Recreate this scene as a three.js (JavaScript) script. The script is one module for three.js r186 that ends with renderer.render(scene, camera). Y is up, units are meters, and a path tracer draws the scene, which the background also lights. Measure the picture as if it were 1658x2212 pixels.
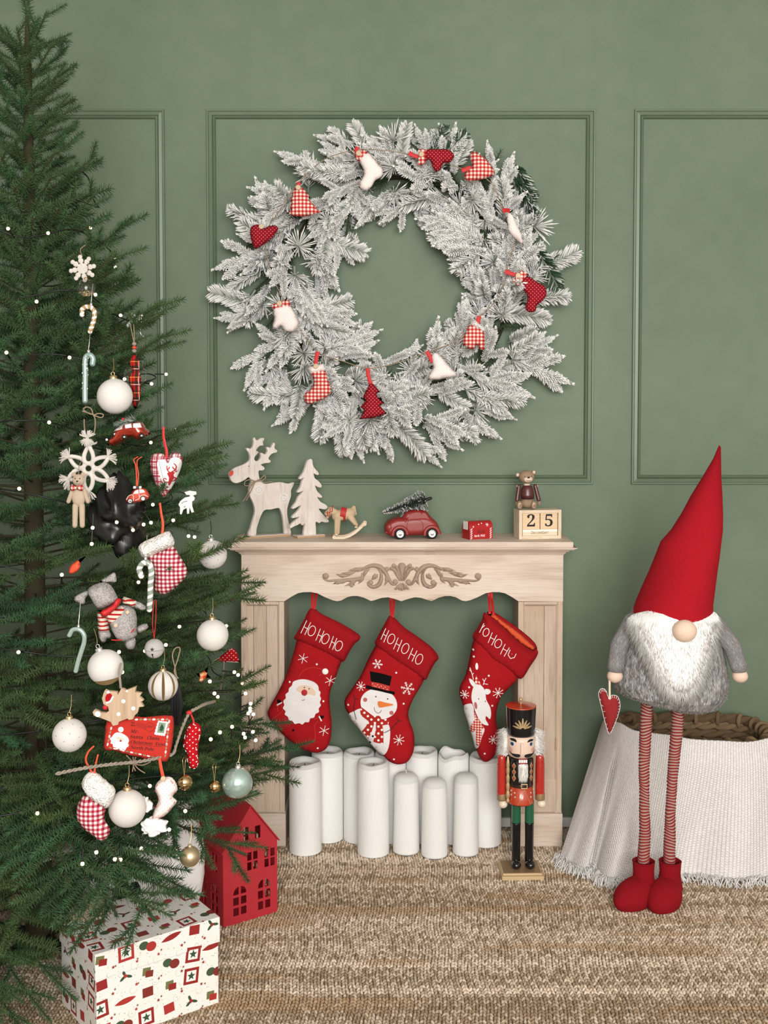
import * as THREE from 'three';
import { RoundedBoxGeometry } from 'three/addons/geometries/RoundedBoxGeometry.js';
import { mergeGeometries, mergeVertices, toCreasedNormals } from 'three/addons/utils/BufferGeometryUtils.js';
import { RectAreaLightUniformsLib } from 'three/addons/lights/RectAreaLightUniformsLib.js';

// ------------------------------------------------------------------ camera, daylight, exposure
const W = 1658, H = 2212, FOCAL = 2400, PX = 846, PY = 964, PITCH = Math.atan(0.0434), CAMZ = 3.36, EYE = 1.316;
const scene = new THREE.Scene();
const camera = new THREE.PerspectiveCamera(2 * Math.atan(H / 2 / FOCAL) * 180 / Math.PI, W / H, 0.05, 40);
camera.position.set(0, EYE, CAMZ);
camera.rotation.x = -PITCH;
camera.setViewOffset(W, H, W / 2 - PX, H / 2 - PY, W, H); camera.updateMatrixWorld(true);            // a shifted lens: upright lines stay upright
const renderer = new THREE.WebGLRenderer({ antialias: true });
renderer.toneMapping = THREE.LinearToneMapping;
renderer.toneMappingExposure = 1.1;
renderer.shadowMap.enabled = true;
scene.background = new THREE.Color(0.86, 0.93, 1.0);                  // overcast sky beyond the window
scene.backgroundIntensity = 2.0;
RectAreaLightUniformsLib.init();
const daylight = new THREE.RectAreaLight(new THREE.Color(1.0, 0.97, 0.93), 15, 2.5, 1.6);   // what comes in through window_1
daylight.position.set(0.5, 1.85, 5.04); daylight.lookAt(0.5, 1.85, 0); daylight.name = 'window_daylight'; scene.add(daylight);

// ------------------------------------------------------------------ small helpers
const V3 = (x, y, z) => new THREE.Vector3(x, y, z);
const rng = (s) => () => { s = (s + 0x6d2b79f5) | 0; let t = Math.imul(s ^ (s >>> 15), 1 | s); t = (t + Math.imul(t ^ (t >>> 7), 61 | t)) ^ t; return ((t ^ (t >>> 14)) >>> 0) / 4294967296; };
const lerp = THREE.MathUtils.lerp, clamp = THREE.MathUtils.clamp, smooth = THREE.MathUtils.smoothstep, PI = Math.PI;
const ray = (px, py) => { const u = (px - PX) / FOCAL, v = (PY - py) / FOCAL, c = Math.cos(PITCH), s = Math.sin(PITCH); return [u, v * c - s, -v * s - c]; };
const at = (px, py, z) => { const r = ray(px, py), t = (z - CAMZ) / r[2]; return V3(r[0] * t, EYE + r[1] * t, z); };       // photo position at a distance z from the wall
const onLevel = (px, py, y = 0) => { const r = ray(px, py), t = (y - EYE) / r[1]; return V3(r[0] * t, y, CAMZ + r[2] * t); }; // photo position on a level surface
const mpp = (px, py, z) => (z - CAMZ) / ray(px, py)[2] / FOCAL;                                                           // metres per photo pixel there
const P = (a, k = 1, ox = 0, oy = 0) => { const o = []; for (let i = 0; i < a.length; i += 2) o.push([ox + a[i] / k, oy + a[i + 1] / k]); return o; };
const loc = (pts, cx, cy, s, sx = 1) => pts.map(([x, y]) => [(x - cx) * s * sx, (cy - y) * s]);                            // photo px -> local metres
function spline(pts, n = 6, closed = true) {
  const c = new THREE.CatmullRomCurve3(pts.map((p) => V3(p[0], p[1], 0)), closed, 'centripetal'), m = (closed ? pts.length : pts.length - 1) * n, o = [];
  for (let i = 0; i < m + (closed ? 0 : 1); i++) { const q = c.getPoint(i / m); o.push([q.x, q.y]); }
  return o;
}
const used = new Map();
function numbered(n) { const k = used.get(n) ?? 0; used.set(n, k + 1); return k ? n + '_' + String(k).padStart(3, '0') : n; }
function tag(o, label, category, group, kind) { if (label) o.userData.label = label; if (category) o.userData.category = category; if (group) o.userData.group = group; if (kind) o.userData.kind = kind; return o; }
function thing(name, label, category, pos, group) { const o = new THREE.Group(); o.name = numbered(name); if (pos) o.position.copy(pos); scene.add(o); return tag(o, label, category, group); }
function part(parent, name, geo, material, pos, rot, extra) {
  const m = new THREE.Mesh(geo, material); m.name = name; m.castShadow = m.receiveShadow = true;
  if (pos) m.position.set(...pos); if (rot) m.rotation.set(...rot);
  if (extra) Object.assign(m.userData, extra);
  parent.add(m); return m;
}
function struct(name, geo, material) { const m = part(scene, name, geo, material); m.userData.kind = 'structure'; return m; }
const clean = (g) => { const o = new THREE.BufferGeometry(), s = g.index ? g.toNonIndexed() : g; for (const k of ['position', 'normal', 'uv']) if (s.attributes[k]) o.setAttribute(k, s.attributes[k]); if (!o.attributes.uv) o.setAttribute('uv', new THREE.BufferAttribute(new Float32Array(o.attributes.position.count * 2), 2)); return o; };
const join = (...g) => mergeGeometries(g.flat().map(clean));
const mv = (g, x = 0, y = 0, z = 0) => g.translate(x, y, z);
const rot = (g, x = 0, y = 0, z = 0) => g.applyMatrix4(new THREE.Matrix4().makeRotationFromEuler(new THREE.Euler(x, y, z)));
const box = (w, h, d, x = 0, y = 0, z = 0, r = 0.002) => mv(r ? new RoundedBoxGeometry(w, h, d, 2, Math.min(r, w / 2.1, h / 2.1, d / 2.1)) : new THREE.BoxGeometry(w, h, d), x, y, z);
const ball = (r, x = 0, y = 0, z = 0, sx = 1, sy = 1, sz = 1, n = 24) => mv(new THREE.SphereGeometry(r, n, Math.round(n * 0.7)).scale(sx, sy, sz), x, y, z);
const lathe = (pts, n = 32) => new THREE.LatheGeometry(pts.map(([r, y]) => new THREE.Vector2(Math.max(r, 0), y)), n);
const tube = (pts, r, n = 40, m = 7, closed = false) => new THREE.TubeGeometry(new THREE.CatmullRomCurve3(pts.map((p) => p.isVector3 ? p : V3(p[0], p[1], p[2] ?? 0)), closed, 'centripetal'), n, r, m, closed);
function capsule(a, b, r0, r1, n = 10) {                                // a tapered limb with round ends
  const d = V3().subVectors(b, a), L = d.length(), pts = [];
  for (let i = 0; i <= 5; i++) { const t = -PI / 2 + i * PI / 10; pts.push([r0 * Math.cos(t), r0 * Math.sin(t)]); }
  for (let i = 0; i <= 5; i++) { const t = i * PI / 10; pts.push([r1 * Math.cos(t), L + r1 * Math.sin(t)]); }
  return lathe(pts, n).applyQuaternion(new THREE.Quaternion().setFromUnitVectors(V3(0, 1, 0), d.normalize())).translate(a.x, a.y, a.z);
}
function boxUV(geo, grain = 'x') {                                      // uv in metres from position, u along the grain
  const g = geo.index ? geo.toNonIndexed() : geo, p = g.attributes.position, uv = new Float32Array(p.count * 2);
  g.computeVertexNormals === undefined; const n = g.attributes.normal;
  for (let i = 0; i < p.count; i += 3) {
    const e1 = V3().fromBufferAttribute(p, i + 1).sub(V3().fromBufferAttribute(p, i)), e2 = V3().fromBufferAttribute(p, i + 2).sub(V3().fromBufferAttribute(p, i)), c = e1.cross(e2), ax = Math.abs(c.x), ay = Math.abs(c.y), az = Math.abs(c.z);
    const [a, b] = az >= ax && az >= ay ? ['x', 'y'] : ay >= ax ? ['x', 'z'] : ['z', 'y'];
    const [u, v] = b === grain ? [b, a] : [a, b], get = { x: (k) => p.getX(k), y: (k) => p.getY(k), z: (k) => p.getZ(k) };
    for (let k = i; k < i + 3; k++) { uv[k * 2] = get[u](k); uv[k * 2 + 1] = get[v](k); }
  }
  g.setAttribute('uv', new THREE.BufferAttribute(uv, 2)); return g;
}
const shapeOf = (pts, holes = []) => { const s = new THREE.Shape(pts.map((p) => new THREE.Vector2(p[0], p[1]))); for (const h of holes) s.holes.push(new THREE.Path(h.map((p) => new THREE.Vector2(p[0], p[1])))); return s; };
const cut = (pts, depth, bevel = 0.001, holes = []) => mv(new THREE.ExtrudeGeometry(shapeOf(pts, holes), { depth: depth - 2 * bevel, bevelEnabled: bevel > 0, bevelThickness: bevel, bevelSize: bevel, bevelOffset: -bevel, bevelSegments: 2, curveSegments: 8 }), 0, 0, -depth / 2 + bevel);
// points over a flat outline, joined to triangles
function delaunay(p) {
  const n = p.length, jit = rng(n), pts = p.map(([x, y]) => [x + (jit() - 0.5) * 4e-7, y + (jit() - 0.5) * 4e-7]).concat([[-1e3, -1e3], [1e3, -1e3], [0, 1e3]]);
  const cc = (a, b, c) => { const [ax, ay] = pts[a], [bx, by] = pts[b], [cx, cy] = pts[c], d = 2 * (ax * (by - cy) + bx * (cy - ay) + cx * (ay - by)) || 1e-18, A = ax * ax + ay * ay, B = bx * bx + by * by, C = cx * cx + cy * cy, x = (A * (by - cy) + B * (cy - ay) + C * (ay - by)) / d, y = (A * (cx - bx) + B * (ax - cx) + C * (bx - ax)) / d; return { t: [a, b, c], x, y, r: (ax - x) ** 2 + (ay - y) ** 2 }; };
  let open = [cc(n, n + 1, n + 2)]; const done = [], order = [...p.keys()].sort((a, b) => p[a][0] - p[b][0]);
  for (const i of order) {
    const [x, y] = pts[i], edges = new Map(), keep = [];
    for (const t of open) {
      const dx = x - t.x;
      if (dx > 0 && dx * dx > t.r) { done.push(t); continue; }
      if (dx * dx + (y - t.y) ** 2 - t.r > 1e-14) { keep.push(t); continue; }
      for (let k = 0; k < 3; k++) { const a = t.t[k], b = t.t[(k + 1) % 3], r = b * 1e5 + a; if (edges.has(r)) edges.delete(r); else edges.set(a * 1e5 + b, [a, b]); }
    }
    open = keep; for (const [a, b] of edges.values()) open.push(cc(a, b, i));
  }
  return done.concat(open).map((t) => t.t).filter((t) => t.every((k) => k < n));
}
const inside = (o, x, y) => { let c = false; for (let i = 0, j = o.length - 1; i < o.length; j = i++) if ((o[i][1] > y) !== (o[j][1] > y) && x < (o[j][0] - o[i][0]) * (y - o[i][1]) / (o[j][1] - o[i][1]) + o[i][0]) c = !c; return c; };
const edgeDist = (o, x, y) => { let m = 1e9; for (let i = 0, j = o.length - 1; i < o.length; j = i++) { const ax = o[j][0], ay = o[j][1], dx = o[i][0] - ax, dy = o[i][1] - ay, t = clamp(((x - ax) * dx + (y - ay) * dy) / (dx * dx + dy * dy || 1e-12), 0, 1); m = Math.min(m, (x - ax - t * dx) ** 2 + (y - ay - t * dy) ** 2); } return Math.sqrt(m); };
function fillFlat(outline, h) {
  let area = 0; for (let i = 0; i < outline.length; i++) { const a = outline[i], b = outline[(i + 1) % outline.length]; area += a[0] * b[1] - a[1] * b[0]; }
  const ol = area < 0 ? [...outline].reverse() : outline, pts = [];
  for (let i = 0; i < ol.length; i++) { const a = ol[i], b = ol[(i + 1) % ol.length], L = Math.hypot(b[0] - a[0], b[1] - a[1]), k = Math.max(1, Math.round(L / h)); if (L < 1e-6) continue; for (let j = 0; j < k; j++) pts.push([lerp(a[0], b[0], j / k), lerp(a[1], b[1], j / k)]); }
  const nb = pts.length, r = rng(nb), xs = ol.map((p) => p[0]), ys = ol.map((p) => p[1]);
  for (let y = Math.min(...ys), k = 0; y < Math.max(...ys); y += h * 0.87, k++) for (let x = Math.min(...xs) + (k % 2) * h / 2; x < Math.max(...xs); x += h) { const q = [x + (r() - 0.5) * h * 0.1, y + (r() - 0.5) * h * 0.1]; if (inside(ol, ...q) && edgeDist(ol, ...q) > h * 0.5) pts.push(q); }
  const tri = delaunay(pts).filter((t) => { const x = (pts[t[0]][0] + pts[t[1]][0] + pts[t[2]][0]) / 3, y = (pts[t[0]][1] + pts[t[1]][1] + pts[t[2]][1]) / 3; return inside(ol, x, y); }).map((t) => { const [a, b, c] = t.map((k) => pts[k]); return (b[0] - a[0]) * (c[1] - a[1]) - (b[1] - a[1]) * (c[0] - a[0]) < 0 ? [t[0], t[2], t[1]] : t; });
  return { ol, pts, nb, tri };
}
// a stuffed (pillow-like) shape over a flat outline; geo.surf(x, y) is the height of its front
function puff(outline, { t = 0.01, h = 0.008, w, edge = 0, back = 1, wave = null } = {}) {
  const { ol, pts, nb, tri } = fillFlat(outline, h), d = pts.map((p, i) => i < nb ? 0 : edgeDist(ol, ...p)), far = w ?? Math.max(...d) * 0.95 + 1e-6;
  const f = (k) => edge + (t - edge) * Math.sqrt(Math.max(0, 1 - (1 - Math.min(1, k / far)) ** 2));
  const pos = [], idx = [], n = pts.length;
  pts.forEach((p, i) => pos.push(p[0], p[1], f(d[i]) + (wave && i >= nb ? wave(...p) : 0)));
  pts.forEach((p, i) => pos.push(p[0], p[1], -f(d[i]) * back));
  const bk = (k) => (k < nb && !edge ? k : k + n);
  for (const [a, b, c] of tri) idx.push(a, b, c, bk(a), bk(c), bk(b));
  if (edge) for (let i = 0; i < nb; i++) { const j = (i + 1) % nb; idx.push(i, j + n, j, i, i + n, j + n); }
  const g = new THREE.BufferGeometry(); g.setAttribute('position', new THREE.Float32BufferAttribute(pos, 3)); g.setIndex(idx.map((k) => k));
  const uv = []; for (let i = 0; i < pos.length; i += 3) uv.push(pos[i], pos[i + 1]); g.setAttribute('uv', new THREE.Float32BufferAttribute(uv, 2));
  g.computeVertexNormals(); g.surf = (x, y) => inside(ol, x, y) ? f(edgeDist(ol, x, y)) + (wave ? wave(x, y) : 0) : edge; return g;
}
// a felt piece sewn onto a surface: follows surf and stands proud of it by lift
function patch(outline, surf, lift = 0.0015, h = 0.008) {
  const { pts, nb, tri } = fillFlat(outline, h), pos = [], idx = [], n = pts.length;
  for (const [x, y] of pts) pos.push(x, y, surf(x, y) + lift);
  for (let i = 0; i < nb; i++) pos.push(pts[i][0], pts[i][1], surf(...pts[i]) - 0.001);
  for (const t of tri) idx.push(...t);
  for (let i = 0; i < nb; i++) { const j = (i + 1) % nb; idx.push(i, n + j, j, i, n + i, n + j); }
  const g = new THREE.BufferGeometry(); g.setAttribute('position', new THREE.Float32BufferAttribute(pos, 3)); g.setIndex(idx);
  const uv = []; for (let i = 0; i < pos.length; i += 3) uv.push(pos[i], pos[i + 1]); g.setAttribute('uv', new THREE.Float32BufferAttribute(uv, 2));
  return toCreasedNormals(g, 0.9);
}
const thread = (pts, surf, r = 0.0012, n) => tube(pts.map(([x, y]) => V3(x, y, surf(x, y) + r * 0.8)), r, n ?? Math.max(4, pts.length * 3), 5);
const disc = (x, y, r, n = 14, ry = r, a = 0) => Array.from({ length: n }, (_, i) => { const t = i / n * 2 * PI, u = r * Math.cos(t), v = ry * Math.sin(t); return [x + u * Math.cos(a) - v * Math.sin(a), y + u * Math.sin(a) + v * Math.cos(a)]; });
function ribbon(pts, w0, w1, n = 6) {                                   // outline of a band along a path
  const c = spline(pts, n, false), L = [], R = [];
  c.forEach((p, i) => { const a = c[Math.max(0, i - 1)], b = c[Math.min(c.length - 1, i + 1)], k = Math.hypot(b[0] - a[0], b[1] - a[1]) || 1, t = i / (c.length - 1), w = (Array.isArray(w0) ? w0[0] + (t < 0.5 ? (w0[1] - w0[0]) * t * 2 : (w0[1] - w0[0]) + (w0[2] - w0[1]) * (t - 0.5) * 2) : lerp(w0, w1, t)) / 2; L.push([p[0] - (b[1] - a[1]) / k * w, p[1] + (b[0] - a[0]) / k * w]); R.unshift([p[0] + (b[1] - a[1]) / k * w, p[1] - (b[0] - a[0]) / k * w]); });
  return L.concat(R);
}
// a moulding swept along a path with mitred corners; put(p, out, up) turns path point, outward offset and height into a position
function mitre(path, closed, profile, put) {
  const n = path.length, dir = (i, j) => { const d = [path[j][0] - path[i][0], path[j][1] - path[i][1]], L = Math.hypot(...d); return [d[0] / L, d[1] / L]; }, pos = [], rings = [];
  for (let i = 0; i < n; i++) {
    const a = closed || i > 0 ? dir((i + n - 1) % n, i) : dir(i, i + 1), b = closed || i < n - 1 ? dir(i, (i + 1) % n) : a, na = [a[1], -a[0]], nb2 = [b[1], -b[0]], m = [na[0] + nb2[0], na[1] + nb2[1]], k = 2 / (m[0] ** 2 + m[1] ** 2);
    rings.push(profile.map(([o, u]) => put([path[i][0] + m[0] * k * o, path[i][1] + m[1] * k * o], u)));
  }
  for (let i = 0; i < (closed ? n : n - 1); i++) { const A = rings[i], B = rings[(i + 1) % n]; for (let k = 0; k < profile.length - 1; k++) for (const q of [A[k], B[k], B[k + 1], A[k], B[k + 1], A[k + 1]]) pos.push(q.x, q.y, q.z); }
  const g = new THREE.BufferGeometry(); g.setAttribute('position', new THREE.Float32BufferAttribute(pos, 3)); g.computeVertexNormals(); return g;
}
function flip(g) { const s = g.index ? g.toNonIndexed() : g; for (const k of Object.keys(s.attributes)) { const a = s.attributes[k], z = a.itemSize; for (let i = 0; i < a.count; i += 3) for (let c = 0; c < z; c++) { const q = a.array[(i + 1) * z + c]; a.array[(i + 1) * z + c] = a.array[(i + 2) * z + c]; a.array[(i + 2) * z + c] = q; } } s.computeVertexNormals(); return s; }

// thin tapering needles and hairs, joined
function needleSoup() { const pos = [], col = [], idx = []; return {
  add(p, d, len, w, c, sides = 3, tip = 0.05, ctip = c) { const a = V3(Math.abs(d.y) > 0.9 ? 1 : 0, Math.abs(d.y) > 0.9 ? 0 : 1, 0).cross(d).normalize(), b = V3().crossVectors(d, a), n = pos.length / 3; for (let ring = 0; ring < (tip > 0.2 ? 2 : 1); ring++) for (let k = 0; k < sides; k++) { const t = k / sides * 2 * PI, q = w * (ring ? tip : 1), f = ring ? 0.82 * len : 0; pos.push(p.x + d.x * f + (a.x * Math.cos(t) + b.x * Math.sin(t)) * q, p.y + d.y * f + (a.y * Math.cos(t) + b.y * Math.sin(t)) * q, p.z + d.z * f + (a.z * Math.cos(t) + b.z * Math.sin(t)) * q); col.push(...(ring ? ctip : c)); }
    const rings = tip > 0.2 ? 2 : 1; pos.push(p.x + d.x * len, p.y + d.y * len, p.z + d.z * len); col.push(...ctip); const e = n + rings * sides;
    for (let r = 0; r < rings; r++) for (let k = 0; k < sides; k++) { const i = n + r * sides + k, j = n + r * sides + (k + 1) % sides; if (r === rings - 1) idx.push(i, j, e); else idx.push(i, j, i + sides, j, j + sides, i + sides); } },
  build() { const g = new THREE.BufferGeometry(); g.setAttribute('position', new THREE.Float32BufferAttribute(pos, 3)); g.setAttribute('color', new THREE.Float32BufferAttribute(col, 3)); g.setIndex(idx); g.computeVertexNormals(); return g; } }; }

// ------------------------------------------------------------------ textures
function valueNoise(seed) {
  const r = rng(seed), t = Float32Array.from({ length: 4096 }, r), h = (x, y, p, q) => t[((((x % p) + p) % p) * 57 + (((y % q) + q) % q) * 131) & 4095];
  return (x, y, p = 64, q = p) => { const a = Math.floor(x), b = Math.floor(y), u = smooth(x - a, 0, 1), v = smooth(y - b, 0, 1); return lerp(lerp(h(a, b, p, q), h(a + 1, b, p, q), u), lerp(h(a, b + 1, p, q), h(a + 1, b + 1, p, q), u), v); };
}
function rawTex(w, h, fn, srgb = true, size = 1, sizeY = size) {         // fn(u, v) -> [r, g, b] 0..255; repeats every `size` metres
  const d = new Uint8Array(w * h * 4);
  for (let y = 0; y < h; y++) for (let x = 0; x < w; x++) { const c = fn(x / w, y / h), o = (y * w + x) * 4; for (let k = 0; k < 3; k++) d[o + k] = clamp(c[k] ?? c[0], 0, 255); d[o + 3] = 255; }
  const t = new THREE.DataTexture(d, w, h); t.magFilter = THREE.LinearFilter; t.minFilter = THREE.LinearMipmapLinearFilter; t.generateMipmaps = true; t.wrapS = t.wrapT = THREE.RepeatWrapping; if (srgb) t.colorSpace = THREE.SRGBColorSpace; t.repeat.set(1 / size, 1 / sizeY); t.needsUpdate = true; return t;
}
function print(w, h, draw, size = 1, sizeY = size) { const c = document.createElement('canvas'); c.width = w; c.height = h; draw(c.getContext('2d'), w, h); const t = new THREE.CanvasTexture(c); t.colorSpace = THREE.SRGBColorSpace; t.wrapS = t.wrapT = THREE.RepeatWrapping; t.repeat.set(1 / size, 1 / sizeY); return t; }
const proj = (v) => { const p = v.clone().applyMatrix4(camera.matrixWorldInverse); return [PX - FOCAL * p.x / p.z, PY + FOCAL * p.y / p.z]; };                   // where a point shows in the photograph
const std = (color, roughness = 0.7, o = {}) => new THREE.MeshStandardMaterial({ color, roughness, ...o });
const phy = (color, roughness = 0.7, o = {}) => new THREE.MeshPhysicalMaterial({ color, roughness, ...o });
const soft0 = (color, roughness, o = {}) => phy(color, roughness, { specularIntensity: 0.25, ...o });                         // felt, wool, cloth: hardly any gloss
const grainy = (seed, f, a = 128, b = 127) => rawTex(256, 256, ((n, m) => (u, v) => { const q = (n(u * f, v * f, f) * 0.6 + m(u * f * 2, v * f * 2, f * 2) * 0.4); return [a + (q - 0.5) * 2 * b]; })(valueNoise(seed), valueNoise(seed + 1)), false, 0.08);
function woodTex(seed, light, dark, warm, size = 0.6, knots = []) {      // grain along u
  const n1 = valueNoise(seed), n2 = valueNoise(seed + 1), n3 = valueNoise(seed + 2);
  return rawTex(1024, 1024, (u, v) => {
    let dv = 0, kn = 0; for (const [ku, kv, r] of knots) { const du = (u - ku) * 0.6, d = Math.hypot(du, v - kv); dv += r * 0.8 * Math.exp(-(d * d) / (r * r * 5)) * Math.sign(v - kv); if (d < r) kn = Math.max(kn, 0.35 + 0.4 * (0.5 + 0.5 * Math.sin(d / r * 13)) + (d > r * 0.82 ? 0.3 : 0)); }
    const y = v + dv * 0.6, wob = n1(u * 4, y * 8, 4, 8) * 0.02;
    const fine = n2(u * 16, (y + wob) * 256, 16, 256), mid = n1(u * 4, (y + wob) * 40, 4, 40), broad = n3(u * 2, (y + wob) * 10, 2, 10), blot = n3(u * 6, v * 6, 6);
    const g = clamp(Math.pow(fine, 2.2) * 0.35 + smooth(mid, 0.55, 0.95) * 0.35 + kn, 0, 1), w = clamp(broad * 0.9 + (blot - 0.5) * 0.5, 0, 1);
    return [0, 1, 2].map((k) => lerp(lerp(light[k], warm[k], w), dark[k], g));
  }, true, size);
}
const bumpFine = grainy(5, 32), bumpFelt = grainy(9, 64);
const gingham = (c1, c2, mid, size) => print(64, 64, (x) => { x.fillStyle = c2; x.fillRect(0, 0, 64, 64); x.fillStyle = mid; x.fillRect(0, 0, 32, 64); x.fillRect(0, 0, 64, 32); x.fillStyle = c1; x.fillRect(0, 0, 32, 32); }, size);
const dots = (bg, fg, r, size) => print(64, 64, (x) => { x.fillStyle = bg; x.fillRect(0, 0, 64, 64); x.fillStyle = fg; for (const [a, b] of [[16, 16], [48, 48]]) { x.beginPath(); x.arc(a, b, r, 0, 7); x.fill(); } }, size);
const cloth = (map, o = {}) => soft0(0xffffff, 0.92, { map, bumpMap: bumpFelt, bumpScale: 0.0006, ...o });
const M = {
  gingham: cloth(gingham('#b3242c', '#f1e6d6', '#cf7268', 0.0105)), ginghamDark: cloth(gingham('#8e1f33', '#efe4dc', '#b96a72', 0.0085)), ginghamSmall: cloth(gingham('#b3242c', '#f1e6d6', '#cf7268', 0.0075)),
  dotRed: cloth(dots('#8f1320', '#f3dcd6', 5.2, 0.0105)), dotWhite: cloth(dots('#efe3de', '#c26a66', 4.2, 0.0085)), dotBright: cloth(dots('#b3141d', '#f6e5df', 7, 0.0115)),
  redFelt: soft0(new THREE.Color(0.36, 0.009, 0.013), 0.95, { bumpMap: bumpFelt, bumpScale: 0.0008 }), redDeep: soft0(new THREE.Color(0.31, 0.008, 0.012), 0.95, { bumpMap: bumpFelt, bumpScale: 0.0008 }),
  redRibbon: std(new THREE.Color(0.5, 0.012, 0.014), 0.6), orangeRibbon: std(new THREE.Color(0.6, 0.06, 0.02), 0.6), lining: std(new THREE.Color(0.62, 0.075, 0.015), 0.75),
  whiteFelt: soft0(new THREE.Color(0.78, 0.75, 0.74), 0.95, { bumpMap: bumpFelt, bumpScale: 0.0008 }), whiteThread: std(new THREE.Color(0.84, 0.82, 0.78), 0.8), blackFelt: soft0(0x0e0c0c, 0.95, { bumpMap: bumpFelt, bumpScale: 0.0006 }),
  skin: std(new THREE.Color(0.72, 0.53, 0.40), 0.8), orange: std(new THREE.Color(0.72, 0.19, 0.03), 0.85), black: std(0x0a0909, 0.6), wire: std(0x0b0d0b, 0.45),
  twine: std(new THREE.Color(0.50, 0.37, 0.25), 0.95, { bumpMap: bumpFine, bumpScale: 0.0008 }), rope: std(new THREE.Color(0.58, 0.49, 0.39), 0.95, { bumpMap: bumpFine, bumpScale: 0.001 }), cotton: std(new THREE.Color(0.76, 0.71, 0.65), 0.97, { bumpMap: bumpFine, bumpScale: 0.0004 }),
  gold: std(new THREE.Color(0.62, 0.45, 0.24), 0.32, { metalness: 0.9 }), silver: std(new THREE.Color(0.8, 0.8, 0.78), 0.25, { metalness: 0.95 }), goldMatt: std(new THREE.Color(0.60, 0.47, 0.28), 0.42, { metalness: 0.75 }), glitter: std(new THREE.Color(0.55, 0.36, 0.16), 0.45, { metalness: 0.6, bumpMap: grainy(44, 64), bumpScale: 0.002 }),
  button: std(new THREE.Color(0.56, 0.42, 0.27), 0.6), stalk: soft0(new THREE.Color(0.05, 0.042, 0.024), 0.9), vertex: soft0(0xffffff, 0.72, { specularIntensity: 0.45, vertexColors: true }), flock: soft0(0xffffff, 0.95, { vertexColors: true }),
};

// ------------------------------------------------------------------ the room
const nW = valueNoise(70), nW2 = valueNoise(71);
const paintBump = rawTex(512, 512, (u, v) => [118 + 60 * (nW(u * 64, v * 64, 64) - 0.5) + 60 * (nW2(u * 128, v * 128, 128) - 0.5)], false, 0.5);
const speck = rng(77), paintMap = rawTex(1024, 1024, ((n, m) => (u, v) => { const q = (n(u * 6, v * 6, 6) - 0.5) * 9 + (m(u * 40, v * 40, 40) - 0.5) * 5, s = speck() > 0.9993 ? 26 : 0; return [97 + q + s, 114 + q + s, 92 + q * 0.9 + s]; })(valueNoise(72), valueNoise(73)), true, 1.6);
const green = std(0xffffff, 0.62, { map: paintMap, bumpMap: paintBump, bumpScale: 0.0007 });
const trimPaint = std(0xffffff, 0.4, { map: paintMap });
const plaster = std(new THREE.Color(0.62, 0.60, 0.57), 0.9, { bumpMap: paintBump, bumpScale: 0.0005 });
const X0 = -2.3, X1 = 2.5, Z1 = 5.1, TOP = 2.85;
const slab = (x0, x1, y0, y1, z0, z1) => boxUV(box(x1 - x0, y1 - y0, z1 - z0, (x0 + x1) / 2, (y0 + y1) / 2, (z0 + z1) / 2, 0));
struct('wall_back', slab(X0 - 0.1, X1 + 0.1, -0.1, TOP + 0.1, -0.12, 0), green);
struct('wall_left', slab(X0 - 0.12, X0, -0.1, TOP + 0.1, 0, Z1), plaster);
struct('wall_right', slab(X1, X1 + 0.12, -0.1, TOP + 0.1, 0, Z1), plaster);
struct('ceiling', slab(X0 - 0.12, X1 + 0.12, TOP, TOP + 0.12, 0, Z1), plaster);
const WX0 = -0.8, WX1 = 1.8, WY0 = 1.0, WY1 = 2.7;                                   // window_1 behind the camera
struct('wall_front', join(slab(X0 - 0.12, WX0, -0.1, TOP + 0.1, Z1, Z1 + 0.2), slab(WX1, X1 + 0.12, -0.1, TOP + 0.1, Z1, Z1 + 0.2), slab(WX0, WX1, -0.1, WY0, Z1, Z1 + 0.2), slab(WX0, WX1, WY1, TOP + 0.1, Z1, Z1 + 0.2)), plaster);
{
  const white = std(0xe9e7e2, 0.5), f = struct('window_1', new THREE.PlaneGeometry(WX1 - WX0, WY1 - WY0).translate((WX0 + WX1) / 2, (WY0 + WY1) / 2, Z1 + 0.12), phy(0xffffff, 0.02, { transmission: 1, thickness: 0 }));
  part(f, 'window_frame', join(box(WX1 - WX0, 0.06, 0.07, (WX0 + WX1) / 2, WY0 + 0.03, Z1 + 0.12), box(WX1 - WX0, 0.06, 0.07, (WX0 + WX1) / 2, WY1 - 0.03, Z1 + 0.12), ...[WX0 + 0.03, lerp(WX0, WX1, 0.333), lerp(WX0, WX1, 0.667), WX1 - 0.03].map((x) => box(0.05, WY1 - WY0, 0.07, x, (WY0 + WY1) / 2, Z1 + 0.12))), white);
  part(f, 'window_sill', box(WX1 - WX0 + 0.1, 0.03, 0.2, (WX0 + WX1) / 2, WY0 + 0.015, Z1 - 0.02), white);
}
{
  const n = valueNoise(80), m = valueNoise(81), boards = rawTex(512, 512, (u, v) => { const q = m(u * 6, v * 128, 6, 128) * 30 + n(u * 3, v * 20, 3, 20) * 22; return [86 + q, 66 + q * 0.8, 48 + q * 0.6]; }, true, 1.2);
  struct('floor', slab(X0 - 0.12, X1 + 0.12, -0.12, 0, -0.02, Z1 + 0.2), std(0xffffff, 0.55, { map: boards }));
  struct('baseboard_back', boxUV(box(X1 - X0, 0.032, 0.014, (X0 + X1) / 2, 0.016, 0.007, 0.003)), std(0xdcdad3, 0.5));
}
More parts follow.
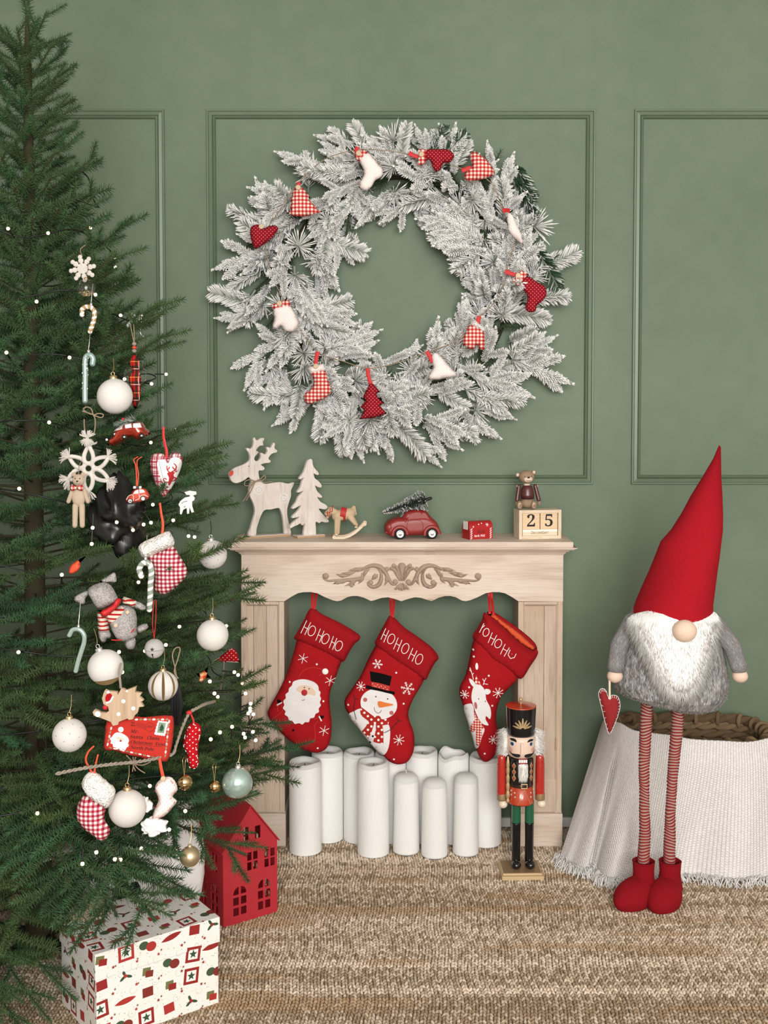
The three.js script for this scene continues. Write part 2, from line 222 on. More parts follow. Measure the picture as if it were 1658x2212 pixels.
// wall panels: one mitred double-ridged moulding each
const panelProfile = [[0, 0], [0, 0.006], [0.0015, 0.0085], [0.0045, 0.0085], [0.0065, 0.005], [0.0085, 0.006], [0.0165, 0.0075], [0.0185, 0.0045], [0.0205, 0.0085], [0.0235, 0.0105], [0.0262, 0.0075], [0.0275, 0.003], [0.0285, 0]].map(([o, u]) => [-o, u]);
function panel(n, x0, x1, y0, y1) { struct('trim_' + n, boxUV(mitre([[x0, y0], [x1, y0], [x1, y1], [x0, y1]], true, panelProfile, (p, u) => V3(p[0], p[1], u - 0.0005))), trimPaint); }
{
  const a = at(445.5, 237, 0), b = at(1279, 1046, 0), r = at(355, 237, 0).x, l2 = at(1369.5, 235, 0).x, w = b.x - a.x;
  panel(1, r - w, r, b.y, a.y); panel(2, a.x, b.x, b.y, a.y); panel(3, l2, l2 + w, b.y, a.y);
}

// ------------------------------------------------------------------ fireplace surround
const woodPale = woodTex(101, [232, 223, 213], [186, 167, 149], [217, 201, 185], 0.55, [[0.2, 0.32, 0.018], [0.72, 0.7, 0.014]]);
const woodPale2 = woodTex(131, [226, 213, 199], [172, 150, 129], [206, 187, 168], 0.5, [[0.62, 0.33, 0.022]]);
const woodPlain = woodTex(151, [226, 211, 188], [180, 149, 117], [216, 194, 165], 0.25);
const woodGrey = woodTex(171, [226, 218, 211], [178, 163, 152], [214, 201, 192], 0.2);
const wood = std(0xf2ebe5, 0.72, { map: woodPale, bumpMap: woodPale, bumpScale: 0.0006 }), woodV = std(0xefe8e1, 0.72, { map: woodPale2, bumpMap: woodPale2, bumpScale: 0.0006 });
const woodTints = [0xf0e9e2, 0xe4dad0, 0xeae3dd].map((c) => std(c, 0.72, { map: woodPale2, bumpMap: woodPale2, bumpScale: 0.0006 }));
const natural = std(0xffffff, 0.65, { map: woodPlain, bumpMap: woodPlain, bumpScale: 0.0003 }), cutWood = std(0xffffff, 0.8, { map: woodGrey, bumpMap: woodGrey, bumpScale: 0.0003 }), rawEdge = std(new THREE.Color(0.42, 0.27, 0.16), 0.85);
const carved = std(new THREE.Color(0.36, 0.27, 0.20), 0.7, { bumpMap: woodPale2, bumpScale: 0.0008 });
const FZ = 0.17, SZ = 0.208, fs = mpp(868, 1250, FZ), FX0 = at(521, 1250, FZ).x, FX1 = at(1216, 1250, FZ).x, FC = (FX0 + FX1) / 2;
const fy = (py) => at(868, py, FZ).y, MY = at(868, 1171, SZ).y;                            // MY: top of the shelf
const frame = thing('fireplace_surround', 'whitewashed wooden fireplace surround with carved scrolls and a scalloped front', 'fireplace', V3(0, 0, 0));
{
  const yc = fy(1300), yf = fy(1192);
  const half = P([614, 1299, 629, 1289.4, 643, 1281.8, 655, 1279.5, 671, 1279.3, 685, 1282, 702, 1290.6, 718, 1297, 727.6, 1299, 736, 1297.6, 749, 1290.6, 760.6, 1287.8, 772, 1287.8, 786.5, 1291.8, 800.6, 1298.6, 808, 1297, 824, 1291.8, 838, 1290.6, 854.7, 1295, 866.5, 1299]);
  const low = half.concat(half.slice(0, -1).reverse().map(([x, y]) => [866.5 * 2 - x, y])).map(([x, y]) => { const q = at(x, y, FZ); return [q.x, q.y]; });
  const outline = [[FX0, yf], [FX0, yc], ...low, [FX1, yc], [FX1, yf]];
  part(frame, 'frieze', boxUV(cut(outline, 0.02, 0.0012).translate(0, 0, FZ - 0.01)), wood);
  for (const x of [FX0 + 0.0092, FX1 - 0.0092]) part(frame, 'frieze_side', boxUV(box(0.018, yf - yc, FZ - 0.025, x, (yf + yc) / 2, (FZ - 0.022) / 2), 'z'), wood);
  const sx0 = at(499, 1175, SZ).x, sx1 = at(1239, 1175, SZ).x;
  part(frame, 'shelf', boxUV(box(sx1 - sx0, 0.018, SZ - 0.004, (sx0 + sx1) / 2, MY - 0.009, SZ / 2, 0.004)), wood);
  const o = SZ - FZ - 0.004, mp = [[o, 0], [o, -0.003], [o - 0.006, -0.004], [o - 0.007, -0.007], [o - 0.012, -0.009], [o - 0.018, -0.0095], [o - 0.0195, -0.0125], [o - 0.027, -0.0165], [o - 0.029, -0.02], [0.0015, -0.0225], [0, -0.0265]];
  part(frame, 'cornice', boxUV(mitre([[FX0, 0.002], [FX0, FZ], [FX1, FZ], [FX1, 0.002]].reverse(), false, mp.map(([a, b]) => [a, b]), (p, u) => V3(p[0], MY - 0.0175 + u, p[1]))), wood);
  for (const [x0, x1, side] of [[521, 614, 0], [1118, 1214, 1]]) {
    const a = at(x0, 1500, FZ).x, b = at(x1, 1500, FZ).x, w = b - a, cx = (a + b) / 2, t = yc, y1 = fy(1688), y2 = at(868, 1757, FZ).y;
    const pil = part(frame, 'pilaster', boxUV(box(w - 0.004, t - y2, FZ - 0.012, cx, (t + y2) / 2, (FZ - 0.014) / 2 + 0.001), 'y'), woodV);
    const fw = 0.016, ft = 0.009;                                                            // frame round the sunk panel
    part(pil, 'panel_frame', boxUV(join(box(fw, t - y2, 0.012, a + fw / 2, (t + y2) / 2, FZ - 0.006), box(fw, t - y2, 0.012, b - fw / 2, (t + y2) / 2, FZ - 0.006), box(w - 2 * fw, ft, 0.012, cx, t - ft / 2, FZ - 0.006), box(w - 2 * fw, y1 - y2, 0.012, cx, (y1 + y2) / 2, FZ - 0.006)), 'y'), woodV);
    const iw = w - 2 * fw - 0.004, cuts = side ? [0, 0.62, 1] : [0, 0.2, 0.62, 1];
    for (let i = 0; i < cuts.length - 1; i++) part(pil, 'plank', boxUV(box(iw * (cuts[i + 1] - cuts[i]) - 0.0008, t - ft - y1 - 0.004, 0.006, a + fw + 0.002 + iw * (cuts[i] + cuts[i + 1]) / 2, (t - ft + y1) / 2, FZ - 0.009 + i * 0.0006, 0.0012), 'y'), woodTints[(i + side) % 3]);
    part(pil, 'panel_bead', boxUV(flip(mitre([[a + fw, y1], [b - fw, y1], [b - fw, t - ft], [a + fw, t - ft]], true, [[0, 0], [-0.0015, -0.001], [-0.004, -0.0045], [-0.0055, -0.008]], (p, u) => V3(p[0], p[1], FZ + u))), 'y'), woodV);
    part(pil, 'plinth_block', boxUV(join(box(w + 0.006, y2 - 0.0085, FZ + 0.002, cx, y2 / 2 + 0.004, (FZ + 0.006) / 2, 0.003), box(w + 0.002, 0.006, FZ, cx, y2 + 0.003, FZ / 2, 0.0025)), 'x'), wood);
  }
  // carved appliqué: traced on its left half and mirrored
  const cx = 817, k = 4.6, S = fs / k, Z = FZ, C = at(867.6, 1245.7, FZ), L = (a) => P(a).map(([x, y]) => [(x - cx) * S, (210 - y) * S]), g = [];
  const mir = (q) => { const c = q.clone().scale(-1, 1, 1); return flip(c); };
  const both = (q) => { g.push(q, mir(q)); }, rib = (a, w0, w1, t) => both(puff(ribbon(L(a), Array.isArray(w0) ? w0.map((v) => v * S) : w0 * S, w1 * S), { t, h: 0.0042, edge: 0.001 }));
  rib([762, 288, 722, 284, 692, 243, 655, 172, 606, 118, 545, 98, 482, 108, 425, 138, 370, 158], [18, 52, 16], 0, 0.0075);
  rib([560, 112, 604, 160, 612, 225, 590, 285, 532, 312, 486, 290, 478, 262], [16, 46, 18], 0, 0.0085);
  rib([420, 232, 330, 240, 230, 246, 150, 248, 80, 250, 40, 226, 36, 194, 60, 178], [46, 22, 12], 0, 0.006);
  for (const a of [[440, 120, 360, 138, 282, 150], [360, 160, 290, 178, 212, 172], [300, 195, 225, 200, 160, 184], [380, 220, 330, 270, 245, 305], [300, 235, 230, 258, 126, 284], [420, 170, 420, 235, 382, 284], [500, 125, 452, 170, 432, 240], [345, 235, 318, 262, 352, 300], [225, 245, 180, 268, 140, 276], [650, 180, 668, 240, 642, 300], [520, 240, 545, 205, 552, 172], [535, 235, 562, 205, 578, 180]]) rib(a, [14, 40, 3], 0, 0.0065);
  for (const [x, y, r] of [[64, 202, 30], [507, 267, 26], [752, 262, 27], [668, 134, 24], [736, 98, 20], [318, 296, 18]]) both(ball(r * S, (x - cx) * S, (210 - y) * S, 0.003, 1, 1, 0.55, 16));
  rib([800, 250, 770, 190, 742, 140, 696, 124], [20, 42, 30], 0, 0.007); rib([812, 250, 790, 180, 768, 120, 745, 100], [16, 36, 26], 0, 0.008);
  rib([812, 276, 780, 310, 745, 340], [14, 34, 22], 0, 0.006); rib([806, 276, 796, 318, 786, 346], [12, 26, 20], 0, 0.006);
  g.push(puff(spline(L([817, 258, 796, 190, 778, 110, 790, 78, 817, 70, 844, 78, 856, 110, 838, 190]), 4), { t: 0.009, h: 0.004, edge: 0.001 }), puff(spline(L([817, 272, 803, 320, 806, 347, 817, 352, 828, 347, 831, 320]), 4), { t: 0.007, h: 0.004, edge: 0.001 }));
  const orn = part(frame, 'carved_ornament', join(g).translate(C.x, C.y, Z), carved, null, null, { label: 'carved brown scroll and acanthus ornament' });
}

// ------------------------------------------------------------------ what stands on the shelf
const shelfPos = (px, py, dz = 0) => { const q = onLevel(px, py, MY); q.z += dz; return q; };
function woodCut(name, label, category, px, pyTop, k, ox, oy, pts, baseY, turn, z, baseW, baseD, holes = []) {
  const s = mpp(px, 1160, z), f = 1 / Math.cos(turn), o = thing(name, label, category, V3(at(px, 1160, z).x, MY, z)); o.rotation.y = turn;
  const map = (a) => spline(loc(P(a, k, ox, oy), px, baseY, s, f), 3).map(([x, y]) => [x, y + 0.007]);
  const outline = map(pts);
  part(o, 'figure', boxUV(cut(outline, 0.012, 0.0008, holes.map(map)), 'y'), cutWood);
  part(o, 'base', boxUV(box(baseW, 0.0075, baseD, 0, 0.00375, 0, 0.0006)), [cutWood][0]);
  part(o, 'base_edge', box(baseW + 0.0006, 0.006, baseD + 0.0006, 0, 0.0031, 0, 0), rawEdge);
  return { o, s, f, map, outline };
}
{
  const T = 0.5, a = [100, 440, 125, 410, 150, 385, 240, 350, 290, 315, 300, 290, 290, 235, 262, 190, 275, 180, 305, 190, 325, 170, 335, 120, 332, 85, 345, 72, 360, 100, 380, 100, 410, 80, 440, 85, 425, 125, 430, 155, 400, 160, 375, 180, 360, 210, 383, 225, 370, 245, 345, 275, 342, 305, 365, 322, 395, 300, 405, 270, 400, 235, 425, 240, 445, 255, 470, 220, 462, 180, 475, 175, 500, 185, 520, 150, 530, 132, 545, 140, 540, 190, 568, 215, 560, 235, 530, 240, 500, 260, 480, 300, 502, 320, 495, 338, 440, 345, 405, 360, 435, 385, 440, 405, 420, 420, 385, 420, 385, 475, 400, 520, 440, 560, 520, 555, 600, 550, 680, 570, 735, 558, 725, 600, 705, 640, 705, 700, 680, 780, 665, 850, 670, 930, 690, 1020, 703, 1085, 703, 1100, 636, 1100, 635, 1080, 630, 1000, 620, 920, 600, 850, 585, 825, 500, 835, 440, 838, 405, 890, 380, 960, 360, 1030, 350, 1100, 276, 1100, 300, 1020, 325, 930, 345, 850, 330, 760, 300, 690, 290, 620, 300, 560, 310, 530, 300, 500, 285, 485, 250, 510, 200, 535, 155, 542, 120, 520, 105, 480];
  const { o, s, f, map } = woodCut('wooden_reindeer', 'flat wooden reindeer cutout with a red nose and a twine bow at its neck', 'figurine', 571, 0, 4.876, 480, 930, a, 1155.6, T, 0.094, 0.155, 0.034);
  const q = (x, y) => { const [u, v] = loc([[480 + x / 4.876, 930 + y / 4.876]], 571, 1155.6, s, f)[0]; return [u, v + 0.007]; };
  const paint = std(0xece8e4, 0.8), zf = 0.0062;
  part(o, 'nose', patch(map([97, 440, 112, 418, 134, 410, 136, 440, 122, 464, 104, 468]), () => zf, 0.0006, 0.004), std(new THREE.Color(0.62, 0.07, 0.035), 0.7));
  part(o, 'eye', patch(disc(...q(287, 370), 0.0015, 8), () => zf, 0.0003, 0.002), M.black);
  const flake = (x, y, r, n) => { const [u, v] = q(x, y), g = []; for (let i = 0; i < n; i++) { const t = i / n * 2 * PI + 0.2, c = Math.cos(t), d = Math.sin(t); g.push(patch(ribbon([[u + c * r * 0.25, v + d * r * 0.25], [u + c * r * 0.9, v + d * r * 0.9]], r * 0.16, r * 0.16, 1), () => zf, 0.0003, 0.01)); g.push(patch(disc(u + c * r * 0.9, v + d * r * 0.9, r * 0.17, 7), () => zf, 0.0003, 0.01), patch(disc(u + c * r * 0.55, v + d * r * 0.55, r * 0.13, 6), () => zf, 0.0003, 0.01)); } return join(g); };
  part(o, 'painted_snowflake', flake(383, 622, 0.0135, 12), paint); part(o, 'painted_snowflake', flake(630, 722, 0.0145, 12), paint); part(o, 'painted_snowflake', flake(573, 607, 0.009, 7), paint); part(o, 'painted_snowflake', flake(473, 745, 0.0085, 7), paint);
  const w = (x, y, z = 0.009) => { const [u, v] = q(x, y); return V3(u, v, z); };
  part(o, 'twine_bow', join(tube([w(300, 545, 0.004), w(320, 535, 0.01), w(370, 522, 0.011), w(395, 520, 0.006), w(390, 528, -0.009), w(310, 548, -0.009)], 0.0014, 40, 6, true), tube([w(345, 530), w(290, 510, 0.014), w(240, 525, 0.015), w(235, 565, 0.014), w(280, 570, 0.012), w(345, 530)], 0.0014), tube([w(345, 530), w(395, 500, 0.014), w(430, 470, 0.014), w(440, 495, 0.014), w(400, 525, 0.012), w(345, 530)], 0.0014), tube([w(345, 530), w(300, 580, 0.012), w(250, 690, 0.011), w(218, 735, 0.012)], 0.0014), tube([w(345, 530), w(310, 600, 0.013), w(270, 690, 0.012), w(252, 725, 0.012)], 0.0014), tube([w(390, 520, 0.01), w(430, 545, 0.012), w(490, 540, 0.012), w(520, 545, 0.013)], 0.0014), ball(0.003, ...w(345, 530, 0.012).toArray())), M.twine);
}
{
  const a = [925, 297, 940, 310, 945, 350, 960, 390, 1000, 440, 1005, 465, 985, 468, 955, 450, 965, 500, 1000, 530, 1035, 580, 1030, 600, 1000, 598, 970, 580, 990, 640, 1035, 690, 1040, 705, 1015, 710, 990, 700, 1020, 750, 1080, 790, 1095, 815, 1080, 835, 1040, 832, 1005, 825, 1040, 880, 1105, 955, 1105, 972, 1070, 975, 1030, 965, 1010, 978, 975, 962, 975, 1030, 975, 1094, 970, 1098, 856, 1098, 851, 1094, 858, 1030, 865, 970, 840, 992, 820, 970, 790, 985, 750, 1000, 718, 1015, 715, 1000, 740, 960, 810, 900, 740, 910, 738, 895, 800, 830, 825, 780, 745, 815, 735, 805, 780, 740, 800, 690, 850, 630, 800, 645, 788, 640, 820, 590, 840, 520, 855, 490, 815, 508, 808, 495, 850, 440, 875, 370, 895, 315];
  woodCut('wooden_tree', 'flat grey wooden fir tree cutout on a plank base beside the reindeer', 'figurine', 667, 0, 4.876, 480, 930, a, 1155, 0.5, 0.094, 0.088, 0.034);
}
{ // rocking horse, modelled in photo pixels and scaled
  const s = mpp(747, 1150, 0.115), o = thing('rocking_horse', 'small carved wooden rocking horse with a red saddle and bridle', 'figurine', V3(at(747, 1164, 0.115).x, MY, 0.115)), K = 4.876, q = (x, y, z = 0) => V3((480 + x / K - 747) * s, (1164 - (930 + y / K)) * s, z), T = natural;
  const body = std(new THREE.Color(0.62, 0.46, 0.29), 0.6, { bumpMap: bumpFine, bumpScale: 0.0004 }), red = std(new THREE.Color(0.45, 0.02, 0.02), 0.6);
  const g = [capsule(q(1210, 905), q(1345, 880), 0.0165, 0.0165, 18), capsule(q(1215, 900), q(1155, 850), 0.014, 0.0095, 14), capsule(q(1150, 848), q(1100, 880), 0.0105, 0.0068, 14), capsule(q(1140, 850, 0.003), q(1110, 920, 0), 0.007, 0.005, 10)];
  for (const z of [-0.009, 0.009]) g.push(capsule(q(1205, 940, z), q(1195, 1085, z * 1.6), 0.0068, 0.0038), capsule(q(1225, 940, z), q(1222, 1085, z * 1.5), 0.0068, 0.0038), capsule(q(1340, 910, z), q(1400, 990, z * 1.5), 0.009, 0.004), capsule(q(1350, 900, z), q(1415, 1000, z * 1.3), 0.008, 0.004));
  g.push(capsule(q(1150, 835, 0.005), q(1140, 815, 0.006), 0.0022, 0.001, 8), capsule(q(1125, 838, -0.005), q(1118, 815, -0.006), 0.0022, 0.001, 8));
  part(o, 'horse_body', join(g), body); part(o, 'tail', join(capsule(q(1355, 850), q(1385, 815), 0.005, 0.005), capsule(q(1385, 815), q(1408, 890), 0.0055, 0.0025)), body);
  part(o, 'saddle', mv(rot(new THREE.CylinderGeometry(0.0183, 0.0183, 0.017, 24, 1, true, -1.3, 2.6), 0, 0, PI / 2 - 0.15), ...q(1275, 880).toArray()), red).material.side = THREE.DoubleSide;
  part(o, 'girth', rot(new THREE.TorusGeometry(0.0172, 0.0015, 6, 28), 0, PI / 2 - 0.1, 0).translate(...q(1288, 900).toArray()), red);
  part(o, 'bridle', join(rot(new THREE.TorusGeometry(0.0108, 0.0012, 6, 20), 0, PI / 2, 0.75).translate(...q(1160, 838).toArray()), rot(new THREE.TorusGeometry(0.0095, 0.0012, 6, 20), 0, PI / 2, -0.3).translate(...q(1112, 880).toArray()), tube([q(1140, 820, 0.009), q(1135, 860, 0.011), q(1125, 925, 0.008)], 0.001), tube([q(1088, 870, 0.004), q(1110, 872, 0.009), q(1140, 862, 0.0105), q(1165, 850, 0.008)], 0.001)), red);
  for (const z of [-0.019, 0.019]) { const c = z < 0 ? [-68, -6] : [0, 0], arc = []; for (let i = 0; i <= 14; i++) { const t = i / 14; arc.push(lerp(1180, 1500, t), 1112 + 34 * Math.sin(t * 2.2 + 0.4) - 165 * t * t + 10 * t); } part(o, 'rocker', cut(loc(ribbon(P(arc), 26, 30, 2), 0, 0, 1).map(([x, y]) => { const v = q(x, -y); return [v.x, v.y]; }), 0.006, 0.0008).translate(0, 0, z), T), [[1182, 1125], [1500, 985]].forEach((e) => part(o, 'rocker_knob', rot(new THREE.CylinderGeometry(0.0056, 0.0056, 0.008, 18), PI / 2).translate(...q(...e, z).toArray()), T)); }
  for (const [x, y] of [[1205, 1095], [1410, 1018]]) part(o, 'crossbar', box(0.008, 0.004, 0.044, q(x, 0).x, q(0, y).y, 0, 0.001), T);
}
function toyWheel(r, w, tyre, hub) { return [rot(lathe([[0, -w / 2], [r * 0.85, -w / 2], [r, -w / 4], [r, w / 4], [r * 0.85, w / 2], [r * 0.66, w / 2], [r * 0.64, w / 2 - 0.001], [0, w / 2 - 0.001]], 28), PI / 2), rot(lathe([[0, w / 2 + 0.0012], [r * 0.2, w / 2 + 0.001], [r * 0.24, w / 2], [r * 0.5, w / 2 - 0.0004], [r * 0.58, w / 2 + 0.0008], [r * 0.66, w / 2]], 28), PI / 2)]; }
{ // toy car, snowy tree on its roof
  const z0 = 0.115, s = mpp(889, 1145, z0), o = thing('toy_car', 'matt red rounded toy car carrying a frosted bristle tree on its roof', 'toy car', V3(at(889, 1166, z0).x, MY, z0)); o.rotation.y = 0.1;
  const K = 3.604, q = (x, y) => [(800 + x / K - 889) * s, (1166 - (1000 + y / K)) * s], paint = phy(new THREE.Color(0.25, 0.017, 0.013), 0.45, { clearcoat: 0.25, clearcoatRoughness: 0.4 });
  const low = spline(P([112, 540, 108, 505, 130, 465, 200, 435, 260, 430, 330, 425, 430, 425, 480, 445, 515, 480, 530, 520, 535, 548, 515, 565, 400, 570, 270, 575, 150, 572, 118, 560]).map((p) => q(...p)), 4);
  const cab = spline(P([232, 440, 262, 400, 290, 382, 340, 375, 400, 378, 430, 388, 455, 420, 490, 462, 470, 480, 380, 470, 300, 465, 240, 455]).map((p) => q(...p)), 4);
  part(o, 'car_body', join(puff(low, { t: 0.030, h: 0.006, edge: 0.018, w: 0.016 }), puff(cab, { t: 0.0255, h: 0.006, edge: 0.016, w: 0.014 })), paint);
  const fender = (x) => { const g = new THREE.TorusGeometry(15.5 * s, 0.0062, 10, 26, PI * 1.05); return g.translate(...q(x, 560), 0.0285); };
  part(o, 'fender', join(fender(220), ball(0.011, ...q(140, 505), 0.024, 1, 1, 0.7)), paint); part(o, 'fender', fender(468), paint);
  const line = (a) => tube(P(a).map((p) => V3(...q(...p), 0)), 0.0006, 30, 5, true), groove = std(new THREE.Color(0.13, 0.01, 0.01), 0.6);
  part(o, 'side_window', cut(spline(P([282, 455, 290, 420, 308, 400, 384, 395, 386, 455]).map((p) => q(...p)), 3), 0.003, 0.0008).translate(0, 0, 0.0255), paint);
  part(o, 'side_window', cut(spline(P([394, 453, 394, 396, 420, 400, 440, 430, 452, 452]).map((p) => q(...p)), 3), 0.003, 0.0008).translate(0, 0, 0.0255), paint);
  part(o, 'door_line', join(line([282, 462, 386, 460, 390, 540, 290, 548]).translate(0, 0, 0.0301)), groove);
  part(o, 'mirror', ball(0.004, ...q(263, 460), 0.028, 0.8, 1.4, 0.7), paint);
  part(o, 'windscreen', puff(spline(P([224, 440, 245, 405, 258, 402, 240, 442]).map((p) => q(...p)), 3), { t: 0.02, h: 0.006, edge: 0.014 }), std(0x8f9692, 0.3));
  part(o, 'headlight', ball(0.0052, ...q(144, 520), 0.026, 0.8, 1, 0.8), M.silver); [[116, 545], [528, 548]].forEach((e) => part(o, 'bumper', capsule(V3(...q(...e), -0.02), V3(...q(...e), 0.023), 0.004, 0.004), paint));
  for (const x of [220, 468]) for (const z of [0.029, -0.029]) { const [a, b] = toyWheel(43 / K * s, 0.012); const w = part(o, 'wheel', z > 0 ? a : rot(a, 0, PI, 0), std(0x0d0d0d, 0.7), [q(x, 0)[0], 43 / K * s, z]); if (z > 0) part(w, 'hubcap', b, M.silver); }
  // the bristle tree lies across the roof, tip to the left
  const r = rng(31), tip = V3(...q(88, 398), 0.004), butt = V3(...q(432, 300), 0), ax = V3().subVectors(butt, tip), L = ax.length(), dir = ax.clone().normalize(), pos = [], col = [];
  for (let i = 0; i < 2600; i++) { const t = Math.pow(r(), 0.7), R = 0.004 + 0.03 * t, a = r() * 2 * PI, base = tip.clone().addScaledVector(ax, t), side = V3(Math.cos(a), Math.sin(a), 0).applyQuaternion(new THREE.Quaternion().setFromUnitVectors(V3(0, 0, 1), dir)), e = base.clone().addScaledVector(side, R * (0.75 + 0.3 * r())).addScaledVector(dir, -0.006 * r()), w = V3(r() - 0.5, r() - 0.5, r() - 0.5).setLength(0.0007), m = base.clone().lerp(e, 0.6), snow = r() < 0.5; for (const [p, c] of [[base, 0], [m.clone().add(w), 0], [m.clone().sub(w), 0], [m.clone().add(w), snow], [m.clone().sub(w), snow], [e, snow]]) { pos.push(p.x, p.y, p.z); col.push(...(c ? [0.75, 0.75, 0.72] : [0.03, 0.055, 0.035])); } }
  const g = new THREE.BufferGeometry(); g.setAttribute('position', new THREE.Float32BufferAttribute(pos, 3)); g.setAttribute('color', new THREE.Float32BufferAttribute(col, 3)); g.computeVertexNormals();
  const tree = part(o, 'bristle_tree', join(capsule(tip, butt.clone().addScaledVector(dir, -0.002), 0.0015, 0.003), capsule(butt, butt.clone().addScaledVector(dir, 0.014), 0.0048, 0.0048)), M.black);
  const m = M.vertex.clone(); m.side = THREE.DoubleSide; part(tree, 'bristles', g, m, null, null, { kind: 'stuff' });
  part(tree, 'snow_flecks', join(Array.from({ length: 150 }, () => { const t = r(), a = r() * 2 * PI, R = 0.004 + 0.03 * t, p = tip.clone().addScaledVector(ax, t).add(V3(Math.cos(a), Math.sin(a), 0).multiplyScalar(R).applyQuaternion(new THREE.Quaternion().setFromUnitVectors(V3(0, 0, 1), dir))); return new THREE.IcosahedronGeometry(0.0012 + 0.0012 * r(), 0).translate(p.x, p.y, p.z); })), M.whiteFelt, null, null, { kind: 'stuff' });
}
{ // letter box
  const z0 = 0.12, s = mpp(1033, 1145, z0), o = thing('toy_mailbox', 'small red letter box with candy stripes and white lettering beside the calendar', 'letter box', V3(at(1031, 1164, z0).x, MY, z0)); o.rotation.y = 0.42;
  const w = 0.078, h = 0.052, d = 0.042, r = d / 2, prof = [[-r, 0], [r, 0], [r, h - r * 0.85]]; for (let i = 1; i < 12; i++) prof.push([r * Math.cos(i * PI / 12), h - r * 0.85 + r * 0.85 * Math.sin(i * PI / 12)]); prof.push([-r, h - r * 0.85]);
  const art = print(1024, 512, (x, W2, H2) => {
    x.fillStyle = '#a81a1c'; x.fillRect(0, 0, W2, H2); x.fillStyle = '#f2e9e4';
    for (const X of [40, 900]) { x.save(); x.beginPath(); x.rect(X, 200, 84, 312); x.clip(); x.fillStyle = '#f2e9e4'; for (let y = 120; y < 620; y += 62) { x.beginPath(); x.moveTo(X, y); x.lineTo(X + 84, y - 50); x.lineTo(X + 84, y - 20); x.lineTo(X, y + 30); x.fill(); } x.restore(); }
    x.font = 'bold 82px sans-serif'; x.fillText('North  POLE', 210, 450); x.fillStyle = '#1a1010'; x.font = 'italic 130px serif'; x.fillText('Santa', 330, 345);
    x.fillStyle = '#f2e9e4'; for (const [a, b] of [[420, 90], [170, 160], [560, 60]]) { x.beginPath(); x.arc(a, b, 24, 0, 7); x.fill(); }
    x.strokeStyle = '#f2e9e4'; x.lineWidth = 14; for (let i = 0; i < 6; i++) { x.beginPath(); x.moveTo(790, 110); x.lineTo(790 + 70 * Math.cos(i * PI / 3), 110 + 62 * Math.sin(i * PI / 3)); x.stroke(); }
  });
  art.wrapS = art.wrapT = THREE.ClampToEdgeWrapping;
  const red = std(new THREE.Color(0.37, 0.012, 0.014), 0.4);
  part(o, 'box_body', rot(cut(prof, w, 0.0006), 0, PI / 2, 0), red);
  const front = new THREE.PlaneGeometry(w - 0.002, 1, 1, 10), pp = front.attributes.position;       // lithographed sheet over front and curved top
  for (let i = 0; i < pp.count; i++) { const t = pp.getY(i) + 0.5, L = h - r * 0.85, cur = t * (L + r * 0.9); if (cur < L) pp.setXYZ(i, pp.getX(i), cur + 0.0004, r + 0.0004); else { const a = (cur - L) / (r * 0.9); pp.setXYZ(i, pp.getX(i), L + r * 0.85 * Math.sin(a) + 0.0004, r * Math.cos(a) + 0.0005); } }
  front.computeVertexNormals(); part(o, 'printed_sheet', front, std(0xffffff, 0.42, { map: art }));
  part(o, 'letter', box(0.001, 0.024, 0.026, -w / 2 - 0.0012, h - 0.012, 0, 0), std(0xe8e4de, 0.8)); part(o, 'door_rim', rot(tube(prof.map(([x, y]) => V3(x, y, 0)), 0.0008, 60, 5, true), 0, PI / 2, 0).translate(-w / 2, 0, 0), std(new THREE.Color(0.2, 0.01, 0.01), 0.5)); part(o, 'hanger', new THREE.TorusGeometry(0.0028, 0.0006, 6, 16).translate(0, h + 0.003, 0), M.gold);
}
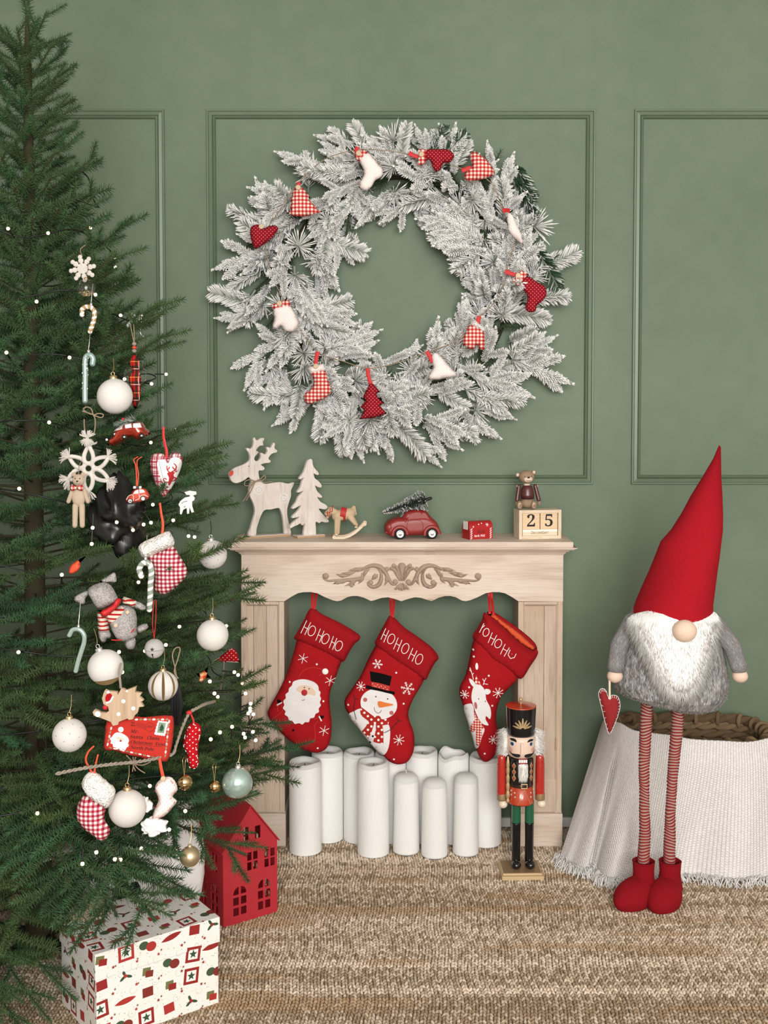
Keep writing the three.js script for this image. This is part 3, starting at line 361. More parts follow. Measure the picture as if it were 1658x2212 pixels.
{ // perpetual calendar and the bear on it
  const z0 = 0.12, s = mpp(1158, 1130, z0), w = 94 * s, h = 62.5 * s, d = 0.06, cx = at(1161, 1166, z0).x, tilt = 0.16, bar = 7 * s, place = (o) => { o.position.set(cx, MY, z0 - 0.01); o.rotation.y = tilt; };
  const o = thing('block_calendar', 'pale wooden block calendar frame standing at the right end of the shelf', 'calendar'); place(o);
  part(o, 'side_board', boxUV(box(bar, h, d, -w / 2 + bar / 2, h / 2, 0, 0.001), 'y'), natural); part(o, 'side_board', boxUV(box(bar, h, d, w / 2 - bar / 2, h / 2, 0, 0.001), 'y'), natural);
  part(o, 'top_board', boxUV(box(w - 2 * bar, bar, d, 0, h - bar / 2, 0, 0.001)), natural); part(o, 'bottom_board', boxUV(box(w - 2 * bar, bar, d, 0, bar / 2, 0, 0.001)), natural); part(o, 'back_board', boxUV(box(w - 2 * bar, h - 2 * bar, 0.003, 0, h / 2, -d / 2 + 0.002, 0)), std(0x2a211a, 0.9));
  const iw = w - 2 * bar, mh = 13.5 * s, c = iw / 2 - 0.003, art = (t, f, big) => print(256, 256, (x) => { x.fillStyle = '#dfc3a0'; x.fillRect(0, 0, 256, 256); const r = rng(t.charCodeAt(0)); for (let i = 0; i < 70; i++) { x.strokeStyle = `rgba(150,105,65,${0.05 + 0.12 * r()})`; x.lineWidth = 1 + 2 * r(); const y = r() * 256; x.beginPath(); x.moveTo(0, y); x.bezierCurveTo(80, y + 8 * r(), 170, y - 8 * r(), 256, y + 6 * r()); x.stroke(); } x.fillStyle = '#15110f'; x.font = f; x.textAlign = 'center'; x.textBaseline = 'alphabetic'; x.fillText(t, 128, big); });
  const face = (g, hh, ww) => { const p = g.attributes.position, u = g.attributes.uv; for (let i = 0; i < p.count; i++) u.setXY(i, p.getX(i) / ww + 0.5, p.getY(i) / hh + 0.5); return g; };
  for (const [t, i] of [['2', 0], ['5', 1]]) { const k = thing('calendar_cube', `pale wooden cube printed with a black ${t === '2' ? 'two' : 'five'} in the calendar`, 'calendar cube', null); place(k); const m = art(t, 'bold 250px serif', 214); part(k, 'cube', face(box(c, c, c, 0, 0, 0, 0.0006), c, c), std(0xffffff, 0.7, { map: m }), [(i ? 1 : -1) * (c / 2 + 0.0012), bar + mh + c / 2 + 0.0004, 0.001]); }
  const k = thing('calendar_month_block', 'long wooden strip lettered December below the number cubes', 'calendar block'); place(k);
  part(k, 'block', face(box(iw - 0.004, mh, c, 0, 0, 0, 0.0006), mh, iw - 0.004), std(0xffffff, 0.7, { map: print(1024, 160, (x) => { x.fillStyle = '#e3cdb2'; x.fillRect(0, 0, 1024, 160); x.fillStyle = '#efe6da'; x.fillRect(0, 0, 1024, 62); x.strokeStyle = x.fillStyle = '#5a4a3c'; x.font = '112px monospace'; x.textAlign = 'center'; x.fillText('December', 512, 118); }) }), [0, bar + mh / 2 + 0.0002, 0.002]);
  const b = thing('bear_figurine', 'brown painted bear in a dark red jumper sitting on the calendar', 'figurine', V3(at(1139, 1100, 0.12).x, MY + h, z0 - 0.004)); b.rotation.y = 0.12;
  const K = 9.753, sx = (x) => (1080 + x / K - 1139.5) * s, sy = (y) => (1101.5 - (1000 + y / K)) * s * 1.0, fur = std(new THREE.Color(0.40, 0.27, 0.17), 0.5, { bumpMap: bumpFine, bumpScale: 0.0005 }), light = std(new THREE.Color(0.66, 0.54, 0.42), 0.6), knit = phy(new THREE.Color(0.085, 0.017, 0.016), 0.35, { clearcoat: 0.4, clearcoatRoughness: 0.35 });
  const R = 165 / K * s; part(b, 'head', join(ball(R, sx(552), sy(300), 0.004, 1.0, 0.84, 0.9), ball(R * 0.55, sx(558), sy(350), 0.014, 1.1, 0.75, 0.7)), fur);
  part(b, 'muzzle', ball(R * 0.5, sx(558), sy(348), 0.0195, 1.15, 0.8, 0.62), light); part(b, 'nose', ball(0.003, sx(552), sy(305), 0.029, 1.25, 0.85, 0.8, 12), M.black);
  for (const x of [480, 625]) part(b, 'eye', ball(0.0013, sx(x), sy(283), 0.0228, 0.8, 1.5, 0.6, 10), M.black); part(b, 'mouth', tube([V3(sx(515), sy(362), 0.0265), V3(sx(545), sy(378), 0.029), V3(sx(558), sy(366), 0.0298), V3(sx(575), sy(378), 0.029), V3(sx(605), sy(362), 0.0265)], 0.0005, 20, 5), M.black);
  for (const [x, y] of [[365, 260], [715, 210]]) { const e = part(b, 'ear', ball(0.0062, sx(x), sy(y), 0, 1, 1.1, 0.6), fur); part(e, 'inner_ear', ball(0.0042, sx(x), sy(y), 0.0022, 1, 1.1, 0.5), light); }
  part(b, 'jumper', rot(lathe([[0, 0], [0.0205, 0.001], [0.0208, 0.012], [0.0185, 0.028], [0.014, 0.038], [0.008, 0.041], [0, 0.041]], 26), 0, 0, 0).translate(sx(570), sy(770), 0.002), knit); part(b, 'neck', ball(0.009, sx(560), sy(470), 0.003, 1.1, 0.5, 1), light);
  part(b, 'belly', ball(0.0205, sx(570), sy(850), 0.004, 1.0, 0.7, 0.85), fur);
  for (const [x0, x1, d1] of [[395, 345, 0.006], [745, 815, 0.004]]) { const a = part(b, 'arm', capsule(V3(sx(x0), sy(500), 0), V3(sx(x1), sy(790), d1), 0.0058, 0.006, 14), knit); part(a, 'paw', ball(0.0058, sx(x1 + (x1 > 600 ? 5 : -5)), sy(860), d1 + 0.001, 0.85, 1.3, 0.9), fur); part(a, 'shoulder_pin', ball(0.003, sx(x0 + (x1 > 600 ? 45 : -40)), sy(500), 0, 0.7, 1.2, 1, 10), M.button); }
  for (const x of [375, 680]) { const f = part(b, 'foot', ball(0.0135, sx(x), sy(885), 0.019, 0.68, 0.95, 0.85), fur); part(f, 'sole', ball(0.0088, sx(x - 5), sy(890), 0.027, 0.6, 0.95, 0.42), light); part(f, 'sole_pad', ball(0.006, sx(x - 5), sy(895), 0.0295, 0.6, 0.95, 0.4), std(new THREE.Color(0.33, 0.17, 0.11), 0.6)); }
}

// ------------------------------------------------------------------ jute rug
{
  const ZR = 1.72, XR0 = -1.95, XR1 = 2.0, r = rng(401), n = valueNoise(402), rug = thing('jute_rug', 'large natural woven jute rug in uneven tan and brown rows across the floor', 'rug', V3(0, 0, 0));
  const tone = (x, z, k) => { const row = n(3.3, z * 26, 64) * 0.65 + n(x * 2.2 + 9, z * 60, 64) * 0.35, b = clamp(row * 1.4 - 0.25 + (k - 0.5) * 1.0, 0, 1), rust = 0.7 * smooth(n(x * 3 + 40, z * 30, 64), 0.7, 0.92); return [lerp(lerp(0.27, 0.70, b), 0.38, rust), lerp(lerp(0.19, 0.58, b), 0.24, rust), lerp(lerp(0.115, 0.45, b), 0.125, rust)]; };
  part(rug, 'backing', box(XR1 - XR0, 0.006, ZR - 0.016, (XR0 + XR1) / 2, 0.003, (ZR + 0.016) / 2, 0.002), std(new THREE.Color(0.13, 0.085, 0.048), 0.98));
  const px = 0.0078, pz = 0.0126, lx = Math.floor(3.0 / px), lz = Math.floor((1.45 - 0.03) / pz), m = new THREE.InstancedMesh(new THREE.SphereGeometry(1, 8, 6), std(0xffffff, 0.95), lx * lz), q = new THREE.Matrix4(), e = new THREE.Euler(), qt = new THREE.Quaternion(), c = new THREE.Color();
  for (let i = 0, k = 0; i < lz; i++) for (let j = 0; j < lx; j++, k++) {
    const x = -1.5 + (j + 0.5 + 0.2 * (r() - 0.5)) * px + 0.004 * Math.sin(i * 0.35), z = 0.03 + (i + 0.5 + 0.2 * (r() - 0.5)) * pz;
    e.set(0.35, (j % 2 ? 0.36 : -0.36) + 0.5 * (r() - 0.5), 0); qt.setFromEuler(e); q.compose(V3(x, 0.0058 + 0.0012 * r(), z), qt, V3(0.0033 + 0.0008 * r(), 0.0044 + 0.001 * r(), 0.0066 + 0.0014 * r())); m.setMatrixAt(k, q); m.setColorAt(k, c.setRGB(...tone(x, z, r())));
  }
  m.name = 'weave_loops'; m.castShadow = m.receiveShadow = true; m.userData.kind = 'stuff'; rug.add(m);
}
const RUG = 0.0105;                                                       // top of the rug's loops

// ------------------------------------------------------------------ hanging stockings
const felt = (o) => o;
function stocking(label, k, ox, oy, z, body, cuff, strap, extra, bodyT = 0.02) {
  const c = at(ox + 700 / k, oy + 1000 / k, z), s = mpp(ox + 120, oy + 180, z), o = thing('christmas_stocking', label, 'stocking', c, 'stockings hanging in the fireplace');
  const q = (a) => P(a).map(([x, y]) => [(x - 700) / k * s, (1000 - y) / k * s]), S = s / k, u = (x, y) => q([x, y])[0];
  const bo = spline(q(body), 4), co = spline(q(cuff), 4), wr = (x, y) => 0.0012 * Math.sin(x * 90 + y * 40) * Math.sin(y * 70 - x * 30);
  const gb = puff(bo, { t: bodyT, h: 0.0075, w: 0.035, wave: wr }), b = part(o, 'body', gb, M.redFelt);
  const gc = puff(co, { t: bodyT + 0.006, h: 0.0075, w: 0.022, edge: 0.004, wave: wr }), cf = part(o, 'cuff', gc, M.redDeep);
  for (const a of strap) { const g = puff(ribbon(q([a[0], a[1] - 110, ...a]), 32 * S, 30 * S), { t: 0.0025, h: 0.005, edge: 0.0008 }), p = g.attributes.position, y0 = q(a)[a.length / 2 - 1][1]; for (let i = 0; i < p.count; i++) p.setZ(i, p.getZ(i) - Math.min(0.066, Math.max(0, (p.getY(i) - y0 - 0.004) * 1.9))); g.computeVertexNormals(); part(o, 'hanging_loop', g, M.redRibbon, [0, 0, 0.004]); }
  extra({ o, b, cf, q, S, u, sb: gb.surf, sc: gc.surf });
  return o;
}
function letters(E, list) { const g = []; for (const [kind, ...a] of list) { if (kind === 'l') g.push(thread([E.u(a[0], a[1]), E.u((a[0] + a[2]) / 2, (a[1] + a[3]) / 2), E.u(a[2], a[3])], E.sc, 0.00115, 8)); else { const [x, y, rx, ry, an] = a, d = disc(...E.u(x, y), rx * E.S, 18, ry * E.S, -an); g.push(thread([...d, d[0]], E.sc, 0.00115, 40)); } } part(E.cf, 'lettering', join(g), M.whiteThread, null, null, { label: 'white stitched HO HO HO' }); }
const HO = (a, b, c, d, o) => [['l', ...a], ['l', ...b], ['l', ...c], ['o', ...d]];
const star = (E, surf, x, y, r, n, a0 = 0.2, tipped) => { const g = []; for (let i = 0; i < n; i++) { const t = a0 + i * PI / n, dx = Math.cos(t) * r, dy = Math.sin(t) * r; g.push(thread([E.u(x - dx, y - dy), E.u(x, y), E.u(x + dx, y + dy)], surf, 0.001, 6)); if (tipped) for (const k of [-1, 1]) { const [a, b] = E.u(x + dx * k, y + dy * k); g.push(ball(0.0017, a, b, surf(a, b), 1, 1, 0.7, 8)); if (tipped > 1) for (const w of [-0.7, 0.7]) for (const f of [0.45, 0.75]) g.push(thread([E.u(x + dx * k * f, y + dy * k * f), E.u(x + k * (dx * (f + 0.2) - dy * w * 0.28), y + k * (dy * (f + 0.2) + dx * w * 0.28))], surf, 0.0008, 3)); } } return join(g); };
const sewnDots = (E, surf, a, r = 12) => { for (const [x, y] of P(a)) part(E.b, 'stitched_dot', patch(disc(...E.u(x, y), r * E.S, 10), surf, 0.0012, 0.004), M.whiteThread); };
const redThread = std(new THREE.Color(0.62, 0.05, 0.03), 0.8), scarfRed = cloth(dots('#a92b23', '#f4efe9', 11, 0.02)), bluish = std(0x35505f, 0.7);

stocking('leftmost red stocking, its front sewn with a white-bearded face under a red hat', 5.82, 560, 1270, 0.2,
  [490, 560, 470, 655, 420, 840, 340, 1090, 240, 1300, 130, 1500, 100, 1570, 115, 1640, 160, 1700, 270, 1830, 400, 1950, 540, 2040, 680, 2085, 760, 2080, 840, 2030, 890, 1920, 905, 1780, 905, 1680, 890, 1550, 880, 1400, 895, 1290, 950, 1150, 1000, 1010, 1035, 900, 1000, 720],
  [640, 255, 690, 250, 760, 310, 1000, 430, 1240, 578, 1268, 615, 1250, 655, 1200, 695, 1130, 800, 1055, 925, 1000, 905, 700, 760, 475, 655, 437, 625, 470, 565, 560, 400],
  [[655, 50, 655, 160, 668, 262], [700, 50, 700, 160, 690, 262]], (E) => {
    letters(E, [...HO([605, 385, 530, 545], [655, 405, 580, 560], [572, 465, 622, 488], [668, 512, 42, 64, 0.4]), ...HO([775, 485, 718, 632], [822, 510, 762, 655], [748, 560, 796, 584], [838, 612, 42, 64, 0.4]), ...HO([938, 578, 885, 725], [980, 602, 925, 748], [914, 648, 956, 672], [1003, 700, 42, 64, 0.4])]);
    const beardPts = spline(E.q([470, 1140, 520, 1128, 600, 1130, 700, 1165, 745, 1215, 748, 1262, 772, 1290, 765, 1335, 780, 1372, 764, 1420, 778, 1455, 750, 1495, 752, 1540, 712, 1562, 690, 1610, 645, 1620, 625, 1668, 580, 1668, 545, 1697, 505, 1680, 450, 1690, 420, 1655, 375, 1640, 365, 1600, 325, 1570, 335, 1530, 303, 1490, 320, 1450, 308, 1400, 340, 1365, 335, 1320, 372, 1285, 380, 1240, 415, 1205, 430, 1160]), 3);
    const bd = part(E.b, 'felt_beard', patch(beardPts, E.sb, 0.0022), M.whiteFelt), sf = (x, y) => E.sb(x, y) + 0.0022;
    part(bd, 'face', patch(spline(E.q([470, 1252, 510, 1208, 600, 1203, 670, 1232, 710, 1282, 702, 1335, 640, 1312, 575, 1322, 520, 1292]), 3), sf, 0.0008), M.skin);
    part(bd, 'nose', ball(40 * E.S, ...E.u(573, 1293), sf(...E.u(573, 1293)), 1, 1, 0.3, 18), std(new THREE.Color(0.42, 0.02, 0.025), 0.9)); for (const [x, y] of [[572, 1227], [632, 1243]]) part(bd, 'eye', ball(8 * E.S, ...E.u(x, y), sf(...E.u(x, y)) + 0.001, 1, 1, 0.6, 8), M.black);
    part(bd, 'hat_brim', patch(spline(E.q([440, 1160, 520, 1128, 600, 1130, 700, 1165, 745, 1215, 748, 1262, 700, 1240, 600, 1192, 500, 1190, 425, 1215]), 3), sf, 0.0014), M.whiteFelt); part(bd, 'smile', thread([[540, 1383], [548, 1391], [562, 1390], [574, 1374]].map((p) => E.u(...p)), sf, 0.0007), std(0x5a2020, 0.9));
    part(E.b, 'pompom', ball(40 * E.S, ...E.u(832, 1030), E.sb(...E.u(832, 1030)), 1, 1, 0.4, 18), M.whiteThread);
    for (const a of [[500, 1110, 525, 1060, 575, 1010, 670, 980, 790, 1000], [745, 1085, 768, 1076, 790, 1060], [240, 1540, 235, 1470], [150, 1670, 200, 1610, 300, 1520, 280, 1450], [690, 1630, 750, 1612], [695, 1710, 740, 1650], [700, 1920, 705, 1800, 695, 1700]]) part(E.b, 'stitched_line', thread(E.q(a), E.sb, 0.0006), redThread);
    for (const [x, y, a, c] of [[255, 1405, 0.5, [225, 1460, 290, 1420]], [788, 1602, -1.0, [755, 1592, 785, 1655]]]) { part(E.b, 'mitten', patch(spline(E.q([x - 24, y + 22, x - 26, y - 10, x - 8, y - 20, x + 2, y - 8, x + 16, y - 18, x + 26, y + 4, x + 20, y + 18]), 3), E.sb, 0.0013, 0.004), M.blackFelt); part(E.b, 'mitten_cuff', patch(ribbon(E.q(c), 15 * E.S, 15 * E.S, 2), E.sb, 0.0016, 0.004), M.whiteFelt); }
    sewnDots(E, E.sb, [728, 937, 388, 1163, 808, 1407, 735, 2003]); part(E.b, 'button', ball(15 * E.S, ...E.u(430, 1772), E.sb(...E.u(430, 1772)), 1, 1, 0.5, 12), M.blackFelt);
    for (const [x, y] of [[555, 865], [893, 1150], [815, 1780]]) part(E.b, 'stitched_star', star(E, E.sb, x, y, 66, 3, 0.75), M.whiteThread);
  });
stocking('middle red stocking with a sewn felt snowman in a black top hat', 5.672, 720, 1280, 0.2,
  [560, 560, 515, 645, 430, 800, 330, 1020, 210, 1200, 140, 1310, 138, 1400, 180, 1490, 330, 1700, 460, 1870, 600, 2000, 680, 2080, 780, 2120, 890, 2100, 950, 2030, 985, 1930, 990, 1780, 970, 1680, 935, 1590, 915, 1500, 930, 1420, 980, 1300, 1050, 1180, 1112, 1050, 1080, 880],
  [690, 278, 740, 300, 860, 420, 1060, 560, 1200, 670, 1280, 770, 1287, 800, 1240, 862, 1180, 970, 1130, 1065, 1080, 1050, 900, 930, 700, 800, 545, 672, 508, 610, 530, 560, 640, 355],
  [[698, 50, 700, 180, 712, 300], [740, 50, 738, 180, 722, 300]], (E) => {
    letters(E, [...HO([640, 415, 580, 550], [678, 435, 615, 580], [610, 485, 648, 507], [706, 540, 40, 62, 0.4]), ...HO([792, 522, 735, 665], [838, 550, 780, 695], [764, 594, 808, 622], [877, 658, 40, 64, 0.4]), ...HO([970, 650, 912, 785], [1020, 682, 958, 815], [940, 718, 990, 748], [1045, 788, 40, 64, 0.4])]);
    const tummy = part(E.b, 'felt_body', patch(spline(E.q([330, 1400, 260, 1432, 184, 1492, 330, 1698, 458, 1866, 598, 1996, 660, 1920, 690, 1780, 692, 1660, 675, 1600, 600, 1540, 480, 1480]), 3), E.sb, 0.0018), M.whiteFelt);
    const headPts = disc(...E.u(556, 1342), 226 * E.S, 36, 186 * E.S, -0.27), hd = part(E.b, 'felt_head', patch(headPts, E.sb, 0.0026), M.whiteFelt), sh = (x, y) => E.sb(x, y) + 0.0026;
    part(hd, 'hat_crown', patch(E.q([448, 942, 580, 968, 712, 1005, 690, 1120, 580, 1090, 462, 1068]), E.sb, 0.003), M.blackFelt); part(hd, 'hat_band', patch(E.q([462, 1066, 580, 1090, 690, 1120, 680, 1182, 575, 1158, 470, 1135]), E.sb, 0.0034, 0.006), std(new THREE.Color(0.5, 0.035, 0.025), 0.9)); part(hd, 'hat_brim', patch(E.q([405, 1112, 580, 1156, 750, 1198, 746, 1228, 575, 1186, 400, 1150]), E.sb, 0.004), M.blackFelt);
    for (const [x, y] of P([480, 1095, 500, 1120, 540, 1108, 560, 1136, 585, 1122, 610, 1150, 632, 1134, 655, 1162, 520, 1130])) part(hd, 'band_dot', ball(7 * E.S, ...E.u(x, y), E.sb(...E.u(x, y)) + 0.0034, 1, 1, 0.4, 6), M.skin);
    for (const [x, y] of [[520, 1252], [663, 1280]]) part(hd, 'eye', ball(9 * E.S, ...E.u(x, y), sh(...E.u(x, y)), 1, 1, 0.6, 8), M.black); for (const [x, y] of [[390, 1290], [710, 1452]]) part(hd, 'cheek', patch(disc(...E.u(x, y), 26 * E.S, 14), sh, 0.0006, 0.005), std(new THREE.Color(0.46, 0.13, 0.12), 0.95));
    part(hd, 'carrot_nose', patch(spline(E.q([550, 1308, 640, 1325, 736, 1350, 640, 1374, 560, 1382, 543, 1345]), 3), sh, 0.0016, 0.006), M.orange); part(hd, 'smile', thread([[500, 1383], [505, 1420], [545, 1456], [575, 1440], [587, 1418]].map((p) => E.u(...p)), sh, 0.0007), M.black);
    for (const a of [[350, 1383, 328, 1430, 340, 1482, 420, 1545, 500, 1588, 600, 1604, 672, 1592, 682, 1526, 600, 1530, 480, 1485, 410, 1430], [432, 1555, 500, 1580, 470, 1680, 428, 1776, 345, 1695, 400, 1620], [525, 1515, 585, 1530, 612, 1680, 612, 1826, 550, 1826, 488, 1812, 520, 1660]]) part(tummy, 'scarf', patch(E.q(a), E.sb, 0.0042), scarfRed);
    part(tummy, 'scarf_knot', puff(spline(E.q([535, 1480, 505, 1500, 510, 1570, 540, 1610, 585, 1600, 590, 1520, 570, 1485]), 3), { t: 0.004, h: 0.005 }).translate(0, 0, 0.022), scarfRed);
    for (const a of [[245, 1232, 265, 1280, 252, 1400, 280, 1537], [265, 1280, 305, 1282], [618, 1700, 700, 1655, 760, 1590, 800, 1552, 835, 1555], [800, 1552, 775, 1520]]) part(tummy, 'twig_arm', thread(E.q(a), (x, y) => E.sb(x, y) + 0.0022, 0.0009), std(0x2a1b16, 0.9));
    for (const [x, y] of [[482, 1740], [450, 1826]]) part(tummy, 'button', ball(13 * E.S, ...E.u(x, y), E.sb(...E.u(x, y)) + 0.002, 1, 1, 0.5, 10), M.blackFelt);
    part(E.b, 'stitched_snowflake', star(E, E.sb, 540, 855, 56, 3, 0.1, 2), M.whiteThread); part(E.b, 'stitched_snowflake', star(E, E.sb, 905, 1155, 78, 3, 0.2, 2), M.whiteThread); part(E.b, 'stitched_star', star(E, E.sb, 336, 1132, 50, 4, 0.3, 1), M.whiteThread); part(E.b, 'stitched_star', star(E, E.sb, 800, 1790, 62, 4, 0.25, 1), M.whiteThread);
    sewnDots(E, E.sb, [768, 960, 858, 1343, 182, 1360, 740, 2033]);
  });
const third = stocking('rightmost red stocking turned to show its orange lining, with a sewn felt deer', 5.672, 960, 1270, 0.204,
  [400, 560, 350, 640, 300, 880, 250, 1080, 190, 1200, 180, 1300, 225, 1440, 270, 1600, 330, 1800, 390, 1990, 440, 2100, 490, 2145, 540, 2140, 620, 2060, 660, 1950, 675, 1850, 650, 1720, 630, 1600, 650, 1460, 700, 1330, 800, 1220, 905, 1095, 900, 900],
  [480, 300, 520, 315, 620, 385, 720, 480, 900, 650, 1085, 768, 1112, 745, 1140, 770, 1132, 820, 1050, 950, 940, 1110, 880, 1095, 700, 960, 560, 870, 480, 780, 362, 645, 342, 585, 400, 490, 455, 390],
  [[560, 40, 560, 160, 545, 310], [590, 40, 596, 160, 595, 330]], (E) => {
    letters(E, [['l', 470, 410, 415, 520], ['l', 480, 430, 440, 470], ['o', 493, 512, 34, 50, 0.4], ...HO([568, 512, 518, 640], [622, 545, 560, 668], [545, 572, 600, 602], [640, 648, 40, 54, 0.4]), ...HO([725, 652, 668, 780], [775, 695, 712, 806], [700, 712, 752, 742], [806, 775, 0.01, 0.01, 0]), ['l', 785, 722, 760, 785], ['l', 760, 785, 790, 832], ['l', 790, 832, 838, 820], ['l', 838, 820, 858, 772]]);
    const back = part(E.cf, 'cuff_back', puff(spline(E.q([520, 312, 560, 290, 650, 330, 800, 430, 1000, 580, 1120, 700, 1142, 760, 1125, 790, 1090, 765, 900, 640, 720, 470, 610, 385]), 4), { t: 0.004, h: 0.007 }), M.redDeep, [0, 0, -0.018]);
    part(E.cf, 'lining', puff(spline(E.q([522, 318, 600, 322, 700, 400, 900, 545, 1060, 690, 1112, 748, 1085, 770, 900, 655, 720, 485, 610, 392, 540, 345]), 4), { t: 0.003, h: 0.007 }), M.lining, [0, 0, -0.006], null, { label: 'orange lining' });
    const neck = part(E.b, 'felt_neck', patch(spline(E.q([232, 1440, 280, 1398, 330, 1395, 370, 1560, 430, 1650, 480, 1700, 450, 1800, 386, 1980, 340, 1830, 290, 1670]), 3), E.sb, 0.0018), M.whiteFelt);
    const head = part(E.b, 'felt_head', patch(spline(E.q([365, 1152, 440, 1168, 488, 1240, 500, 1340, 550, 1440, 560, 1530, 545, 1582, 500, 1540, 493, 1582, 530, 1655, 460, 1640, 400, 1560, 350, 1430, 320, 1320, 332, 1222]), 3), E.sb, 0.0028), M.whiteFelt), sh = (x, y) => E.sb(x, y) + 0.0028;
    part(head, 'ear', patch(spline(E.q([293, 1090, 340, 1108, 378, 1180, 360, 1192, 312, 1150]), 3), E.sb, 0.002, 0.005), M.whiteFelt); part(head, 'ear', patch(spline(E.q([485, 1212, 540, 1218, 554, 1245, 520, 1278, 495, 1270]), 3), E.sb, 0.002, 0.005), M.whiteFelt);
    part(head, 'party_hat', patch(E.q([375, 1042, 442, 1166, 362, 1142]), E.sb, 0.003, 0.006), M.gingham); part(head, 'cheek', patch(disc(...E.u(372, 1410), 18 * E.S, 14, 44 * E.S, 0.15), sh, 0.0006, 0.005), std(new THREE.Color(0.42, 0.12, 0.11), 0.95));
    for (const [x, y] of [[408, 1330], [488, 1362]]) part(head, 'eye', ball(7 * E.S, ...E.u(x, y), sh(...E.u(x, y)), 0.7, 1.5, 0.6, 8), M.black);
    for (const a of [[345, 1100, 325, 1020, 305, 960], [330, 1040, 350, 1020], [320, 1010, 300, 985], [462, 1160, 480, 1110, 497, 1075], [475, 1120, 455, 1085], [470, 1145, 520, 1155]]) part(head, 'antler', thread(E.q(a), E.sb, 0.0012), M.whiteThread);
    for (const a of [[350, 1440, 375, 1540, 430, 1610, 470, 1690, 440, 1700, 390, 1640, 360, 1560], [385, 1560, 415, 1600, 340, 1760, 302, 1735], [400, 1640, 440, 1650, 425, 1900, 390, 1900, 378, 1760]]) part(neck, 'scarf', patch(spline(E.q(a), 2), E.sb, 0.0046, 0.007), M.ginghamSmall);
    for (const [x, y, r] of [[645, 1262, 62], [240, 1285, 48], [588, 1840, 50]]) part(E.b, 'stitched_star', star(E, E.sb, x, y, r, 4, 0.3, 1), M.whiteThread);
    sewnDots(E, E.sb, [530, 1047, 575, 1420, 485, 2010, 293, 1193, 345, 740, 350, 822]); part(E.b, 'stitched_oval', patch(disc(...E.u(385, 935), 17 * E.S, 14, 42 * E.S), E.sb, 0.0014, 0.004), M.whiteThread);
  }, 0.026);

// ------------------------------------------------------------------ pillar candles
const wax = phy(new THREE.Color(0.88, 0.87, 0.845), 0.55, { bumpMap: grainy(61, 48), bumpScale: 0.0006, sheen: 0.3, sheenColor: new THREE.Color(0.5, 0.5, 0.48), sheenRoughness: 0.6 }), waxIn = phy(new THREE.Color(0.60, 0.55, 0.47), 0.5), wick = std(0x1a1512, 0.9);
function candle(label, x0, x1, yTop, yBot, kind, group) {
  const cxp = (x0 + x1) / 2; let p = onLevel(cxp, yBot, RUG), R = (x1 - x0) / 2 * mpp(cxp, yBot, p.z); p = V3(p.x, RUG - 0.002, p.z - R); R = (x1 - x0) / 2 * mpp(cxp, (yTop + yBot) / 2, p.z + R * 0.3);
  const h = at(cxp, yTop, p.z).y - p.y - 0.004, o = thing('pillar_candle', label, 'candle', p, group); o.rotation.y = cxp;
  if (kind === 'dome') { const t = R * 0.945; part(o, 'wax', lathe([[0, 0], [R * 1.02, 0.001], [R * 1.03, 0.006], [t * 1.04, h * 0.5], [t, h - 0.022], [t * 0.95, h - 0.012], [t * 0.72, h - 0.004], [t * 0.3, h - 0.0005], [0, h]], 40), wax); if (label.includes('wick')) part(o, 'wick', capsule(V3(0, h - 0.002, 0), V3(0.001, h + 0.009, 0), 0.0012, 0.0008, 8), M.whiteThread); return; }
  const deep = kind === 'deep' ? 0.045 : 0.014, g = lathe([[0, 0], [R * 0.985, 0.0005], [R, 0.004], [R, h - 0.012], [R * 0.985, h - 0.005], [R * 0.93, h - 0.001], [R * 0.84, h], [R * 0.72, h - 0.003], [R * 0.64, h - deep * 0.7], [R * 0.5, h - deep], [0, h - deep]], 44), a = g.attributes.position, r = rng(Math.round(cxp)), ph = r() * 6, ir = kind === 'deep' ? 0.006 : 0.0016;
  for (let i = 0; i < a.count; i++) { const y = a.getY(i), t = Math.atan2(a.getZ(i), a.getX(i)), rr = Math.hypot(a.getX(i), a.getZ(i)); if (y > h - 0.05 && rr > 0.001) { const f = smooth(y, h - 0.05, h), w = ir * f * (Math.sin(t * 2 + ph) + 0.5 * Math.sin(t * 5 + ph * 2)); a.setY(i, y + w * (rr > R * 0.6 ? 1 : 0)); if (rr < R * 0.9 && kind === 'deep') { const k = 1.12; a.setX(i, a.getX(i) * k); a.setZ(i, a.getZ(i) * k); } } }
  g.computeVertexNormals(); part(o, 'wax', g, wax); part(o, 'burnt_pool', mv(rot(new THREE.CircleGeometry(R * 0.56, 28), -PI / 2), 0, h - deep + 0.0006, 0), waxIn);
  part(o, 'wick', capsule(V3(0, h - deep, 0), V3(0.002, h - deep + (kind === 'deep' ? 0.008 : 0.006), 0.001), 0.0011, 0.0008, 8), wick);
}
candle('tall white candle in the back row half behind the leftmost stocking toe', 671, 739.5, 1617, 1823, 'burnt', 'white pillar candles');
candle('tall white candle with a black wick in the back row, second from the left', 740.5, 808, 1619, 1824, 'burnt', 'white pillar candles');
candle('white candle in the back row directly behind the middle stocking toe', 809, 876.5, 1622, 1824, 'burnt', 'white pillar candles');
candle('tall white candle in the back row just right of the middle stocking toe', 877.5, 945.5, 1616, 1824, 'burnt', 'white pillar candles');
candle('white candle with a deep uneven burnt hollow and a dripped rim', 947, 1014, 1623, 1826, 'deep', 'white pillar candles');
candle('white candle in the back row under the toe of the rightmost stocking', 1015.5, 1085, 1628, 1832.5, 'burnt', 'white pillar candles');
candle('leftmost wide white candle in the front row beside the wooden pilaster', 622, 692, 1640, 1850.5, 'burnt', 'white pillar candles');
candle('widest white front candle with a shallow burnt top under the middle stocking', 771, 839.5, 1641, 1854.5, 'burnt', 'white pillar candles');
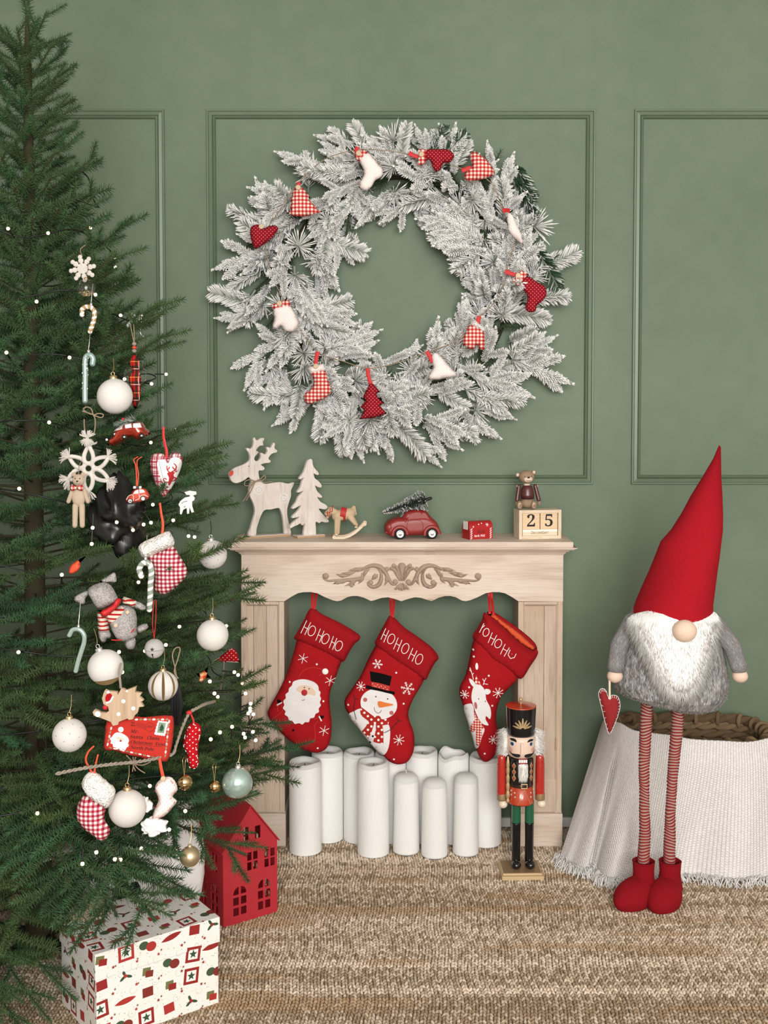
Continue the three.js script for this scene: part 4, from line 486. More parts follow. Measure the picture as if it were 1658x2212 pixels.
candle('slim unburnt white candle with a pale wick, left of the three slim ones', 849, 905.5, 1666, 1849, 'dome', 'slim white candles');
candle('slim unburnt white candle, shortest and standing between two others', 911, 966.5, 1677, 1857, 'dome', 'slim white candles');
candle('slim unburnt white candle at the right, nearest the nutcracker', 979.5, 1034.5, 1667, 1852, 'dome', 'slim white candles');

// ------------------------------------------------------------------ nutcracker
{
  const b0 = onLevel(1130, 1902, RUG), s = mpp(1123, 1720, b0.z - 0.05), o = thing('nutcracker', 'painted wooden nutcracker soldier with a tall black hat holding a gold staff', 'nutcracker', V3(at(1123.5, 1900, b0.z - 0.05).x, RUG - 0.001, b0.z - 0.055));
  o.rotation.y = 0.03; const K = 5.267, X = (x) => (x - 388) / K * s, Y = (y) => (2125 - y) / K * s * 0.985, D = (d) => d / K * s;
  const gloss = (c, r = 0.25) => phy(c, r, { clearcoat: 0.6, clearcoatRoughness: 0.12 }), red = gloss(new THREE.Color(0.44, 0.025, 0.016)), orange = gloss(new THREE.Color(0.46, 0.055, 0.02)), blk = gloss(new THREE.Color(0.006, 0.006, 0.007), 0.15), grn = gloss(new THREE.Color(0.01, 0.10, 0.045), 0.35), skin = phy(new THREE.Color(0.78, 0.58, 0.46), 0.4), hand = phy(new THREE.Color(0.74, 0.64, 0.49), 0.4), fur = std(new THREE.Color(0.8, 0.77, 0.73), 0.95), goldPaint = std(new THREE.Color(0.58, 0.42, 0.22), 0.4, { metalness: 0.5 }), brass = std(new THREE.Color(0.33, 0.22, 0.11), 0.45, { metalness: 0.4 });
  const bw = D(474), bd = 0.098, bh = D(62);
  part(o, 'base', join(box(bw, bh * 0.7, bd, 0, bh * 0.35, 0.004, 0.0015), box(bw - 0.006, bh * 0.4, bd - 0.01, 0, bh * 0.85, 0.002, 0.003)), std(new THREE.Color(0.55, 0.40, 0.22), 0.5)); part(o, 'base_top', box(bw - 0.012, 0.0012, bd - 0.016, 0, bh * 1.05, 0.001, 0), brass);
  const by = bh * 1.05;
  for (const x of [338, 488]) { const R = D(52), l = part(o, 'trouser_leg', mv(lathe([[R, Y(1560)], [R * 1.02, Y(1500)], [R, Y(1280)]], 28), X(x)), grn), bt = part(o, 'boot', mv(lathe([[0, by], [R * 0.9, by], [R * 0.94, by + D(90)], [R * 0.97, Y(1700)], [R * 1.0, Y(1560)], [R * 1.03, Y(1545)], [R * 1.03, Y(1532)], [0, Y(1530)]], 28), X(x)), blk); part(bt, 'toe', ball(R * 1.1, X(x) + (x < 400 ? -1 : 1) * D(6), by + D(45), D(52), 1, 0.85, 1.15, 20), blk); }
  part(o, 'tunic_skirt', lathe([[0, Y(1300)], [D(146), Y(1298)], [D(147), Y(1285)], [D(136), Y(1085)], [0, Y(1080)]], 40), orange);
  for (const a of [[385, 1298, 410, 1100], [335, 1285, 410, 1105], [485, 1285, 412, 1105]]) { const pt = []; for (let i = 0; i <= 4; i++) { const t = i / 4, x = X(lerp(a[0], a[2], t)), y = Y(lerp(a[1], a[3], t)), R = lerp(D(147), D(137), t); pt.push(V3(x, y, Math.sqrt(R * R - x * x))); } if (a[0] !== 385) part(o, 'gold_piping', tube(pt, 0.0008, 8, 5), goldPaint); }
  for (const [x, y] of [[305, 1150], [270, 1135], [308, 1198], [272, 1180], [487, 1155], [525, 1140], [487, 1203], [530, 1188]]) { const R = lerp(D(147), D(137), (1298 - y) / 200), xx = X(x); part(o, 'white_button', ball(D(11), xx, Y(y), Math.sqrt(Math.max(0, R * R - xx * xx)), 1, 1, 0.5, 10), M.whiteFelt); }
  part(o, 'torso', lathe([[0, Y(1090)], [D(138), Y(1088)], [D(140), Y(1060)], [D(146), Y(850)], [D(142), Y(775)], [D(90), Y(755)], [0, Y(750)]], 40), blk);
  const onT = (x, y, r = 143) => { const xx = X(x), R = D(r); return V3(xx, Y(y), Math.sqrt(Math.max(0, R * R - xx * xx))); };
  part(o, 'belt', lathe([[D(139), Y(1092)], [D(142), Y(1086)], [D(142), Y(1062)], [D(139), Y(1056)]], 40), gloss(new THREE.Color(0.03, 0.012, 0.01))); part(o, 'buckle', cut([[X(370), Y(1095)], [X(444), Y(1095)], [X(444), Y(1036)], [X(370), Y(1036)]], 0.003, 0.0005, [[[X(381), Y(1084)], [X(433), Y(1084)], [X(433), Y(1047)], [X(381), Y(1047)]]]).translate(0, 0, D(144)), goldPaint);
  for (const x of [296, 490]) for (let i = 0; i < 3; i++) { const p = onT(x, 838 + i * 70), an = Math.asin(clamp(p.x / D(143), -1, 1)), dm = (w, h) => rot(cut([[0, -h], [w, 0], [0, h], [-w, 0]], 0.0016, 0.0003), 0, an, 0).translate(p.x * 1.01, p.y, p.z * 1.01); const q = part(o, 'diamond', dm(D(26), D(40)), goldPaint); part(q, 'diamond_centre', dm(D(14), D(24)).translate(p.x * 0.006, 0, 0.0006), orange); }
  for (const [x, m] of [[166, -1], [604, 1]]) {
    const R = D(52), a = part(o, 'arm', mv(lathe([[0, Y(1260)], [R * 0.97, Y(1258)], [R, Y(1190)], [R, Y(900)], [R * 0.92, Y(800)], [R * 0.86, Y(755)], [R * 0.6, Y(738)], [0, Y(735)]], 28), X(x), 0, 0.004), red); part(a, 'cuff', mv(lathe([[0, Y(1262)], [R * 1.0, Y(1262)], [R * 1.05, Y(1255)], [R * 1.04, Y(1188)], [R * 0.9, Y(1182)]], 28), X(x + 3), 0, 0.004), brass); part(a, 'shoulder_seam', mv(rot(new THREE.TorusGeometry(R * 0.97, 0.0007, 6, 28), PI / 2), X(x), Y(845), 0.004), red);
    const hnd = part(o, 'hand', join(ball(D(52), X(x + 18), Y(1308), 0.006, 1, 0.95, 1, 24)), hand);
  }
  part(o, 'staff', mv(lathe([[0, Y(1280)], [D(18), Y(1275)], [D(24), Y(1255)], [D(14), Y(1232)], [D(18), Y(1222)], [D(26), Y(1190)], [D(20), Y(1145)], [D(15), Y(1138)], [D(22), Y(1100)], [D(24), Y(1060)], [D(15), Y(1046)], [D(20), Y(1030)], [D(25), Y(980)], [D(15), Y(952)], [D(19), Y(940)], [D(24), Y(890)], [D(16), Y(862)], [D(22), Y(852)], [D(20), Y(800)], [D(8), Y(745)], [0, Y(732)]], 20), X(232), 0, D(66)), goldPaint);
  // head with its face
  const HR = D(156); part(o, 'head', lathe([[0, Y(772)], [D(90), Y(768)], [D(140), Y(740)], [HR, Y(690)], [HR, Y(560)], [HR * 0.98, Y(485)], [0, Y(480)]], 44), skin);
  const f = (x, y, out = 0) => { const xx = X(x), R = HR + out; return V3(xx, Y(y), Math.sqrt(Math.max(0, R * R - xx * xx))); }, wrap = (pts, lift) => patch(pts.map(([x, y]) => [X(x), Y(y)]), (x) => Math.sqrt(Math.max(0, HR * HR - x * x)), lift, 0.004);
  for (const [cx, m] of [[275, -1], [487, 1]]) {
    const e = part(o, 'eye', wrap(disc(cx, 578, 22, 14, 27), 0.0006), M.whiteFelt); part(e, 'iris', wrap(disc(cx - 2, 580, 17, 14, 22), 0.001), std(0x2c4f78, 0.35)); part(e, 'pupil', wrap(disc(cx - 3, 576, 6, 8, 8), 0.0014), M.black);
    part(o, 'eyebrow', wrap(spline(m < 0 ? P([250, 528, 280, 514, 312, 524, 316, 552, 290, 545, 262, 540]) : P([516, 538, 485, 522, 450, 532, 440, 552, 470, 548, 500, 548]), 3), 0.0015), M.black);
    part(o, 'moustache', wrap(spline(m < 0 ? P([244, 672, 275, 690, 320, 688, 352, 690, 358, 708, 340, 722, 305, 722, 272, 706]) : P([532, 674, 505, 692, 465, 688, 415, 694, 406, 712, 425, 726, 470, 724, 508, 704]), 3), 0.0026), M.black); part(o, 'cheek', wrap(disc(cx + m * 22, 655, 24, 12, 30), 0.0004), std(new THREE.Color(0.70, 0.36, 0.29), 0.6));
  }
  part(o, 'nose', cut([[-D(17), Y(690)], [D(22), Y(690)], [D(14), Y(560)], [-D(14), Y(560)]], 0.014, 0.002).translate(X(376), 0, HR - 0.001), skin);
  part(o, 'mouth_lever', box(D(100), D(58), 0.012, X(390), Y(775), HR * 0.86, 0.002), gloss(new THREE.Color(0.3, 0.02, 0.02))); for (let i = 0; i < 4; i++) part(o, 'tooth', box(D(22), D(34), 0.004, X(352 + i * 25), Y(768), HR * 0.86 + 0.0065, 0.001), M.whiteThread);
  const r = rng(55), strands = (n, at0, len, wide) => { const g = []; for (let i = 0; i < n; i++) { const [p, d] = at0(r); g.push(new THREE.ConeGeometry(wide, len * (0.6 + 0.6 * r()), 3, 1, true).translate(0, len * 0.4, 0).applyQuaternion(new THREE.Quaternion().setFromUnitVectors(V3(0, 1, 0), d.normalize())).translate(p.x, p.y, p.z)); } return join(g); };
  const bd2 = part(o, 'beard', puff(spline(P([345, 800, 440, 800, 450, 900, 440, 985, 395, 1000, 345, 985, 335, 900]).map(([x, y]) => [X(x), Y(y)]), 3), { t: 0.005, h: 0.006 }).translate(0, 0, D(148)), fur); part(bd2, 'fur', strands(420, (r) => [V3(X(345 + 95 * r()), Y(805 + 165 * r()), D(150) + 0.003), V3((r() - 0.5) * 0.6, -1, 0.3 * r())], 0.015, 0.001), fur, null, null, { kind: 'stuff' });
  for (const [m, x0] of [[-1, 205], [1, 572]]) { const hr = part(o, 'hair', ball(D(50), X(x0), Y(600), -0.006, 0.75, 2.9, 1.2, 18), fur); part(hr, 'fur', strands(650, (r) => { const t = r(), a = r() * 2 * PI; return [V3(X(x0) + Math.cos(a) * D(32), Y(450 + 290 * t), Math.sin(a) * D(50) - 0.004), V3(m * (0.35 + r() * 0.9), -0.9 + 0.7 * r(), (r() - 0.5) * 0.8)]; }, 0.022, 0.0011), fur, null, null, { kind: 'stuff' }); }
  const hat = part(o, 'hat', lathe([[0, Y(500)], [D(154), Y(500)], [D(158), Y(480)], [D(172), Y(172)], [D(170), Y(166)], [0, Y(166)]], 48), blk); part(hat, 'hat_lid', lathe([[D(172), Y(176)], [D(174), Y(168)], [D(168), Y(163)], [0, Y(150)]], 48), orange);
  part(hat, 'knob', mv(lathe([[0, Y(160)], [D(12), Y(155)], [D(8), Y(135)], [D(10), Y(120)], [D(20), Y(105)], [D(21), Y(92)], [D(12), Y(78)], [0, Y(76)]], 16), X(385)), goldPaint); part(hat, 'thread_loop', tube([V3(X(380), Y(80), 0), V3(X(375), Y(62), 0.001), V3(X(362), Y(50), 0.002)], 0.0005, 8, 5), goldPaint);
  for (let i = 0; i < 7; i++) { const a = lerp(-1.32, 1.32, i / 6), R0 = D(163), c = [X(383), Y(395)], L0 = D(i === 3 ? 122 : 108), pts = spline(ribbon([[c[0] + Math.sin(a) * D(18), c[1] + Math.cos(a) * D(14)], [c[0] + Math.sin(a) * L0 * 0.6, c[1] + Math.cos(a) * L0 * 0.6], [c[0] + Math.sin(a) * L0, c[1] + Math.cos(a) * L0]], [D(8), D(22), D(10)], 0, 4), 1); part(hat, 'emblem_petal', patch(pts, (x, y) => { const R = lerp(D(158), D(172), (y - Y(480)) / (Y(172) - Y(480))); return Math.sqrt(Math.max(0, R * R - x * x)); }, 0.0012, 0.004), goldPaint); }
}

// ------------------------------------------------------------------ standing gnome
{
  const zg = 0.52, s = mpp(1448, 1400, zg), o = thing('standing_gnome', 'tall standing gnome doll with a red felt hat, white beard and long striped legs', 'gnome', V3(at(1448, 1988, zg).x, RUG - 0.002, zg)), q = (x, y, z = 0) => { const p = at(x, y, zg); return V3(p.x - o.position.x, p.y - o.position.y, z); };
  const n = valueNoise(500), furTex = rawTex(512, 512, ((a, b) => (u, v) => { const k = a(u * 96, v * 26, 96, 26) * 0.6 + b(u * 24, v * 12, 24, 12) * 0.4, t = clamp((k - 0.28) * 1.9, 0, 1); return [lerp(98, 182, t), lerp(96, 178, t), lerp(96, 176, t)]; })(valueNoise(501), valueNoise(502)), true, 0.14), grey = std(0xffffff, 0.97, { map: furTex, bumpMap: furTex, bumpScale: 0.0016 });
  const skin = phy(new THREE.Color(0.70, 0.52, 0.40), 0.7, { sheen: 0.4, sheenColor: new THREE.Color(0.6, 0.4, 0.3), sheenRoughness: 0.6 }), white = soft0(new THREE.Color(0.86, 0.84, 0.81), 0.97);
  const redHat = soft0(new THREE.Color(0.36, 0.008, 0.016), 0.96, { bumpMap: bumpFelt, bumpScale: 0.001 });
  const rings = (list, N = 40, mat2) => { const pos = [], idx = []; list.forEach(([c, rx, rz, wob = 0], k) => { for (let i = 0; i < N; i++) { const t = i / N * 2 * PI, w = 1 + wob * Math.sin(t * 3 + k * 0.9); pos.push(c.x + rx * w * Math.cos(t), c.y + (c.t || 0) * Math.cos(t), c.z + rz * w * Math.sin(t)); } }); for (let k = 0; k < list.length - 1; k++) for (let i = 0; i < N; i++) { const j = (i + 1) % N, a = k * N; idx.push(a + i, a + N + i, a + j, a + j, a + N + i, a + N + j); } const g = new THREE.BufferGeometry(); g.setAttribute('position', new THREE.Float32BufferAttribute(pos, 3)); g.setIndex(idx); const uv = []; for (let k = 0; k < list.length; k++) for (let i = 0; i < N; i++) uv.push(i / N * 2 * PI * 0.13, list[k][0].y); g.setAttribute('uv', new THREE.Float32BufferAttribute(uv, 2)); g.computeVertexNormals(); return g; };
  const cy = (y) => q(1448, y), S = (p) => p * s;
  const bodyList = [[1524, 20], [1521, 66], [1512, 100], [1496, 118], [1470, 124], [1430, 118], [1390, 108], [1350, 96], [1318, 82], [1296, 60]].map(([y, w]) => [Object.assign(cy(y), { t: y > 1480 ? -S(16) * (y - 1480) / 44 : 0 }), S(w), S(w * 0.82), 0.012]);
  const body = part(o, 'body', flip(rings([[cy(1524), 0.001, 0.001], ...bodyList])), grey), r = rng(510);
  const furOn = (N, pick, len, wid, lean) => { const F = needleSoup(); for (let i = 0; i < N; i++) { const [p, out] = pick(), d = out.clone().multiplyScalar(lean[0]).add(V3((r() - 0.5) * lean[2], lean[1], (r() - 0.5) * lean[2])).normalize(); F.add(p, d, len * (0.5 + r()), wid, [1, 1, 1], 3); } return F.build(); };
  const greys = [0x8d8a88, 0xb2aeac].map((c) => soft0(c, 0.97));
  // beard
  const bo = spline(P([1346, 1326, 1362, 1368, 1376, 1404, 1396, 1446, 1412, 1466, 1440, 1474, 1466, 1468, 1488, 1444, 1506, 1404, 1522, 1366, 1540, 1322, 1500, 1306, 1448, 1302, 1390, 1306]).map(([x, y]) => { const v = q(x, y); return [v.x, v.y]; }), 4), gb = puff(bo, { t: 0.04, h: 0.012, w: 0.04 }), bz = (y) => S(lerp(76, 100, clamp((cy(1310).y - y) / (cy(1310).y - cy(1460).y), 0, 1))) - 0.018;
  for (let k = 0; k < 2; k++) part(body, 'fuzz', furOn(3000, () => { const j = Math.floor(r() * 9), t = r(), a = bodyList[j], b = bodyList[j + 1]; let an = r() * 2 * PI; const rx = lerp(a[1], b[1], t), rz = lerp(a[2], b[2], t); const fx = lerp(a[0].x, b[0].x, t) + rx * Math.cos(an); if (Math.sin(an) > 0 && inside(bo, (fx - cy(0).x) * 0.94 + cy(0).x, lerp(a[0].y, b[0].y, t) + 0.012)) an = -an; return [V3(lerp(a[0].x, b[0].x, t) + rx * Math.cos(an), lerp(a[0].y, b[0].y, t) + lerp(a[0].t, b[0].t, t) * Math.cos(an), rz * Math.sin(an)), V3(Math.cos(an), 0.1, Math.sin(an)).normalize()]; }, 0.0045, 0.0006, [0.5, -0.5, 1.0]), greys[k], null, null, { kind: 'stuff' });
  { const p = gb.attributes.position; for (let i = 0; i < p.count; i++) { const x = p.getX(i) - cy(0).x; p.setZ(i, p.getZ(i) + bz(p.getY(i)) + 0.012 - x * x * 3.0); } gb.computeVertexNormals(); }
  const beard = part(o, 'beard', gb, white), wm = soft0(new THREE.Color(0.90, 0.885, 0.86), 0.97);
  const ledge = (n, edge, len, wid, lean) => furOn(n, () => { for (;;) { const y = lerp(cy(1476).y, cy(1304).y, r()), x = cy(0).x + (r() - 0.5) * S(200); if (!inside(bo, x, y)) continue; const e = edgeDist(bo, x, y); if (edge ? e > 0.016 : e < 0.004) continue; const dx = x - cy(0).x, z = gb.surf(x, y) + bz(y) + 0.012 - dx * dx * 3.0; return [V3(x, y, z - 0.002), V3(dx * 6, 0.05, edge ? 0.5 : 1).normalize()]; } }, len, wid, lean);
  part(beard, 'fur', join(ledge(5200, false, 0.013, 0.0009, [0.2, -0.9, 0.7]), ledge(5200, true, 0.026, 0.0007, [0.5, -0.9, 0.7])), wm, null, null, { kind: 'stuff' });
  part(o, 'nose', ball(S(25), q(1448, 1339).x, q(1448, 1339).y, S(114), 1, 0.92, 0.8, 28), skin);
  // hat: rings whose centres lean to the right as they rise
  const hat = [[1338, 1363, 1534], [1325, 1366, 1533], [1300, 1374, 1533], [1270, 1386, 1538], [1235, 1403, 1545], [1200, 1417, 1550], [1170, 1427, 1553], [1145, 1448, 1556], [1110, 1470, 1557], [1070, 1492, 1557], [1030, 1517, 1556], [990, 1540, 1556], [966, 1550, 1556], [962, 1552.5, 1553.5]].map(([y, a, b], k) => { const c = q((a + b) / 2, y); c.t = k < 3 ? -S(10) * (1 - k / 3) : 0; c.z = lerp(0.012, 0, k / 13); return [c, S((b - a) / 2), S((b - a) / 2) * (k < 4 ? 1.13 : k < 6 ? 1.05 : 0.95), k > 3 && k < 11 ? 0.025 : 0.006]; });
  part(o, 'hat', flip(rings(hat, 48).toNonIndexed()), redHat).material.side = THREE.DoubleSide;
  // arms and hands
  for (const m of [-1, 1]) {
    const x = (p) => 1448 + m * (1448 - p), A = part(o, 'arm', join(capsule(q(x(1362), 1340, 0.02), q(x(1328), 1386, 0.05), S(20), S(19), 18), capsule(q(x(1328), 1386, 0.05), q(x(1318), 1428, 0.065), S(19), S(17), 18)), grey);
    part(A, 'fuzz', furOn(500, () => { const t = r(), an = r() * 2 * PI, p = t < 0.5 ? q(x(1362), 1340, 0.02).lerp(q(x(1328), 1386, 0.05), t * 2) : q(x(1328), 1386, 0.05).lerp(q(x(1318), 1432, 0.065), t * 2 - 1), d = V3(Math.cos(an), 0.15, Math.sin(an)).normalize(); return [p.addScaledVector(d, S(17)), d]; }, 0.0045, 0.0006, [0.5, -0.5, 1.0]), greys[m > 0 ? 1 : 0], null, null, { kind: 'stuff' });
    part(o, 'hand', ball(S(16.5), q(x(1316), 1446).x, q(x(1316), 1446).y, 0.068, 1, 0.86, 0.9, 22), skin);
  }
  // legs: rucked knitted tubes
  const stripes = print(8, 64, (c) => { c.fillStyle = '#b39a8a'; c.fillRect(0, 0, 8, 64); c.fillStyle = '#7c1a22'; c.fillRect(0, 0, 8, 29); }, 1, 1), knit = std(0xffffff, 0.95, { map: stripes });
  for (const path of [[[1397, 1500], [1395, 1560], [1391, 1640], [1391, 1740], [1392, 1800], [1389, 1860], [1388, 1908]], [[1464, 1510], [1462, 1570], [1455, 1640], [1448, 1740], [1446, 1800], [1445, 1860], [1446, 1910]]]) {
    const c = new THREE.CatmullRomCurve3(path.map(([x, y]) => q(x, y, 0))), L = c.getLength(), pitch = S(6.6), cnt = Math.round(L / pitch), seg = cnt * 6, N = 18, pos = [], uv = [], idx = [], nz = valueNoise(path[0][0]);
    for (let k = 0; k <= seg; k++) { const t = k / seg, p = c.getPointAt(t), R = S(11.6 + 1.1 * Math.sin(t * 9)) + 0.0011 * Math.cos(k / 6 * 2 * PI); for (let i = 0; i <= N; i++) { const a = i / N * 2 * PI, tl = (nz(t * 14, 3.3, 64) - 0.5) * 0.012; pos.push(p.x + R * Math.cos(a) * (1 + 0.05 * (nz(t * 20, 7.7) - 0.5)), p.y + tl * Math.cos(a) + 0.0015 * Math.sin(a * 2 + t * 30), p.z + R * Math.sin(a)); uv.push(i / N, t * cnt); } }
    for (let k = 0; k < seg; k++) for (let i = 0; i < N; i++) { const a = k * (N + 1) + i; idx.push(a, a + 1, a + N + 1, a + 1, a + N + 2, a + N + 1); }
    const g = new THREE.BufferGeometry(); g.setAttribute('position', new THREE.Float32BufferAttribute(pos, 3)); g.setAttribute('uv', new THREE.Float32BufferAttribute(uv, 2)); g.setIndex(idx); g.computeVertexNormals(); part(o, 'leg', g, knit, null, null, { label: 'red and cream striped knitted leg' });
  }
  // felt boots
  const shoeFelt = soft0(new THREE.Color(0.40, 0.010, 0.018), 0.96, { bumpMap: bumpFelt, bumpScale: 0.0012 });
  for (const [ax, ay, turn] of [[1389, 1915, -0.85], [1446, 1920, -0.6]]) {
    const a = q(ax, ay, 0), R = S(22), fl = 0.0;
    const g = new THREE.SphereGeometry(1, 36, 24), p = g.attributes.position;
    for (let i = 0; i < p.count; i++) { let x = p.getX(i), y = p.getY(i), z = p.getZ(i); const t = (z + 1) / 2, w = lerp(0.8, 1.08, smooth(t, 0, 0.6)) * lerp(1, 0.82, smooth(t, 0.75, 1)), h = lerp(1.15, 0.74, t); y = y < -0.55 ? -0.55 : y; p.setXYZ(i, x * S(35) * w, (y + 0.55) * S(38) * h, z * S(62) + S(30)); }
    g.computeVertexNormals(); const sh = part(o, 'felt_boot', join(rot(g, 0, turn, 0).translate(a.x, 0.002, a.z)), shoeFelt);
    part(sh, 'boot_collar', mv(lathe([[R * 1.28, S(28)], [R * 1.1, S(48)], [R * 1.02, S(62)], [R * 1.08, S(84)], [R * 1.12, S(88)], [R * 0.98, S(90)], [R * 0.8, S(80)]], 30), a.x, 0, a.z), shoeFelt);
  }
}
{ // felt heart on a stick in the gnome's hand
  const z = 0.59, K = 3.424, s = mpp(1315, 1500, z), c = at(1190 + 430 / K, 1400 + 450 / K, z), o = thing('felt_heart', 'dark red felt heart with white blanket stitching on a pale stick', 'heart ornament', c), u = (a) => loc(P(a, K, 1190, 1400), 1190 + 430 / K, 1400 + 450 / K, s), ho = spline(u([350, 330, 368, 298, 398, 306, 424, 362, 450, 346, 488, 356, 508, 420, 498, 480, 470, 560, 430, 636, 405, 570, 372, 440]), 5), g = puff(ho, { t: 0.012, h: 0.006 });
  part(o, 'heart', g, std(new THREE.Color(0.26, 0.012, 0.014), 0.96, { bumpMap: bumpFelt, bumpScale: 0.0008 })); part(o, 'stick', (([a, b]) => capsule(V3(...a, -0.001), V3(...b, 0.004), 0.0028, 0.0028, 12))([u([429, 190])[0], u([429, 375])[0]]), std(new THREE.Color(0.68, 0.58, 0.45), 0.7));
  const st = []; for (let i = 2; i < ho.length; i += 2) { const p = ho[i], d = Math.hypot(p[0], p[1]) || 1, k = [p[0] * (1 - 0.0055 / d), p[1] * (1 - 0.0055 / d)]; st.push(tube([V3(p[0] * 1.01, p[1] * 1.01, 0), V3(...p, 0.0035), V3(...k, g.surf(...k) + 0.0006)], 0.0006, 5, 4)); } st.push(tube(ho.map(([x, y]) => V3(x * 1.005, y * 1.005, 0.0012)), 0.0007, 120, 5, true)); part(o, 'blanket_stitching', join(st), M.whiteThread);
}

// ------------------------------------------------------------------ basket and blanket
{
  const r = rng(600), zc = 0.185, a = at(1322, 1540, zc), b = at(1652, 1540, zc), cx = (a.x + b.x) / 2, rx = (b.x - a.x) / 2, rz = 0.135, top = at(1400, 1546, 0.06).y, o = thing('wicker_basket', 'brown braided water hyacinth basket behind the gnome legs', 'basket', V3(cx, RUG - 0.002, zc)), rows = 15, hue = [[0.30, 0.19, 0.095], [0.38, 0.25, 0.13], [0.22, 0.135, 0.066]].map((c) => std(new THREE.Color(...c), 0.85, { bumpMap: bumpFine, bumpScale: 0.0015 }));
  const loop = (t, k, f) => { const c = Math.cos(t), d = Math.sin(t), e = 3.2, w = Math.pow(Math.abs(c) ** e + Math.abs(d) ** e, -1 / e); return V3(c * w * (rx * (0.9 + 0.1 * k) + f), 0, d * w * (rz * (0.9 + 0.1 * k) + f)); };
  for (let i = 0; i < rows; i++) { const k = i / (rows - 1), y = 0.014 + k * (top - 0.03), rim = i === rows - 1; const strands = [0, 1].map((j) => tube(Array.from({ length: 150 }, (_, n) => { const t = n / 150 * 2 * PI, ph = n * 0.62 + j * PI + i; const p = loop(t, k, 0.006 * Math.sin(ph)); p.y = y + 0.0065 * Math.cos(ph); return p; }), rim ? 0.0105 : 0.0085, 300, 6, true)); part(o, 'braided_row', join(strands), hue[i % 3]); }
  for (let n = 0; n < 22; n++) { const t = n / 22 * 2 * PI + 0.1, p = loop(t, 1, 0); p.y = top - 0.018; const g = new THREE.TorusGeometry(0.0175, 0.006, 7, 16); part(o, 'rim_wrap', rot(g, 0, -t + (Math.abs(Math.cos(t)) > 0.8 ? 0 : 0.2 * r()), 0), hue[n % 2], [p.x, p.y, p.z]); }
  part(o, 'basket_floor', box(rx * 1.7, 0.012, rz * 1.7, 0, 0.012, 0, 0.004), hue[2]);
}
{ // white blanket over the basket's front corner, spreading on the floor
  const waffle = rawTex(256, 256, (u, v) => { const a = Math.abs(Math.sin(u * PI * 16)), b = Math.abs(Math.sin(v * PI * 16 + (Math.floor(u * 16) % 2) * PI / 2)); return [70 + 185 * (1 - (1 - a) ** 2 * 0.8) * (0.45 + 0.55 * b)]; }, false, 0.16), col = rawTex(256, 256, ((n) => (u, v) => { const a = Math.abs(Math.sin(u * PI * 16)), q = n(u * 30, v * 30, 30) * 14 - 7 - (1 - a) * 16; return [226 + q, 222 + q, 219 + q]; })(valueNoise(610)), true, 0.16);
  const m = std(0xffffff, 0.97, { map: col, bumpMap: waffle, bumpScale: 0.003, side: THREE.DoubleSide }), o = thing('throw_blanket', 'white woven throw with a fringed hem draped over the basket onto the rug', 'blanket', V3(0, 0, 0));
  const top = [[1302, 1556, 0.14], [1308, 1553, 0.2], [1322, 1558, 0.27], [1343, 1563, 0.325], [1366, 1576, 0.345], [1400, 1582, 0.355], [1448, 1588, 0.36], [1492, 1596, 0.36], [1560, 1600, 0.36], [1620, 1602, 0.355], [1675, 1590, 0.33]].map((p) => at(...p));
  const low = [[1200, 1842], [1222, 1866], [1250, 1880], [1284, 1886], [1292, 1893], [1330, 1900], [1380, 1893], [1440, 1893], [1530, 1898], [1620, 1900], [1700, 1890]].map(([x, y]) => onLevel(x, y, RUG));
  const ct = new THREE.CatmullRomCurve3(top), cl = new THREE.CatmullRomCurve3(low), NU = 150, NV = 90, pos = [], uv = [], idx = [], hem = [];
  for (let j = 0; j <= NV; j++) for (let i = 0; i <= NU; i++) {
    const u = i / NU, v = j / NV, A = ct.getPoint(u), B = cl.getPoint(u), e = v < 0.06 ? 0 : (v - 0.06) / 0.94, k = Math.pow(e, 1.25 - 0.3 * Math.exp(-u * 8)), p = V3(lerp(A.x, B.x, k * 0.75 + e * 0.25), lerp(A.y, B.y + 0.003, Math.min(1, e * 1.04)), lerp(A.z, B.z, k));
    if (v < 0.06) { const w = 1 - v / 0.06; p.y -= 0.05 * w * w; p.z -= 0.03 * w; p.x += u < 0.15 ? 0.02 * w : 0; }
    const amp = 0.03 * smooth(e, 0.05, 0.9) * (1 - 0.6 * smooth(e, 0.93, 1)), f = Math.sin(u * 30 + e * 1.4) * 0.55 + Math.sin(u * 13 + 1) * 0.5, crease = -0.035 * Math.exp(-(((u - 0.285 + e * 0.02) / 0.018) ** 2)) * smooth(e, 0.08, 0.4);
    p.z += amp * f + crease + 0.012 * smooth(e, 0, 0.2); p.y = Math.max(p.y + 0.003 * Math.sin(u * 70 + v * 9) * e, RUG + 0.002);
    pos.push(p.x, p.y, p.z); uv.push(u * 1.05, v * 0.62); if (j === NV) hem.push(p);
  }
  for (let j = 0; j < NV; j++) for (let i = 0; i < NU; i++) { const a = j * (NU + 1) + i; idx.push(a, a + NU + 1, a + 1, a + 1, a + NU + 1, a + NU + 2); }
  const g = new THREE.BufferGeometry(); g.setAttribute('position', new THREE.Float32BufferAttribute(pos, 3)); g.setAttribute('uv', new THREE.Float32BufferAttribute(uv, 2)); g.setIndex(idx); g.computeVertexNormals(); part(o, 'cloth', g, m);
  const r = rng(620), fr = []; for (let i = 0; i < 620; i++) { const p = hem[Math.floor(r() * hem.length)].clone(), d = V3((r() - 0.5) * 1.4, 0, 0.4 + r()).setLength(0.02 + 0.03 * r()), q = p.clone().add(d); q.y = RUG + 0.004 * r(); p.y += 0.004 * r(); const mid = p.clone().lerp(q, 0.5).add(V3((r() - 0.5) * 0.016, 0.006 + 0.01 * r(), (r() - 0.5) * 0.01)); fr.push(tube([p, mid, q], 0.0013, 5, 4)); }
